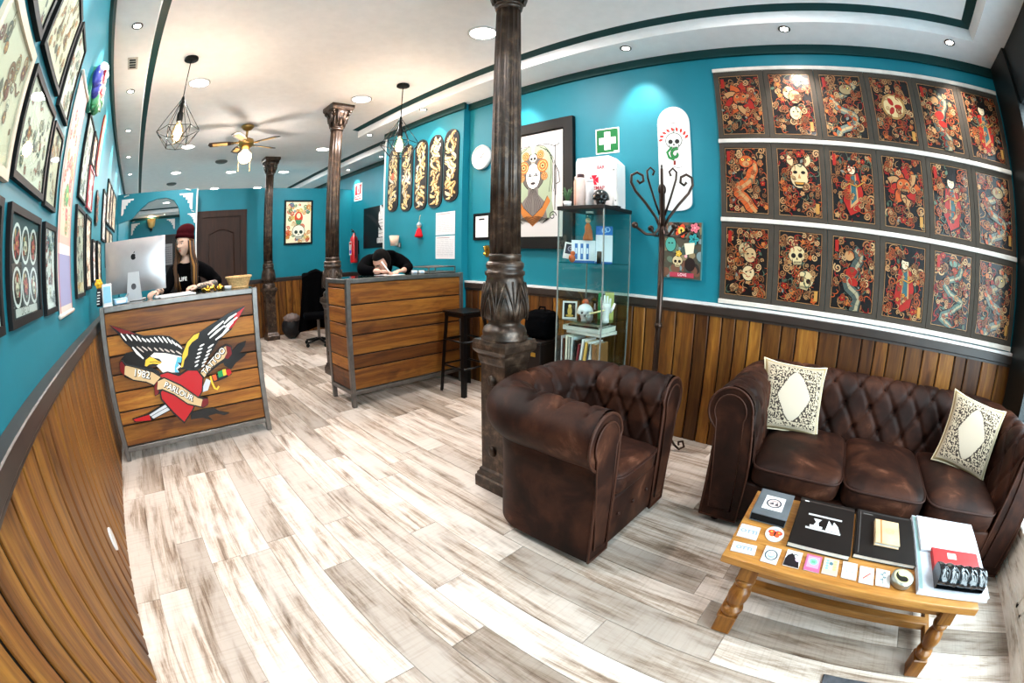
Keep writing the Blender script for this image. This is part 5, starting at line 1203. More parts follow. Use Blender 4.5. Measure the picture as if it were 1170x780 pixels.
def relief():
    t = thing('painted_relief', 'colourful carved relief of figures mounted high on the left wall', 'sculpture', (xl(3.42), 3.42, 3.03), TL)
    r = random.Random(12); b = MB(); b.prism([(-.30, -.16), (-.1, -.22), (.2, -.12), (.30, .05), (.12, .22), (-.1, .16), (-.26, .08)], -.03, 0); b.build('backing', P('#3f7f6a', .6), t)
    for nm, c, pts in (('blue_robe', '#3a3f9a', [(-.22, 0, .09), (-.17, -.06, .07)]), ('red_cloak', '#a8202a', [(-.06, .04, .07), (-.02, -.04, .06)]), ('pale_figure', '#d8c0a8', [(.05, .08, .07), (.12, .02, .08), (.03, .14, .05)]), ('green_figure', '#3f8a5a', [(-.08, -.12, .07), (.04, -.13, .06), (.20, -.04, .06)]), ('white_plume', '#d8dcd8', [(.0, .17, .05), (-.07, .14, .05), (.07, .15, .06)])):
        b = MB()
        for x, z, q in pts: b.ball((x, -.05, z), (q, .05, q), 14, 10, lambda x, y, z: (x*(1+.15*sin(9*z)), y, z*(1+.12*sin(7*x))))
        for _ in range(5): x, z, q = r.choice(pts); b.tube([(x, -.06, z), (x+r.uniform(-.08, .08), -.09, z+r.uniform(-.06, .06)), (x+r.uniform(-.1, .1), -.05, z+r.uniform(-.1, .1))], .014, 6)
        b.build(nm, P(c, .4, 0, .3), t)
relief()
t = thing('wall_socket', 'white oval socket plate low on the left wall panelling', 'socket', (xl(2.27, .07), 2.27, .30), TL)
b = MB(); b.prism([(.045*cos(a), .07*sin(a)) for a in [2*pi*k/24 for k in range(24)]], -.012, 0); b.build('plate', M_whitegloss, t)

# ================================================================== CEILING FITTINGS
def pendant(label, x, y, first=None):
    if first: return dup(first, (x, y, 3.737), .4, label)
    t = thing('cage_pendant', label, 'pendant lamp', (x, y, 3.737), 0, 'black wire cage pendants')
    b = MB(); b.lathe([(.075, 0), (.08, -.01), (.08, -.028), (.07, -.034)], n=28); b.build('canopy', M_black, t)
    b = MB(); b.tube([(0, 0, -.03), (0, 0, -.46)], .006, 6); b.build('cord', M_black, t)
    b = MB(); b.lathe([(.012, -.44), (.02, -.47), (.022, -.60), (.034, -.62), (.034, -.70), (.028, -.71)], n=16); b.build('lamp_holder', M_black, t)
    b = MB(); n = 6; top = Vector((0, 0, -.455)); mid = [Vector((.235*cos(2*pi*k/n), .235*sin(2*pi*k/n), -.80)) for k in range(n)]; low = [Vector((.12*cos(2*pi*(k+.5)/n), .12*sin(2*pi*(k+.5)/n), -.96)) for k in range(n)]
    for k in range(n):
        for p, q in ((top, mid[k]), (mid[k], mid[(k+1) % n]), (mid[k], low[k]), (mid[k], low[k-1]), (low[k], low[(k+1) % n])): b.tube([p, q], .0042, 5)
    b.build('wire_cage', M_black, t)
    b = MB(); b.lathe([(.022, -.705), (.03, -.72), (.06, -.77), (.074, -.82), (.07, -.87), (.045, -.91), (.001, -.925)], n=24); b.build('bulb', M_bulb, t)
    b = MB()
    for k in range(10): a = 2*pi*k/10; b.tube([(.018*cos(a), .018*sin(a), -.74), (.04*cos(a), .04*sin(a), -.82), (.02*cos(a+.3), .02*sin(a+.3), -.89)], .0028, 4)
    b.build('filament', emit('filament_glow', '#ffb060', 120), t)
    lamp('lamp', 'POINT', (0, 0, -.82), 36, (1, .93, .88), t, shadow_soft_size=.05)
    return t
pa = pendant('black wire cage pendant with a glowing bulb, hanging nearer the left wall', .14, 4.39)
pb = pendant('black wire cage pendant with a glowing bulb, hanging in front of the painted decks', 2.78, 4.42, pa)
def fan():
    t = thing('ceiling_fan', 'brass ceiling fan with cane-inset blades and a lit shade', 'ceiling fan', (1.385, 6.75, 3.737))
    br = P('#a8834a', .3, .9); b = MB(); b.lathe([(.10, 0), (.11, -.02), (.07, -.07), (.02, -.09), (.018, -.20), (.06, -.21), (.12, -.235), (.135, -.28), (.13, -.33), (.08, -.36), (.05, -.40)], n=28); b.build('motor', br, t)
    for k in range(5):
        a = .35+k*2*pi/5; T = Matrix.Rotation(a, 4, 'Z') @ Matrix.Rotation(.18, 4, 'X')
        pts = [(.20, -.04), (.28, -.065), (.50, -.075), (.60, -.07), (.63, 0), (.60, .07), (.50, .075), (.28, .065), (.20, .04)]
        b = MB(); b.T = T; b.prism(pts, -.30, -.292, 'xy'); bl = b.build('blade', P('#2c1a0e', .35, 0, .3), t)
        b = MB(); b.T = T; b.prism([(.30, -.04), (.55, -.045), (.55, .045), (.30, .04)], -.303, -.289, 'xy'); b.build('cane_inset', P('#c9a468', .6), bl)
        b = MB(); b.T = T; b.tube([(.10, 0, -.29), (.16, .02, -.30), (.24, .0, -.298)], .014, 6); b.build('blade_arm', br, t)
    b = MB(); b.lathe([(.045, -.40), (.05, -.42), (.10, -.46), (.11, -.50), (.10, -.56), (.06, -.60), (.001, -.61)], n=24); b.build('lamp_shade', emit('fan_shade_glow', '#ffd9a8', 12), t)
    for s_ in (-1, 1): b = MB(); b.tube([(s_*.09, 0, -.38), (s_*.10, 0, -.72)], .003, 4); b.ball((s_*.10, 0, -.73), .01, 8, 6); b.build('pull_chain', br, t)
    lamp('lamp', 'POINT', (0, 0, -.68), 30, (1, .95, .9), t, shadow_soft_size=.1)
fan()
for x, y, z, lb in ((1.37, 9.23, 3.737, 'round grey smoke detector beyond the ceiling fan'), (.35, 11.5, 3.737, 'round grey smoke detector near the arch')):
    t = thing('smoke_detector', lb, 'detector', (x, y, z)); b = MB(); b.lathe([(.14, 0), (.14, -.02), (.10, -.04), (.04, -.045)], n=24); b.build('body', P('#5f6462', .5), t)
t = thing('vent_plate', 'small slotted plate in the ceiling border above the left wall', 'vent', (-.505, 4.17, 3.59)); b = MB(); b.box(-.055, .055, -.13, .13, -.008, 0); b.build('plate', P('#b9b2aa', .5), t)
b = MB()
for k in range(4): b.box(-.035, .035, -.10+k*.055, -.07+k*.055, -.011, -.007)
b.build('slot', M_black, t)

# ================================================================== GLASS CABINET AND WHAT IT HOLDS
CX0, CX1, CY0, CY1 = 3.15, 3.62, 1.906, 2.377
def cabinet():
    t = thing('display_cabinet', 'narrow glass display cabinet with a dark top, between column and coat stand', 'cabinet', (3.385, 2.14, 0))
    w = .235
    b = MB(); b.rbox(-w-.012, w+.012, -w-.012, w+.012, 2.0, 2.035, .004, 1, False); b.build('top_board', M_dark, t)
    b = MB(); b.rbox(-w-.008, w+.008, -w-.008, w+.008, 0, .09, .004, 1, False); b.box(-w, w, -w, w, .09, .1); b.build('base', M_dark, t)
    for nm, c in (('glass_panel', (-w, -w+.005, -w, w)), ('glass_panel', (-w, w, -w, -w+.005)), ('glass_panel', (-w, w, w-.005, w)), ('glass_panel', (w-.005, w, -w, w))):
        b = MB(); b.box(*c, .1, 2.0); b.build(nm, M_glass, t)
    for sx in (-1, 1):
        for sy in (-1, 1): b = MB(); b.box(sx*w-.005, sx*w+.005, sy*w-.005, sy*w+.005, .1, 2.0); b.build('corner_post', P('#9fa8a4', .25, .6), t)
    for z in (.60, 1.025, 1.535):
        b = MB(); b.box(-w+.006, w-.006, -w+.006, w-.006, z-.006, z); b.build('shelf', M_gedge, t)
    b = MB(); b.cyl((-w-.01, -.17, 1.15), .008, .05, 8); b.build('lock', M_steel, t)
cabinet()
def skull3d(b, r=1.):
    def f(x, y, z):
        # face towards -y
        s = 1.
        if z < -.2: x *= .62; y *= .70; y -= .12
        if y < -.3:
            for ex in (-.38, .38):
                d = (x-ex)**2+(z-.05)**2; s -= .32*math.exp(-d/.035)
            s -= .22*math.exp(-((x)**2/.01+(z+.28)**2/.02))
        return x*.86*s, y*s, z*.95
    b.ball((0, 0, 0), r, 40, 30, f)
def skull_thing(label, loc, rz, r, mat, dark):
    t = thing('skull', label, 'skull', loc, rz); b = MB(); skull3d(b, r); b.T = Matrix.Translation((0, 0, r*.8)); b2 = MB(); b2.T = b.T; skull3d(b2, r); b2.build('cranium', mat, t)
    b = MB()
    for s_ in (-1, 1): b.ball((s_*.33*r, -.62*r, .84*r), (.2*r, .12*r, .2*r), 12, 8)
    b.ball((0, -.66*r, .56*r), (.09*r, .08*r, .14*r), 8, 6); b.build('eye_sockets', dark, t)
    b = MB()
    for k in range(-3, 4): b.rbox(k*.11*r-.045*r, k*.11*r+.045*r, -.82*r+abs(k)*.03*r, -.70*r+abs(k)*.03*r, .0, .2*r, .01*r, 1)
    b.build('teeth', mat, t)
# on top of the cabinet
FV = atan2(-2.1, -3.35)+pi/2          # things here look towards the shop
skull_thing('glossy black skull on top of the glass cabinet', (3.31, 2.035, 2.0355), -1.0, .09, P('#141211', .15, .3, .5), P('#040404', .6))
def bottle(label, x, y, c, h, cap):
    t = thing('tall_bottle', label, 'bottle', (x, y, 2.0355), group='pale bottles on the cabinet'); b = MB(); b.lathe([(.036, 0), (.04, .01), (.04, h-.02), (.036, h)], n=20); b.build('body', P(c, .35), t)
    b = MB(); b.lathe([(.034, h), (.034, h+.03), (.03, h+.035)], n=20); b.build('cap', P(cap, .4), t)
bottle('peach bottle at the back left of the cabinet top', 3.38, 2.325, '#c99a82', .27, '#d8c8c0')
bottle('pinkish bottle with a dark red cap on the cabinet top', 3.33, 2.262, '#d8bdb2', .28, '#3a1014')
bottle('white bottle next to the black skull on the cabinet top', 3.37, 2.19, '#d9d3d2', .235, '#d9d3d2')
t = thing('small_plant', 'small green succulent at the left end of the cabinet top', 'plant', (3.22, 2.33, 2.0355)); b = MB(); b.lathe([(.03, 0), (.04, .05), (.03, .05)], n=16); b.build('pot', M_whitegloss, t)
b = MB()
for k in range(12): a = k*2.4; b.tube([(0, 0, .04), (.02*cos(a), .02*sin(a), .09+.004*k), (.045*cos(a), .045*sin(a), .12+.006*k)], [.010, .010, .003], 6)
b.build('leaves', P('#3f5a3a', .6), t)
t = thing('striped_figurine', 'small black and white pointed figurine at the right of the cabinet top', 'figurine', (3.38, 1.925, 2.0355)); b = MB(); b.lathe([(.03, 0), (.032, .02), (.022, .05), (.026, .09), (.012, .15), (.004, .18)], n=12)
b.build('body', P('#d8d4ce', .5), t); b = MB(); [b.tube([(.03, 0, .01), (-.02, -.01, .06), (.018, 0, .11), (-.008, 0, .15)], .006, 5), b.box(-.035, .035, -.035, .035, 0, .012)]; b.build('stripes', M_black, t)
# shelf 1 (z 1.535)
z = 1.535
t = thing('instant_photo_card', 'white-bordered card with dark print on the upper cabinet shelf', 'card', (3.21, 2.30, z+.03), -1.0, rot=(-.2, .15, -1.0)); A = Art(.115, .15, '#e6e2e0', .003); A.rect(-.045, .045, -.03, .06, '#3a3440'); A.swirl(0, .015, .03, '#9a8fa0', '#241f2a'); A.build('card', M_print, t, (0, 0, .075))
t = thing('orange_figurine', 'tiny orange figurine in front of the card, upper shelf', 'figurine', (3.19, 2.25, z)); b = MB(); b.ball((0, 0, .035), (.03, .03, .035)); b.ball((.01, 0, .08), .022); b.tube([(-.03, 0, .03), (-.045, -.01, .06)], .008); b.build('body', P('#b8582a', .5), t)
def boxthing(name, label, cat, loc, rz, w, d, h, c, art=None, grp=None):
    t = thing(name, label, cat, loc, rz, grp); b = MB(); b.rbox(-w/2, w/2, 0, d, 0, h, .003, 1, False); b.build('box', P(c, .5), t)
    if art: art.build('printed_face', M_print, t, (0, -.001, h/2))
    return t
A = Art(.21, .20, '#e6e6ea', .0008, .0001); [A.rect(-.075+.05*k, -.05+.05*k, -.07, .07, '#3f6fb0') or A.rect(-.07+.05*k, -.055+.05*k, -.02, .03, '#d8e0ea') for k in range(3)]; A.rect(-.105, .105, -.1, -.08, '#2f62a8')
boxthing('white_box', 'white and blue box on the upper cabinet shelf', 'box', (3.26, 2.18, z), -1.05, .21, .07, .20, '#e2e2e6', A)
A = Art(.15, .34, '#e8e8ec', .0008, .0001); A.rect(-.075, .075, .09, .17, '#2f6fc0'); A.ring(.0, .13, .02, .008, '#a8d0f0'); A.ring(.03, .14, .02, .008, '#a8d0f0'); A.rect(-.075, .075, -.17, -.15, '#2f62a8')
boxthing('blue_topped_box', 'tall white box with a blue top band on the upper cabinet shelf', 'box', (3.40, 2.05, z), -1.05, .15, .09, .33, '#e2e2e6', A)
t = thing('robed_figurine', 'orange robed figurine standing on the white box in the cabinet', 'figurine', (3.27, 2.14, z+.20)); b = MB(); b.lathe([(.04, 0), (.045, .02), (.025, .08), (.03, .12), (.015, .15)], n=14); b.tube([(0, 0, .12), (.05, 0, .09), (.06, 0, .04)], .01); b.build('robe', P('#b5602c', .5), t); b = MB(); b.ball((0, 0, .175), .024); b.build('head', P('#d8b08a', .6), t)
t = thing('glass_jar', 'clear glass jar with a pale lid under the cabinet top', 'jar', (3.28, 2.13, z+.375)); b = MB(); b.lathe([(.03, 0), (.035, .01), (.035, .06), (.03, .065)], n=16); b.build('jar', M_gedge, t); b = MB(); b.cyl((0, 0, .065), .034, .018); b.build('lid', P('#cbbfb6', .4), t)
t = thing('dark_canister', 'small dark canister at the front of the upper cabinet shelf', 'canister', (3.24, 2.0, z)); b = MB(); b.lathe([(.022, 0), (.022, .10), (.018, .105)], n=16); b.build('canister', P('#26221e', .3, .4), t)
# shelf 2 (z 1.025)
z = 1.025
t = thing('small_framed_picture', 'little white-framed dark picture with a gold figure, middle cabinet shelf', 'picture', (3.23, 2.29, z), rot=(-.12, 0, -1.0)); b = MB(); b.frame(.13, .16, .014, .012, 0, .08); b.box(-.06, .06, -.004, 0, .005, .155); b.build('frame', M_whitegloss, t)
A = Art(.10, .13, '#14100e', .001, .0001); A.ell(0, -.01, .02, .04, '#c9a050'); A.ell(0, .035, .014, .016, '#e0c070'); A.ell(0, -.05, .035, .012, '#b08a40'); A.build('artwork', M_print, t, (0, -.006, .08))
skull_thing('white ceramic skull on the middle cabinet shelf', (3.27, 2.15, z), -1.0, .085, P('#d3d6d6', .4), P('#0c0c0e', .7))
t = thing('silver_ornament', 'small silver ornament in front of the white skull', 'ornament', (3.20, 2.06, z)); b = MB(); b.ball((0, 0, .04), (.045, .03, .04), 14, 10, lambda x, y, z: (x*(1+.2*sin(8*z)), y, z*(1+.2*cos(6*x)))); b.ball((.03, 0, .07), .02); b.build('body', P('#8a8f8c', .35, .7), t)
boxthing('green_box', 'narrow green box standing behind the white skull', 'box', (3.40, 2.08, z), -1.0, .03, .06, .24, '#1f7a44')
boxthing('olive_book', 'olive green book standing behind the white hand', 'book', (3.44, 2.0, z), -1.0, .08, .10, .25, '#a8a860')
def handmodel():
    t = thing('hand_model', 'white ceramic hand with raised fingers on the middle cabinet shelf', 'sculpture', (3.30, 1.955, z), -1.0)
    b = MB(); b.lathe([(.035, 0), (.033, .03), (.03, .06), (.04, .10), (.045, .14), (.042, .165)], n=20); b.T = Matrix.Diagonal((1, .5, 1, 1))
    for k, (x, h) in enumerate(((-.033, .07), (-.011, .088), (.011, .082), (.033, .062))): b.tube([(x, 0, .15), (x*1.1, -.004, .15+h*.5), (x*1.15, -.012, .15+h)], [.0115, .0105, .008], 8)
    b.tube([(.035, 0, .09), (.065, -.01, .13), (.078, -.015, .17)], [.014, .012, .009], 8); b.build('hand', P('#e0dcd8', .4), t)
handmodel()
t = thing('pale_stick', 'thin cream stick leaning between ornament and white hand', 'stick', (3.22, 1.99, z+.075)); b = MB(); b.tube([(-.03, .06, 0), (.06, -.06, .04)], .008, 8); b.build('stick', P('#d8c890', .5), t)
t = thing('orange_toy', 'small orange toy behind the white skull', 'toy', (3.38, 2.22, z)); b = MB(); b.ball((0, 0, .15), .03); b.lathe([(.03, 0), (.028, .1), (.035, .13)], n=12); b.build('body', P('#c4582c', .5), t)
# horizontal books hang just below shelf 2: they lie on the row of standing books
bk = None
def book(label, loc, rz, w, d, h, c, grp, name='book', rot=None):
    t = thing(name, label, 'book', loc, rz, grp, rot=rot)
    b = MB(); b.box(0, w, .002, d, .004, h-.004); b.build('pages', P('#d8d2c4', .8), t)
    b = MB(); b.box(-.003, w+.003, 0, d+.004, 0, .004); b.box(-.003, w+.003, 0, d+.004, h-.004, h); b.box(-.003, .003, 0, d+.004, 0, h); b.build('cover', P(c, .45), t); return t
st = 'books stacked flat in the cabinet'
zz = .90
for k, (h, c, w, d, lb) in enumerate(((.026, '#d6d2cc', .36, .28, 'bottom book of the flat stack in the cabinet'), (.042, '#d0ccc6', .38, .30, 'thick white book in the middle of the flat stack in the cabinet'), (.014, '#3a3028', .30, .24, 'thin dark book on top of the flat stack in the cabinet'), (.012, '#a89880', .26, .2, 'topmost tan booklet of the flat stack, below the skull shelf'))):
    book(lb, (3.21+.01*k, 1.95+.015*k, zz), .06*k-.05, d, w, h, c, st); zz += h+.0005
sb = 'books standing in the lowest visible cabinet shelf'
cs = [('#d8d4da', .018, .27, 0), ('#5a2f24', .02, .25, 0), ('#e0dccc', .026, .28, 0), ('#cfc8bc', .02, .27, 0), ('#c9cfd0', .022, .27, .02), ('#1c1a1c', .02, .25, .05), ('#8a2430', .02, .22, .1), ('#e4e0e0', .026, .27, .12), ('#d8a850', .032, .25, .12), ('#2a4a6a', .018, .24, .1), ('#e2e0dc', .03, .25, -.05), ('#8a6038', .045, .24, -.05)]
yy = 2.345
nm = ['lilac-white', 'dark brown', 'cream', 'pale beige', 'grey-white', 'black', 'dark red', 'bright white leaning', 'yellow leaning', 'navy', 'white', 'tan']
for k, (c, w, h, ln) in enumerate(cs):
    t = thing('book', nm[k]+' book standing in the lower cabinet shelf', 'book', (3.185, yy, .60), group=sb, rot=(ln, 0, 0))
    b = MB(); b.box(.004, .2, -w+.003, -.003, .003, h-.003); b.build('pages', P('#d8d2c4', .8), t)
    b = MB(); b.box(0, .2, -.003, 0, 0, h); b.box(0, .2, -w, -w+.003, 0, h); b.box(0, .004, -w, 0, 0, h); b.build('cover', P(c, .45), t)
    yy -= w+.006+abs(ln)*.05

# ================================================================== COAT STAND
def coat():
    t = thing('coat_stand', 'dark bronze metal coat stand with scrolled arms between cabinet and sofa', 'coat stand', (3.25, 1.42, 0))
    mt = P('#3a2a22', .3, .7, 0, .3); b = MB(); b.tube([(0, 0, .1), (0, 0, 2.13)], .024, 14); b.lathe([(.03, 1.05), (.034, 1.07), (.03, 1.09)], n=14); b.ball((0, 0, 2.16), (.034, .034, .05)); b.build('pole', mt, t)
    for k in range(4):
        a = .412+k*pi/2; T = Matrix.Rotation(a, 4, 'Z')
        b = MB(); b.T = T
        p = [(.02, 1.86), (.05, 1.93), (.13, 2.04), (.215, 2.14), (.25, 2.21), (.245, 2.27), (.20, 2.295), (.155, 2.27), (.15, 2.225), (.18, 2.205), (.20, 2.23)]
        b.tube([(x, 0, z) for x, z in p], .0115, 8); b.tube([(.02, 0, 1.95), (.07, 0, 2.1), (.115, 0, 2.25), (.12, 0, 2.31), (.09, 0, 2.34), (.06, 0, 2.31), (.075, 0, 2.275)], .009, 8); b.build('upper_arm', mt, t)
        b = MB(); b.T = Matrix.Rotation(a+.42, 4, 'Z'); b.tube([(.015, 0, 1.95), (.03, 0, 1.84), (.07, 0, 1.79), (.14, 0, 1.79), (.22, 0, 1.84)], .0115, 8); b.ball((.235, 0, 1.855), .027, 12, 8); b.build('hook', mt, t)
        b = MB(); b.T = T; p = [(.02, .34), (.08, .27), (.16, .17), (.24, .06), (.29, .02), (.33, .05), (.31, .10), (.275, .09), (.28, .06)]
        b.tube([(x, 0, z) for x, z in p], .011, 8); p = [(.02, .12), (.08, .10), (.13, .13), (.14, .18), (.10, .20)]; b.tube([(x, 0, z) for x, z in p], .009, 8); b.build('foot', mt, t)
coat()
# ================================================================== STOOL, SIDE TABLE, BAG, CHAIR
def stool():
    t = thing('bar_stool', 'black metal bar stool standing at the right end of the plank desk', 'stool', (3.30, 3.79, 0))
    b = MB(); b.rbox(-.19, .19, -.19, .19, .93, .955, .012, 2, False); b.box(-.17, .17, -.17, .17, .89, .935); b.build('seat', M_blackm, t)
    for sx in (-1, 1):
        for sy in (-1, 1):
            b = MB(); b.add([(sx*(.165+dx), sy*(.165+dy), .93) for dx, dy in ((-.055, 0), (0, 0), (0, -.055))]+[(sx*(.225+dx*.9), sy*(.215+dy*.9), 0) for dx, dy in ((-.055, 0), (0, 0), (0, -.055))]+[(sx*.155, sy*.155, .93), (sx*.215, sy*.205, 0)], [(0, 1, 4, 3), (1, 2, 5, 4), (2, 6, 7, 5), (6, 0, 3, 7), (3, 4, 5, 7)]); b.build('leg', M_blackm, t)
    for z_, r_ in ((.32, .195), (.62, .178)):
        b = MB(); b.tube([(-r_, -r_, z_), (r_, -r_, z_), (r_, r_, z_), (-r_, r_, z_)], .012, 6, closed=True); b.build('foot_ring', M_blackm, t)
stool()
t = thing('side_table', 'small dark wood stand between the big column and the glass cabinet', 'table', (3.38, 2.76, 0))
b = MB(); b.rbox(-.22, .22, -.2, .2, .745, .775, .006, 1, False); b.build('top', M_dark, t)
b = MB(); b.rbox(-.20, .20, -.18, .18, .08, .745, .006, 1, False); b.build('body', M_dark, t); b = MB(); b.box(-.206, -.198, -.12, .1, .62, .66); b.build('brass_plate', P('#b08a3a', .3, .8), t)
t = thing('black_fluffy_bag', 'fluffy black bag on the small dark stand by the glass cabinet', 'bag', (3.36, 2.71, .782))
b = MB(); b.ball((0, 0, .13), (.14, .15, .14), 40, 28, lambda x, y, z: tuple(c*(1+.10*noise.noise((x*5, y*5, z*5))+.05*noise.noise((x*16, y*16, z*16))) for c in superball(.6, .6)(x, y, z))); b.build('body', M_blackcloth, t)
b = MB(); b.tube([(-.02, .06, .24), (0, .03, .30), (0, -.03, .30), (-.02, -.06, .24)], .01); b.build('handle', M_blackcloth, t)
t = thing('white_cup', 'small white cup behind the big column on the dark stand', 'cup', (3.30, 2.90, .775)); b = MB(); b.lathe([(.03, 0), (.04, .09), (.035, .09), (.027, .01)], n=16); b.build('cup', M_whitegloss, t)
t = thing('gym_bag', 'dark grey crumpled bag on the floor beside the far column', 'bag', (2.83, 8.72, 0))
b = MB(); b.ball((0, 0, .26), (.21, .18, .26), 40, 28, lambda x, y, z: (x*(1-.25*max(0, z))*(1+.12*noise.noise((x*3, y*3, z*3))), y*(1+.12*noise.noise((x*4, y*3, z*4))), z*(1+.06*noise.noise((x*6, y*6, 1))))); b.build('body', P('#141214', .55, var=.4), t)
b = MB(); b.ball((0, -.05, .42), (.17, .14, .10), 30, 18, lambda x, y, z: tuple(c*(1+.2*noise.noise((x*3, y*3, z*3))) for c in (x, y, z))); b.build('flap', P('#6a5a54', .6), t)
def officechair():
    t = thing('office_chair', 'black swivel chair draped in a black coat behind the plank desk', 'chair', (3.05, 7.7, 0), -.3)
    b = MB()
    for k in range(5): a = k*2*pi/5; b.tube([(0, 0, .12), (.30*cos(a), .30*sin(a), .075)], [.03, .018], 8)
    b.build('base', M_black, t)
    for k in range(5): a = k*2*pi/5; b = MB(); b.T = Matrix.Translation((.30*cos(a), .30*sin(a), .035)) @ Matrix.Rotation(pi/2, 4, 'X'); b.cyl((0, 0, -.02), .035, .04, 14); b.build('caster', M_black, t)
    b = MB(); b.cyl((0, 0, .1), .028, .42, 12); b.build('gas_lift', M_steel, t)
    b = MB(); b.rbox(-.28, .28, -.27, .27, .50, .60, .045, 3); b.build('seat', M_blackcloth, t)
    b = MB(); b.T = Matrix.Translation((0, .28, .56)) @ Matrix.Rotation(-.12, 4, 'X'); b.rbox(-.27, .27, -.05, .05, .06, .78, .05, 3); b.build('backrest', M_blackcloth, t)
    c = MB(); c.grid(lambda u, v: ((u-.5)*(.52+.25*v)+.02*sin(14*u+3*v), .19+.03*sin(u*20)*v-.06*v*(1-v), 1.36-1.05*v-.10*abs(u-.5)*2), 30, 24); c.grid(lambda u, v: ((u-.5)*(.52+.25*v)+.02*sin(14*u+3*v), .43+.05*v+.02*sin(u*22)*v, 1.36-1.05*v-.10*abs(u-.5)*2), 30, 24)
    c.grid(lambda u, v: ((u-.5)*.52+.02*sin(14*u), .19+.24*v, 1.36-.10*abs(u-.5)*2+.04*sin(pi*v)), 30, 6); c = c.build('coat', M_blackcloth); c.parent = None; c.location = t.location; c.rotation_euler = t.rotation_euler
    tag(c, 'long black coat hung over the swivel chair behind the plank desk', 'coat')
officechair()
# ================================================================== PEOPLE
def skin_mesh(joints, edges, root, sub=2):
    """grow one smooth surface over a jointed skeleton: joints {name: (x,y,z,rx[,ry])}"""
    names = list(joints); idx = {n: i for i, n in enumerate(names)}
    me = bpy.data.meshes.new('sk'); me.from_pydata([joints[n][:3] for n in names], [(idx[a], idx[b]) for a, b in edges], [])
    ob = bpy.data.objects.new('sk', me); col.objects.link(ob)
    ob.modifiers.new('s', 'SKIN'); sd = me.skin_vertices[0].data
    for n, v in zip(names, sd):
        j = joints[n]; v.radius = (j[3], j[4] if len(j) > 4 else j[3]); v.use_root = (n == root)
    ob.modifiers[0].use_smooth_shade = True; m = ob.modifiers.new('u', 'SUBSURF'); m.levels = sub; m.render_levels = sub
    dg = bpy.context.evaluated_depsgraph_get(); r = bpy.data.meshes.new_from_object(ob.evaluated_get(dg))
    vs = [v.co.copy() for v in r.vertices]; fs = [list(p.vertices) for p in r.polygons]
    bpy.data.objects.remove(ob); bpy.data.meshes.remove(me); bpy.data.meshes.remove(r); return vs, fs
def fuse(mb, voxel, smooth_it=3):
    me = bpy.data.meshes.new('f'); me.from_pydata([tuple(v) for v in mb.v], [], mb.f); ob = bpy.data.objects.new('f', me); col.objects.link(ob)
    m = ob.modifiers.new('r', 'REMESH'); m.mode = 'VOXEL'; m.voxel_size = voxel
    m = ob.modifiers.new('s', 'SMOOTH'); m.iterations = smooth_it; m.factor = .5
    dg = bpy.context.evaluated_depsgraph_get(); r = bpy.data.meshes.new_from_object(ob.evaluated_get(dg))
    vs = [v.co.copy() for v in r.vertices]; fs = [list(p.vertices) for p in r.polygons]
    bpy.data.objects.remove(ob); bpy.data.meshes.remove(me); bpy.data.meshes.remove(r); return vs, fs
def headfn(x, y, z):
    if z < -.15: k = (-z-.15); x *= 1-.38*k; y = y*(1-.12*k)-(.05*k)
    if y < 0:
        for ex in (-.36, .36): y += .13*math.exp(-((x-ex)**2/.03+(z-.06)**2/.018))
        y -= .07*math.exp(-((z-.22)**2/.01+(x/.6)**4))
        y -= .27*math.exp(-(x*x/.010))*max(0, min(1, (.10-z)/.30))*(1 if z > -.24 else math.exp(-(z+.24)**2/.002))
        y -= .075*math.exp(-(x*x/.05+(z+.47)**2/.006)); y += .04*math.exp(-(x*x/.05+(z+.475)**2/.0006)); y -= .10*math.exp(-(x*x/.05+(z+.82)**2/.02))
    else: y *= 1.08 if z > -.2 else 1.0
    return x, y, z
HR = (.088, .108, .132)
def hand(b, wrist, d, up, side, curl=.5, sc=1.):
    """palm and five unequal bent fingers; d forward, up = back of the hand, side = thumb side"""
    w = Vector(wrist); d = Vector(d).normalized(); up = (Vector(up)-d*Vector(up).dot(d)).normalized(); sd = Vector(side); sd = (sd-d*sd.dot(d)-up*sd.dot(up)).normalized()
    M = Matrix((sd, d, up)).transposed()
    old = b.T; b.T = Matrix.Translation(w) @ M.to_4x4()
    b.ball((0, .045*sc, 0), (.042*sc, .058*sc, .020*sc), 16, 10)
    for k, (x, L) in enumerate(((.030, .085), (.010, .098), (-.011, .090), (-.031, .068))):
        c = curl*(1+.12*k); p = Vector((x*sc, .09*sc, 0)); pts = [p]; a = 0
        for q in range(3): a += c*(.5+.35*q); p = p+Vector((x*.06, cos(a), -sin(a)))*L*sc*(.45, .32, .25)[q]; pts.append(p)
        b.tube([Vector((x*.8*sc, .05*sc, 0))]+pts, [.011*sc, .0115*sc, .0105*sc, .0098*sc, .008*sc], 8)
    b.tube([(.03*sc, .02*sc, -.004), (.055*sc, .05*sc, -.012), (.058*sc, .085*sc, -.020), (.048*sc, .11*sc, -.026)], [.014*sc, .013*sc, .011*sc, .008*sc], 8)
    b.T = old
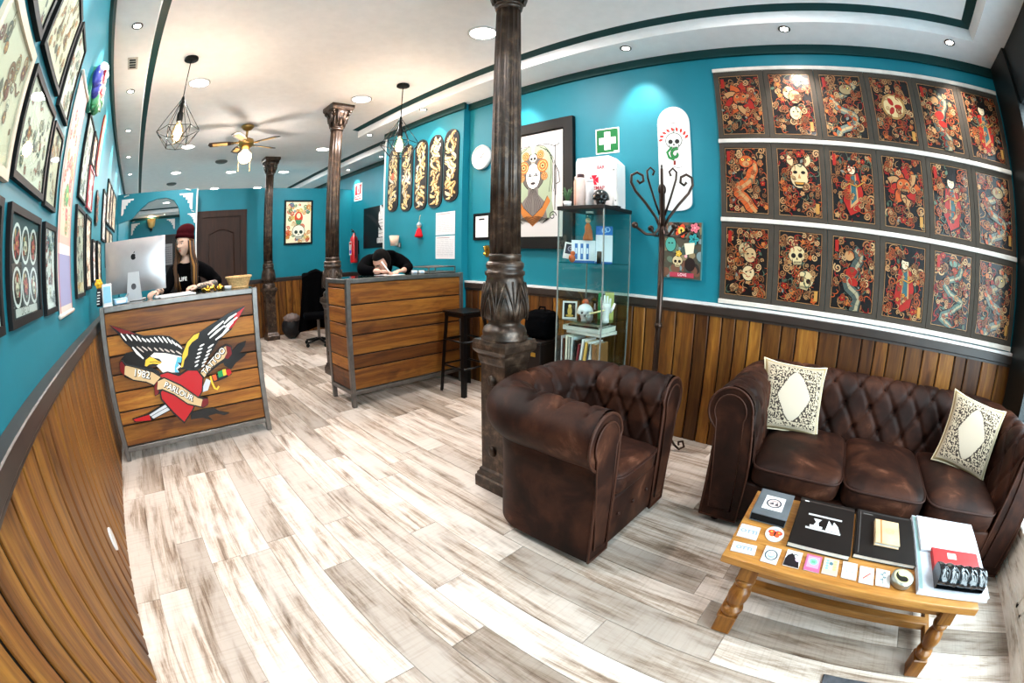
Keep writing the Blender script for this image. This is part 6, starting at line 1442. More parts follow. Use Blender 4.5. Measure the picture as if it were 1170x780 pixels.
def body(t, J, E, root, hp, hrot, hands, skin, tattoo=None):
    b = MB(); vs, fs = skin_mesh(J, E, root); b.add(vs, fs)
    HT = Matrix.Translation(hp) @ hrot.to_4x4(); b.T = HT; b.ball((0, 0, 0), HR, 56, 44, headfn)
    for s_ in (-1, 1): b.ball((s_*HR[0]*.97, .012, -.012), (.012, .022, .034), 12, 8)
    b.T = None
    for h in hands: hand(b, *h)
    vs, fs = fuse(b, .0062, 2)
    inv = HT.inverted(); cs = []; sk = lin(skin); dk = tuple(c*.55 for c in sk); lip = (sk[0]*.75, sk[1]*.42, sk[2]*.42); brow = (.05, .03, .02)
    for f in fs:
        c = Vector((0, 0, 0))
        for i in f: c += vs[i]
        c /= len(f); q = inv @ c; x, y, z = q.x/HR[0], q.y/HR[1], q.z/HR[2]; cc = sk
        if abs(z) < 1.2 and y < -.3 and abs(x) < 1.1:
            if abs(abs(x)-.38) < .20 and abs(z-.235-.05*(.38-abs(x))) < .035: cc = brow
            elif (x/.24)**2+((z+.475)/.075)**2 < 1: cc = lip
            elif abs(x) > .02 and ((abs(x)-.12)/.05)**2+((z+.27)/.03)**2 < 1: cc = dk
        if tattoo: 
            r_ = tattoo(c)
            if r_: cc = r_
        cs.append(cc)
    m = MB(); m.add(vs, fs, True, cs); sm_, nt, bs = newmat('skin_'+skin.lstrip('#')); a = N(nt, 'ShaderNodeAttribute', attribute_name='Col'); nt.links.new(a.outputs['Color'], bs.inputs['Base Color']); bs.inputs['Roughness'].default_value = .5
    bs.inputs['Subsurface Weight'].default_value = .08; bs.inputs['Subsurface Radius'].default_value = (.02, .008, .004)
    bo = m.build('body', sm_, t)
    for s_ in (-1, 1):
        e = MB(); e.T = HT; e.ball((s_*.36*HR[0], -.765*HR[1], .055*HR[2]), (.0125, .012, .0085), 14, 10); eo = e.build('eye', P('#c9c2bc', .25), bo); e = MB(); e.T = HT; e.ball((s_*.36*HR[0]-.002, -.765*HR[1]-.0092, .055*HR[2]), (.0070, .004, .0070), 12, 8); e.build('iris', P('#1c120c', .2), bo)
    return bo, HT
def legs(J, E, hip, feet, rr=.088):
    hx, hy, hz = hip
    for s_, nm in ((-1, 'l'), (1, 'r')):
        fx, fy = feet[0 if s_ < 0 else 1]
        J['hip'+nm] = (hx+s_*.10, hy, hz-.05, rr); J['knee'+nm] = ((hx+s_*.10+fx)/2, (hy+fy)/2-.03, .54, rr*.68); J['calf'+nm] = (fx*.8+(hx+s_*.1)*.2, fy+.01, .36, rr*.66)
        J['ank'+nm] = (fx, fy+.01, .09, rr*.42); J['toe'+nm] = (fx, fy-.17, .045, .05, .035)
        E += [('pel', 'hip'+nm), ('hip'+nm, 'knee'+nm), ('knee'+nm, 'calf'+nm), ('calf'+nm, 'ank'+nm), ('ank'+nm, 'toe'+nm)]
def dress(t, J, E, root, name, add, mat, only=None, ends=None):
    JJ = {k: v for k, v in J.items() if (only is None or k in only)}; JJ = {k: (*v[:3], v[3]+add, (v[4] if len(v) > 4 else v[3])+add) for k, v in JJ.items()}
    if ends: 
        for k, v in ends.items(): JJ[k] = v
    EE = [e for e in E if e[0] in JJ and e[1] in JJ]; vs, fs = skin_mesh(JJ, EE, root)
    n2 = []
    for v in vs: k = noise.noise(v*9)*.010+noise.noise(v*22)*.004; n2.append(v+Vector((k, k*.7, k*.4)))
    b = MB(); b.add(n2, fs, True); return b.build(name, mat, t)
M_jean = P('#0a0b0e', .9, spec=.1)
def woman():
    ox, oy = .40, 5.02
    t = thing('person', 'person in a dark red beanie and black sweatshirt with long hair, behind the eagle counter', 'person', (0, 0, 0))
    J = {'pel': (ox, oy+.02, 1.06, .15, .11), 'waist': (ox-.01, oy, 1.25, .13, .10), 'chest': (ox-.02, oy-.02, 1.48, .155, .115), 'nb': (ox-.03, oy-.04, 1.63, .075, .07), 'neck': (ox-.045, oy-.06, 1.72, .048), 'hd': (ox-.06, oy-.08, 1.82, .05),
         'shl': (ox-.20, oy-.03, 1.585, .062), 'ell': (ox-.30, oy-.16, 1.41, .046), 'wrl': (-.03, 4.56, 1.415, .027), 'shr': (ox+.175, oy-.02, 1.575, .062), 'elr': (ox+.33, oy-.13, 1.42, .046), 'wrr': (.44, 4.60, 1.418, .027)}
    E = [('pel', 'waist'), ('waist', 'chest'), ('chest', 'nb'), ('nb', 'neck'), ('neck', 'hd'), ('nb', 'shl'), ('shl', 'ell'), ('ell', 'wrl'), ('nb', 'shr'), ('shr', 'elr'), ('elr', 'wrr')]
    legs(J, E, (ox, oy+.02, 1.06), ((ox-.12, oy), (ox+.14, oy+.05)))
    hr = (Matrix.Rotation(-.72, 3, 'Z') @ Matrix.Rotation(.10, 3, 'X'))
    hp = (ox-.07, oy-.11, 1.865)
    def tat(c):
        for k, (w, e) in {'l': ('wrl', 'ell'), 'r': ('wrr', 'elr')}.items():
            a, b_ = Vector(J[w][:3]), Vector(J[e][:3]); u = (c-a).dot(b_-a)/(b_-a).length_squared
            if -.1 < u < 1 and (c-a-(b_-a)*u).length < .06 and noise.noise(c*38) > -.02: return (.10, .09, .08)
    bo, HT = body(t, J, E, 'pel', hp, hr, [((-.03, 4.56, 1.415), (-.45, -1, -.05), (0, 0, 1), (1, -.3, 0), .35), ((.44, 4.60, 1.418), (-1, -.45, .0), (0, 0, 1), (.2, -1, 0), .85)], '#c79f8a', tat)
    up = {'pel', 'waist', 'chest', 'nb', 'neck', 'shl', 'ell', 'shr', 'elr'}
    fr = {'cl': (*[J['ell'][i]*.45+J['wrl'][i]*.55 for i in range(3)], .046), 'cr': (*[J['elr'][i]*.75+J['wrr'][i]*.25 for i in range(3)], .052)}
    J2 = dict(J); E2 = E+[('ell', 'cl'), ('elr', 'cr')]; J2.update(fr)
    sw = dress(t, J2, E2, 'pel', 'sweatshirt', .022, M_blackcloth, up | {'cl', 'cr'}, {'nb': (*J['nb'][:3], .11, .10), 'neck': (ox-.04, oy-.055, 1.685, .068, .064), 'cl': fr['cl'], 'cr': fr['cr']})
    dress(t, J, E, 'pel', 'trousers', .012, M_jean, {'pel', 'hipl', 'kneel', 'calfl', 'ankl', 'hipr', 'kneer', 'calfr', 'ankr'})
    for nm in 'lr':
        b = MB(); a = J['ank'+nm]; b.rbox(a[0]-.055, a[0]+.055, a[1]-.22, a[1]+.06, 0, .10, .035, 3); b.build('shoe', M_black, t)
    # hair: cap plus long strands lying on the chest
    b = MB(); b.T = HT; b.ball((0, .012, .01), (HR[0]*1.10, HR[1]*1.08, HR[2]*1.04), 32, 24, lambda x, y, z: (x, y if y > -.25 or z > .45 else -.25, z)); b.T = None
    r = random.Random(2); hx, hy, hz = hp
    cols = ['#24160d', '#301c10', '#4a2f18', '#7a5426', '#1c110a', '#3c2614']
    b.col = lin('#5a3a22'); b.c = [b.col]*len(b.c)
    for s_ in (-1, 1):
        for k in range(20):
            a = (.15+.75*r.random()); lx = s_*HR[0]*(1.0+.1*r.random()); ly = -.03+.10*(k/20)
            p0 = HT @ Vector((lx, ly, .03)); p1 = HT @ Vector((lx*1.12, ly-.01, -.12)); dx = (.05 if s_ > 0 else -.03)+r.uniform(-.03, .03)
            p2 = Vector((p1.x+dx*.5, p1.y-.05, p1.z-.12)); p3 = Vector((p1.x+dx*.4, p1.y-.07, p1.z-.26)); p4 = Vector((p1.x+dx*.3+r.uniform(-.02, .02), p1.y-.08, p1.z-.34-r.random()*.06))
            b.col = lin(r.choice(cols)); b.tube([p0, p1, p2, p3, p4], [.012, .013, .012, .009, .003], 6)
    b.build('hair', printmat('long_hair', .45), t)
    b = MB(); b.T = HT @ Matrix.Translation((0, .014, .045)) @ Matrix.Rotation(-.22, 4, 'X')
    pr = [(.100, .0), (.112, .006), (.114, .035), (.106, .045), (.105, .06), (.106, .085), (.098, .12), (.074, .152), (.038, .168), (.001, .172)]
    vs = []; n = 48
    for r_, z_ in pr:
        for k in range(n): a = 2*pi*k/n; q = r_*(1+.018*cos(a*24)); vs.append((q*cos(a)*.93, q*sin(a)*1.10+max(0, z_-.08)*.5, z_))
    b.add(vs, [(i*n+k, i*n+(k+1) % n, (i+1)*n+(k+1) % n, (i+1)*n+k) for i in range(len(pr)-1) for k in range(n)], True); b.build('beanie', P('#2c050b', .95, var=.3, nsc=30, bmp=.4, spec=.05), t)
    A = Art(.2, .08, '#fff', None); A.text('LIFE', .055, 0, 0, '#d8d4d0', .0, .001); o = A.build('chest_lettering', M_print, sw, (ox-.10, oy-.215, 1.50)); o.rotation_euler = (-.15, 0, -.2)
woman()
def writer():
    t = thing('person', 'person in a black hoodie bent over the plank desk, writing', 'person', (0, 0, 0))
    ox = 2.78
    J = {'pel': (ox+.12, 5.08, 1.04, .15, .12), 'waist': (ox+.10, 5.08, 1.24, .14, .11), 'chest': (ox+.07, 4.93, 1.46, .165, .125), 'nb': (ox+.0, 4.76, 1.575, .09, .085), 'neck': (ox-.05, 4.68, 1.575, .056), 'hd': (ox-.09, 4.62, 1.55, .05),
         'shl': (ox-.20, 4.80, 1.52, .072), 'ell': (ox-.37, 4.64, 1.43, .052), 'wrl': (ox-.22, 4.42, 1.412, .03), 'shr': (ox+.22, 4.74, 1.54, .075), 'elr': (ox+.27, 4.56, 1.43, .052), 'wrr': (ox+.06, 4.40, 1.41, .03)}
    E = [('pel', 'waist'), ('waist', 'chest'), ('chest', 'nb'), ('nb', 'neck'), ('neck', 'hd'), ('nb', 'shl'), ('shl', 'ell'), ('ell', 'wrl'), ('nb', 'shr'), ('shr', 'elr'), ('elr', 'wrr')]
    legs(J, E, (ox+.12, 5.08, 1.04), ((ox-.02, 5.1), (ox+.28, 5.15)))
    hr = Matrix.Rotation(-1.3, 3, 'Z') @ Matrix.Rotation(.70, 3, 'X') @ Matrix.Rotation(.12, 3, 'Y')
    hp = (ox-.13, 4.56, 1.525)
    bo, HT = body(t, J, E, 'pel', hp, hr, [(J['wrl'][:3], (.7, -.7, -.05), (0, .2, 1), (.6, .6, 0), .75, 1.05), (J['wrr'][:3], (-.9, -.3, -.05), (0, 0, 1), (-.2, 1, 0), .5, 1.05)], '#c08f7a')
    up = {'pel', 'waist', 'chest', 'nb', 'shl', 'ell', 'shr', 'elr', 'wrl', 'wrr'}
    dress(t, J, E, 'pel', 'hoodie', .024, M_blackcloth, up, {'nb': (*J['nb'][:3], .11, .10), 'wrl': (*[J['ell'][i]*.2+J['wrl'][i]*.8 for i in range(3)], .044), 'wrr': (*[J['elr'][i]*.2+J['wrr'][i]*.8 for i in range(3)], .044)})
    dress(t, J, E, 'pel', 'trousers', .014, M_jean, {'pel', 'hipl', 'kneel', 'calfl', 'ankl', 'hipr', 'kneer', 'calfr', 'ankr'})
    for nm in 'lr':
        b = MB(); a = J['ank'+nm]; b.rbox(a[0]-.058, a[0]+.058, a[1]-.23, a[1]+.06, 0, .10, .035, 3); b.build('shoe', M_black, t)
    b = MB(); b.T = HT; b.ball((0, .016, .012), (HR[0]*1.16, HR[1]*1.10, HR[2]*1.12), 40, 30, lambda x, y, z: ((x, y, z) if (y > -.25 or z > .42) else (x*.95, -.25, z))); 
    b.ball((0, -.075, -.095), (.052, .035, .05), 20, 14); b.build('hair', P('#070504', .85, var=.3, nsc=60, bmp=.5, spec=.1), t)
    b = MB(); b.T = Matrix.Translation((ox+.0, 4.72, 1.60)) @ Matrix.Rotation(-.5, 4, 'X'); b.tube([(.125*cos(a), .11*sin(a), .03*sin(a)) for a in [2*pi*k/20 for k in range(20)]], .035, 10, closed=True); b.build('hood', M_blackcloth, t)
writer()
t = thing('pen', 'white pen in the hand of the person writing', 'pen', (2.60, 4.335, 1.376)); b = MB(); b.tube([(.03, -.03, .0), (-.05, .05, .15)], .0075, 8); b.build('barrel', P('#e4e0dc', .4), t); b = MB(); b.tube([(.03, -.03, 0), (.035, -.035, -.003)], .004, 6); b.build('tip', M_black, t)
A = Art(.21, .30, '#e8e6e2', .002); o = A.build('drawing_sheet'); o.location = (2.64, 4.36, 1.3735); o.rotation_euler = (-pi/2, 0, .3); tag(o, 'white sheet under the hands of the person writing', 'paper')

# ================================================================== ON THE COUNTERS
ZC = 1.372
def imac():
    t = thing('desktop_computer', 'silver all-in-one computer seen from behind on the eagle counter', 'computer', (-.245, 4.46, ZC), -.17)
    al = P('#a9a5a6', .35, .55, var=.04); w, h = .34, .49
    b = MB(); n = 16
    def back(u, v): x, z = (u*2-1), (v*2-1); return (x*w, -.004-.055*(1-abs(x)**3)*(1-abs(z)**3), .075+h/2+z*h/2)
    b.grid(back, 20, 16); b.rbox(-w, w, -.006, .010, .075, .075+h, .004, 2); b.build('housing', al, t)
    b = MB(); b.box(-w+.012, w-.012, .009, .012, .16, .075+h-.012); b.build('screen', P('#0a0c10', .08, 0, 1), t)
    b = MB(); b.prism([(-.085, .008), (.085, .008), (.060, .26), (-.060, .26)], -.085, -.070); b.rbox(-.09, .09, -.09, .12, 0, .010, .003, 1, False); b.build('stand', P('#c9c5c5', .35, .5, var=.03), t)
    b = MB(); b.T = Matrix.Translation((0, -.086, .13)) @ Matrix.Rotation(pi/2, 4, 'X'); b.lathe([(.028, 0), (.028, .003), (.02, .003), (.02, .0)], n=24); b.cyl((0, 0, 0), .02, .002, 20); b.build('cable_hole', P('#5a5658', .4, .5), t)
    A = Art(.12, .12, '#fff', None); c = '#0c0c0e'; s = .028
    pts = []
    for k in range(40):
        a = pi/2+2*pi*k/40; rx = 1.0+.10*cos(2*a); r_ = s*(1.0-.10*math.exp(-((a-pi/2) % (2*pi))**2/.10)-.10*math.exp(-(2*pi-((a-pi/2) % (2*pi)))**2/.10)-.07*math.exp(-(((a-pi/2) % (2*pi))-pi)**2/.06))
        x, z = cos(a)*r_*.98, sin(a)*r_*1.02
        if (x-s*1.22)**2+(z-s*.12)**2 < (s*.48)**2: q = atan2(z-s*.12, x-s*1.22); x, z = s*1.22+cos(q)*s*.48, s*.12+sin(q)*s*.48; x = min(x, s*.80)
        pts.append((x, z))
    A.poly(pts, c); A.poly([(.002, .030), (.004, .040), (.012, .048), (.017, .049), (.015, .040), (.008, .032)], c)
    A.build('logo', M_print, t, (0, -.061, .075+h*.66))
imac()
t = thing('keyboard', 'white keyboard and pad lying before the person in the beanie', 'keyboard', (.16, 4.30, ZC), .12); b = MB(); b.rbox(-.20, .20, -.06, .06, 0, .016, .005, 2); b.build('case', M_whitegloss, t)
b = MB()
for j in range(4):
    for i in range(13): b.box(-.188+i*.029, -.164+i*.029, -.048+j*.025, -.028+j*.025, .016, .020)
b.build('keys', P('#d0ccca', .5), t)
t = thing('paper_pad', 'white stack of paper at the front edge of the eagle counter', 'paper', (.20, 4.17, ZC), .1); b = MB(); b.box(-.18, .18, -.04, .04, 0, .012); b.build('sheets', P('#c9c6c3', .7), t)
def basket():
    t = thing('wicker_basket', 'round straw basket at the right end of the eagle counter', 'basket', (.865, 4.38, ZC)); b = MB(); n = 60
    def f(u, v): a = 2*pi*u; r_ = .095+.040*v+.004*sin(n*a+pi*round(v*14)); return (r_*cos(a), r_*sin(a), .105*v)
    b.grid(f, 120, 14, wu=True); b.cyl((0, 0, .001), .095, .005, 30)
    for z, r_ in ((.10, .136), (.107, .134), (.004, .098)): b.tube([(r_*cos(a), r_*sin(a), z+.004*sin(a*20)) for a in [2*pi*k/40 for k in range(40)]], .007, 6, closed=True)
    b.build('basket', P('#c9a06c', .8, var=.3, nsc=60, bmp=.5), t)
basket()
for k, (x, y, lb) in enumerate(((.50, 4.28, 'gold trinket nearest the hand on the eagle counter'), (.57, 4.33, 'gold trinket in the middle of the eagle counter'), (.66, 4.34, 'gold trinket nearest the basket'))):
    t = thing('gold_trinket', lb, 'ornament', (x, y, ZC), k*.8, 'gold trinkets beside the basket'); b = MB(); b.tube([(.035*cos(a), .028*sin(a), .018+.012*sin(2*a)) for a in [2*pi*q/18 for q in range(18)]], .011, 8, closed=True); b.ball((.02, 0, .035), .020); b.ball((-.03, .01, .02), .016); b.build('body', P('#d9a83c', .25, .9), t)
t = thing('white_tub', 'low white tub between gold trinkets and basket', 'tub', (.735, 4.30, ZC)); b = MB(); b.lathe([(.034, 0), (.038, .03), (.032, .032), (.028, .01)], n=20); b.build('tub', M_whitegloss, t)
t = thing('blue_box', 'small blue and white box beside the computer stand', 'box', (-.40, 4.22, ZC), .3); b = MB(); b.rbox(-.07, .07, -.04, .04, 0, .05, .004, 1); b.build('carton', P('#8fb4d0', .5), t); b = MB(); b.box(-.05, .05, -.041, -.039, .01, .035); b.build('label', M_whitegloss, t)
t = thing('card_reader', 'white card stand at the left front corner of the eagle counter', 'card stand', (-.53, 4.15, ZC), .2); b = MB(); b.rbox(-.05, .05, -.01, .01, 0, .19, .004, 1); b.box(-.05, .05, -.04, .04, 0, .008); b.build('stand', M_whitegloss, t)
b = MB(); b.box(-.04, .04, -.013, -.010, .03, .17); b.build('leaflet', P('#7fb0c4', .5), t)
t = thing('cable', 'grey cable looping from the computer over the eagle counter', 'cable', (-.36, 4.33, ZC)); b = MB(); b.tube([(.08, .12, .10), (.02, .04, .06), (-.03, -.02, .015), (-.06, -.08, .008), (-.02, -.13, .008), (.06, -.12, .008)], .007, 6); b.build('sleeve', P('#9a9896', .5), t)
t = thing('flower_toy', 'black and white patterned figure with a yellow flower head by the left wall', 'toy', (-.64, 4.34, ZC)); b = MB(); b.lathe([(.035, 0), (.04, .03), (.03, .08), (.034, .12), (.02, .16)], n=16); b.build('body', P('#17151a', .5, var=1.5, nsc=40), t)
b = MB(); [b.ball((.028*cos(a), -.012, .20+.028*sin(a)), (.018, .01, .018), 10, 6) for a in [k*pi/3 for k in range(6)]]; b.ball((0, -.02, .20), .018); b.build('flower_head', P('#e0a82c', .5), t)
b = MB()
for k in range(5): b.box(-.03+.004*k, .0+.004*k, -.041, -.030, .02+.025*k, .03+.025*k)
b.build('white_marks', M_whitegloss, t)
# desk counter
t = thing('glass_tray_box', 'low steel-rimmed glass box on the right end of the plank desk', 'display box', (3.30, 4.42, ZC))
b = MB()
for z in (.0, .065): b.tube([(-.20, -.20, z+.006), (.20, -.20, z+.006), (.20, .20, z+.006), (-.20, .20, z+.006)], .008, 4, closed=True)
for x in (-.2, .2):
    for y in (-.2, .2): b.box(x-.007, x+.007, y-.007, y+.007, 0, .07)
b.build('rim', M_steel, t); b = MB(); b.box(-.195, .195, -.195, .195, .068, .072); b.box(-.198, -.195, -.195, .195, .01, .068); b.box(-.195, .195, -.198, -.195, .01, .068); b.build('glass_pane', M_glass, t)
for k, (x, y, lb) in enumerate(((2.99, 4.36, 'left of the two small white boxes on the plank desk'), (3.05, 4.30, 'right of the two small white boxes on the plank desk'))):
    t = thing('card_box', lb, 'box', (x, y, ZC), -.2, 'small white boxes on the plank desk'); b = MB(); b.rbox(-.033, .033, -.02, .02, 0, .035, .003, 1); b.build('carton', M_whitegloss, t); b = MB(); b.box(-.02, .02, -.022, -.02, .008, .02); b.build('label', P('#7fa8c0', .5), t)

# ================================================================== EAGLE CUT-OUT ON THE COUNTER
def eagle():
    t = thing('eagle_sign', 'painted cut-out eagle with red heart, dagger and lettered banners on the counter front', 'sign', (.155, 4.080, .72))
    order = ['ribbon', 'wing', 'head', 'dagger', 'heart', 'banner']; base = dict(ribbon=.014, wing=.018, head=.023, dagger=.023, heart=.028, banner=.033)
    base.update(dagger_hilt=.023)
    items = []
    for g in order:
        L = [e for e in EMB if e[0] == g]
        if g == 'ribbon': items += [(g, 'ribbon_tail', [e]) for e in L]
        elif g == 'dagger': items += [(g, 'dagger_tip', L[:4]), (g, 'dagger_hilt', L[4:])]
        else: items.append((g, {'wing': 'wings', 'head': 'eagle_head'}.get(g, g), L))
    for g, pname, L in items:
        A = Art(3, 3, '#000000', None, .00012); A.b = MB()
        for gg, k, c, pts in L:
            if k == 'p':
                if c == '#120d0c': A.b.col = lin(c); A.b.prism(pts, -base[g], 0); A.y = min(A.y, -base[g])
                else:
                    A.y = min(A.y, -base[g]); A.poly(pts, c)
            else: A.y = min(A.y, -base[g]); A.line(pts, float(k[1:])*1.3, c, 2 if c != '#120d0c' and g == 'wing' else False)
        if 0: pass
        if g == 'banner':
            A.y -= .0003
            for s_, x, z, a, sz in (('PARLOUR', -.06, -.170, -.60, .072), ('TATTOO', .335, .045, .66, .074), ('1982', -.405, .042, -.31, .088)):
                A.text(s_, sz, x, z, '#2a1c14', a, .006); A.text(s_, sz, x-.004, z+.003, '#f2ece2', a, .001)
        A.build(pname, M_paint, t)
eagle()

# ================================================================== ON THE COFFEE TABLE
ZT_ = .4515
def flat(name, label, cat, x, y, w, d, rz=0, th=.003, bg='#c9c6c3', grp=None, draw=None, mat=None, z=ZT_, shape=None):
    """a sheet lying down; its own up direction points to the wall side"""
    A = Art(w, d, bg, None if shape else th, .00006)
    if shape: A.b.prism(shape, 0, th)
    if draw: draw(A)
    o = A.build(name, mat or M_gloss); o.location = (x, y, z+th); o.rotation_euler = (-pi/2, 0, 0)
    o.rotation_euler = (Matrix.Rotation(-pi/2+rz, 3, 'Z') @ Matrix.Rotation(-pi/2, 3, 'X')).to_euler()
    return tag(o, label, cat, grp)
b = None
def closed_book(name, label, x0, x1, y0, y1, z0, h, c, draw, grp=None, cat='book', rz=0., pg='#d8d2c8', rough=.45):
    t = thing(name, label, cat, ((x0+x1)/2, (y0+y1)/2, z0), -pi/2+rz, grp); w, d = abs(y1-y0), abs(x1-x0)
    b = MB(); b.box(-w/2+.004, w/2-.004, -d/2+.004, d/2-.004, .003, h-.003); b.build('pages', P(pg, .8), t)
    b = MB(); b.rbox(-w/2, w/2, -d/2, d/2, 0, .004, .0015, 1, False); b.rbox(-w/2, w/2, -d/2, d/2, h-.005, h, .0015, 1, False); b.box(-w/2, -w/2+.004, -d/2, d/2, 0, h); b.build('cover', P(c, rough, var=.2), t)
    if draw:
        A = Art(w, d, '#ffffff', None, .00006); draw(A); A.b.T = None; o = A.build('cover_print', M_gloss, t); o.rotation_euler = (-pi/2, 0, 0); o.location = (0, 0, h+.0003)
        o.rotation_euler = Matrix.Rotation(-pi/2, 3, 'X').to_euler()
    return t
def d1(A): A.rect(-.055, .055, -.07, .07, '#e8e6e6'); A.ell(0, 0, .043, .048, '#26303a'); A.ell(0, 0, .034, .038, '#c9b4ae'); A.poly([(-.03, -.015), (-.005, .01), (.0, -.015)], '#2a2a34'); A.poly([(.005, -.02), (.018, .015), (.026, -.02)], '#2a2a34'); A.line([(-.02, .02), (.02, .022)], .004, '#2a2a34')
closed_book('slate_box_book', 'grey slate-coloured book with a round badge sticker at the far left table corner', 1.885, 2.15, .018, .21, ZT_, .045, '#565a5e', d1, rz=.0, pg='#0c0c0e')
def d2(A):
    A.rect(-.165, .165, .19, .20, '#3a302c'); A.rect(-.10, .095, .055, .072, '#b8b4b4'); A.rect(-.10, .095, -.075, -.058, '#b8b4b4'); A.rect(-.08, -.01, -.055, -.035, '#d8d4d4')
    A.poly([(-.06, -.035), (-.03, -.035), (-.035, .0), (-.02, .03), (-.065, .03), (-.05, .0)], '#d8d4d4'); A.poly([(.01, -.055), (.09, -.055), (.075, .0), (.05, .035), (.045, -.01), (.02, .04)], '#e4e2e2'); A.rect(-.14, -.115, .185, .195, '#d8d4d4')
closed_book('black_portfolio', 'black portfolio with a white emblem on the coffee table', 1.745, 2.195, -.352, -.022, ZT_, .028, '#15100e', d2, 'black portfolios on the coffee table', 'portfolio')
def d3(A): A.rect(-.16, -.155, -.2, .2, '#4a4644'); A.rect(-.165, .165, .195, .2, '#4a4644'); A.rect(-.14, -.08, .17, .18, '#5a5654')
closed_book('black_portfolio', 'black portfolio carrying the kraft notebook on the coffee table', 1.78, 2.21, -.73, -.368, ZT_, .026, '#15100e', d3, 'black portfolios on the coffee table', 'portfolio')
def d4(A): A.rect(-.042, -.034, -.11, .11, '#c8642c'); A.ring(.015, .01, .025, .003, '#a88e68'); A.ring(.015, .01, .014, .003, '#a88e68')
closed_book('kraft_notebook', 'kraft paper notebook with an orange elastic band lying on the second portfolio', 1.88, 2.10, -.625, -.476, ZT_+.0275, .02, '#c9a982', d4, cat='notebook')
def card(A): A.text('OTTI', .045, 0, 0, '#b8c4cc', 0, .002)
flat('business_card', 'white business card nearer the slate book, left end of the table', 'card', 1.775, .178, .10, .11, .05, draw=lambda A: A.text('OTTI', .038, 0, 0, '#7f929f', 0, .002), grp='white business cards')
flat('business_card', 'white business card at the near left corner of the table', 'card', 1.638, .162, .115, .075, .10, draw=lambda A: A.text('OTTI', .034, 0, 0, '#7f929f', 0, .002), grp='white business cards')
def butt(A):
    A.ell(0, 0, .046, .062, '#cfcdcb', n=32)
    for s_ in (-1, 1): A.ell(s_*.018, .012, .019, .02, '#c8402c', s_*.5); A.ell(s_*.013, -.014, .013, .014, '#d8582c', 0); A.ell(s_*.02, .014, .007, .007, '#e8a040')
    A.ell(0, 0, .004, .022, '#1a1412'); A.ell(0, .035, .015, .008, '#8fa0b4'); A.text('ART', .016, 0, -.042, '#5a6a7a')
flat('round_sticker', 'round white sticker with a red butterfly beside the slate book', 'sticker', 1.815, .052, .1, .13, .0, shape=[(.048*cos(a), .066*sin(a)) for a in [2*pi*k/36 for k in range(36)]], draw=butt)
def st(kind):
    def f(A):
        k = '#20242a'
        if kind == 'ape': A.ring(0, .0, .028, .007, '#3a4a50', sq=1.3); A.ell(0, .0, .018, .026, '#8fa4a8'); A.ell(0, .005, .012, .016, '#d8dcdc'); A.rect(-.008, -.003, .008, .013, k); A.rect(.003, .008, .008, .013, k); A.line([(-.008, -.012), (.008, -.012)], .003, k)
        if kind == 'wave': A.poly([(-.038, -.06), (.038, -.06), (.03, -.01), (.012, .0), (.0, .03), (-.012, .04), (-.03, .02), (-.038, -.01)], '#1a1418'); A.spiral(.01, .018, .018, .006, '#1a1418', 1, 1); A.ell(.022, .005, .012, .02, '#d8b0d0')
        if kind == 'pink': A.rect(-.043, .043, -.062, .062, '#b85a80'); A.rect(-.03, .03, -.035, .05, '#c98aa0'); A.ell(0, .012, .022, .026, '#7fb89a'); A.rect(-.01, .01, .0, .02, '#5a9a7a'); A.line([(-.03, -.048), (.03, -.048)], .006, '#a85a7a')
        if kind == 'pattern': A.rect(-.038, .038, -.062, .062, '#c9a48f'); [A.ell(-.02+.02*(q % 3), .04-.02*(q//3), .009, .009, ['#7aa8b0', '#a8c8a0', '#d8a070'][q % 3]) for q in range(12)]; A.ell(0, .02, .01, .012, '#4a6a7a')
        if kind == 'plain': A.ring(0, .01, .022, .004, '#8296a4', sq=1.3); A.line([(-.015, -.01), (.0, .03), (.015, -.01)], .004, '#7f98a4'); A.line([(-.02, -.03), (.02, -.03)], .004, '#8a98a4')
        if kind == 'branch': A.line([(-.02, -.03), (.0, -.005), (.022, .02)], .008, '#b04a3a'); A.line([(.0, -.005), (.012, -.02)], .005, '#b8705a')
        if kind == 'plant': A.line([(0, -.045), (0, .04)], .003, '#3a4a40'); [A.leaf(0, -.02+.018*q, .02, (.6 if q % 2 else 2.5), '#7a8a90', '#3a4a50') for q in range(4)]
    return f
sd = [('ape', 1.645, .029, 'white sticker with a round grey monkey badge'), ('wave', 1.66, -.077, 'white sticker with a black wave'), ('pink', 1.665, -.177, 'pink sticker with a green figure'), ('pattern', 1.672, -.267, 'peach sticker with a blue dotted pattern'),
      ('plain', 1.674, -.366, 'white sticker with a faint pale drawing'), ('branch', 1.667, -.458, 'white sticker with a small pink mark'), ('plant', 1.672, -.548, 'white sticker with a small grey plant')]
for k, x, y, lb in sd: flat('sticker', lb+' in the front row on the table', 'sticker', x, y, .078, .122, 0, draw=st(k), grp='row of stickers on the coffee table')
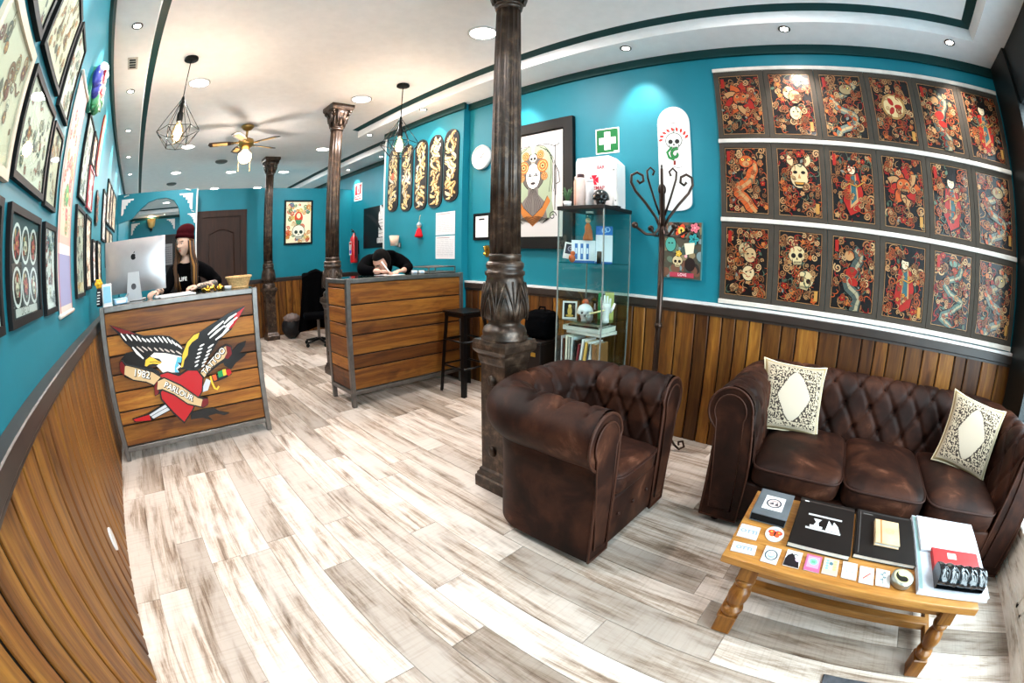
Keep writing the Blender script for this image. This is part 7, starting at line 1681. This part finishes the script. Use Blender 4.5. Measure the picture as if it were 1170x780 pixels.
def tin():
    t = thing('round_tin', 'round tin with a black and yellow swirl lid at the end of the sticker row', 'tin', (1.668, -.648, ZT_)); b = MB(); b.lathe([(.056, 0), (.060, .004), (.060, .02), (.062, .022), (.062, .03), (.055, .032)], n=36); b.build('tin', P('#b9bcb4', .3, .8), t)
    A = Art(.2, .2, '#fff', None, .00008); A.ell(0, 0, .050, .050, '#d8d490', n=36); k = '#16140f'
    pts = [(.042*cos(a), .042*sin(a)) for a in [pi/2+pi*q/18 for q in range(19)]]+[(.021*cos(a), -.021+.021*sin(a)) for a in [-pi/2+pi*q/10 for q in range(11)]]+[(-.021*cos(a), .021+.021*sin(a)) for a in [-pi/2+pi*q/10 for q in range(11)]]
    A.poly(pts, k); A.ell(0, .021, .007, .007, '#d8d490'); A.ell(0, -.021, .007, .007, k); o = A.build('lid_print', M_gloss, t, (0, 0, .0325)); o.rotation_euler = Matrix.Rotation(-pi/2, 3, 'X').to_euler(); o.rotation_euler.z = -1.2
tin()
closed_book('white_binder', 'large white binder with a grey-green spine at the right end of the table', 1.60, 2.26, -1.20, -.738, ZT_, .026, '#b9bcc4', lambda A: (A.rect(-.225, -.205, -.32, .32, '#7f9a98'), A.rect(-.20, .2, -.3, -.29, '#b8bcc4'), A.rect(.14, .19, -.27, -.1, '#b0b2ba')), cat='binder')
closed_book('sketch_pad', 'white sketch pad with faint drawing on top of the binder, far side', 1.91, 2.24, -1.185, -.765, ZT_+.0275, .012, '#cfced4', lambda A: (A.ring(.02, 0, .06, .004, '#b4b2bc'), A.ring(.02, 0, .035, .004, '#b4b2bc'), A.line([(-.08, -.06), (.0, .07), (.10, -.05)], .004, '#d6d4dc')), cat='pad')
closed_book('red_notebook', 'red covered notebook on the binder beside the pad', 1.72, 1.925, -1.15, -.83, ZT_+.0275, .022, '#a82c2c', lambda A: A.rect(-.06, .0, .02, .07, '#d8c8c0'), cat='notebook', pg='#c9b0a8')
def wallet():
    t = thing('tooled_leather_case', 'black tooled leather case curled over the red notebook', 'case', (1.685, -.985, ZT_+.0275), -pi/2)
    b = MB()
    def f(u, v):
        a = pi*(1.35*v-.12); x = (u-.5)*.31; r_ = .052+.0028*sin(u*2*pi*5)*sin(pi*v)+.003*noise.noise((u*16, v*10, 1)); return (x, -r_*cos(a)*1.35, .038+r_*sin(a)*.72)
    b.grid(f, 90, 34); b.grid(lambda u, v: ((u-.5)*.31, (v-.5)*.125, .003), 4, 4)
    for s_ in (-1, 1): b.prism([(s_*.0+1.35*-.05*cos(pi*q/10), .038+.05*.72*sin(pi*q/10)) for q in range(11)]+[(.065, .003), (-.065, .003)], s_*.155-.002, s_*.155+.002, 'yz')
    lo = b.build('case', P('#17191c', .22, .2, .6), t)
    b = MB(); r = random.Random(6)
    for k in range(5):
        x = -.12+.06*k; b.tube([(x-.022, -.058, .055), (x-.024, -.03, .072), (x, -.005, .080), (x+.022, -.03, .072), (x+.02, -.058, .055)], .004, 6); b.tube([(x-.008, -.055, .058), (x, -.03, .075), (x+.008, -.055, .058)], .004, 6)
    b.build('tooling', P('#1c2124', .25, .2, .5), lo)
wallet()
A = None
t = thing('floor_mat', 'edge of a dark grey mat on the floor in front of the coffee table', 'mat', (.93, -.85, 0)); b = MB(); b.rbox(-.52, .54, -.62, .36, 0, .012, .004, 1, False); b.build('mat', P('#4a4a4e', .8, var=.3, nsc=20), t)

# ================================================================== DAYLIGHT, CAMERA, SCALE
w = bpy.data.worlds.new('World'); sc.world = w; w.use_nodes = True; nt = w.node_tree; bg = nt.nodes['Background']
bg.inputs[0].default_value = (.80, .90, 1.0, 1); bg.inputs[1].default_value = WORLD
pl = bpy.data.lights.new('window_portal', 'AREA'); pl.shape = 'RECTANGLE'; pl.size = 3.75*S; pl.size_y = 2.75*S; pl.cycles.is_portal = True
po = bpy.data.objects.new('window_portal', pl); col.objects.link(po); po.location = (1.35, YF+.04, 1.76); po.rotation_euler = (pi/2, 0, 0)

cam = bpy.data.cameras.new('camera'); co = bpy.data.objects.new('camera', cam); col.objects.link(co); sc.camera = co
yaw, pitch, roll, F = .8234, -.1984, -.0115, 505.66
def cw(x, y, z):      # right, forward, up in the camera to world
    x, z = x*cos(roll)+z*sin(roll), -x*sin(roll)+z*cos(roll)
    y, z = y*cos(pitch)-z*sin(pitch), y*sin(pitch)+z*cos(pitch)
    return (x*cos(yaw)+y*sin(yaw), -x*sin(yaw)+y*cos(yaw), z)
M = Matrix((cw(1, 0, 0), cw(0, 0, 1), cw(0, -1, 0))).transposed().to_4x4(); M.translation = (0, 0, 1.6)
co.rotation_euler = M.to_euler(); co.location = (0, 0, 1.6)
cam.type = 'PANO'; cam.sensor_width = 36; cam.clip_start = .02; cam.clip_end = 200
for h in (cam, getattr(cam, 'cycles', None)):
    try:
        h.panorama_type = 'FISHEYE_EQUISOLID'; h.fisheye_lens = F*36/1170; h.fisheye_fov = R(240)
    except Exception as e: pass

bpy.context.view_layer.update()
done = set()
for o in list(sc.objects):
    o.location = o.location*S
    if o.type == 'MESH' and o.data.name not in done: done.add(o.data.name); o.data.transform(Matrix.Scale(S, 4)); o.data.update()

sc.view_settings.view_transform = 'Standard'; sc.view_settings.look = 'None'; sc.view_settings.gamma = 1; sc.view_settings.use_curve_mapping = False
sc.view_settings.exposure = EXPO
try:
    sc.cycles.use_denoising = True; sc.cycles.max_bounces = 8; sc.cycles.diffuse_bounces = 4; sc.cycles.glossy_bounces = 4; sc.cycles.transparent_max_bounces = 16; sc.cycles.sample_clamp_indirect = 6
    sc.cycles.caustics_reflective = False; sc.cycles.caustics_refractive = False
except Exception: pass
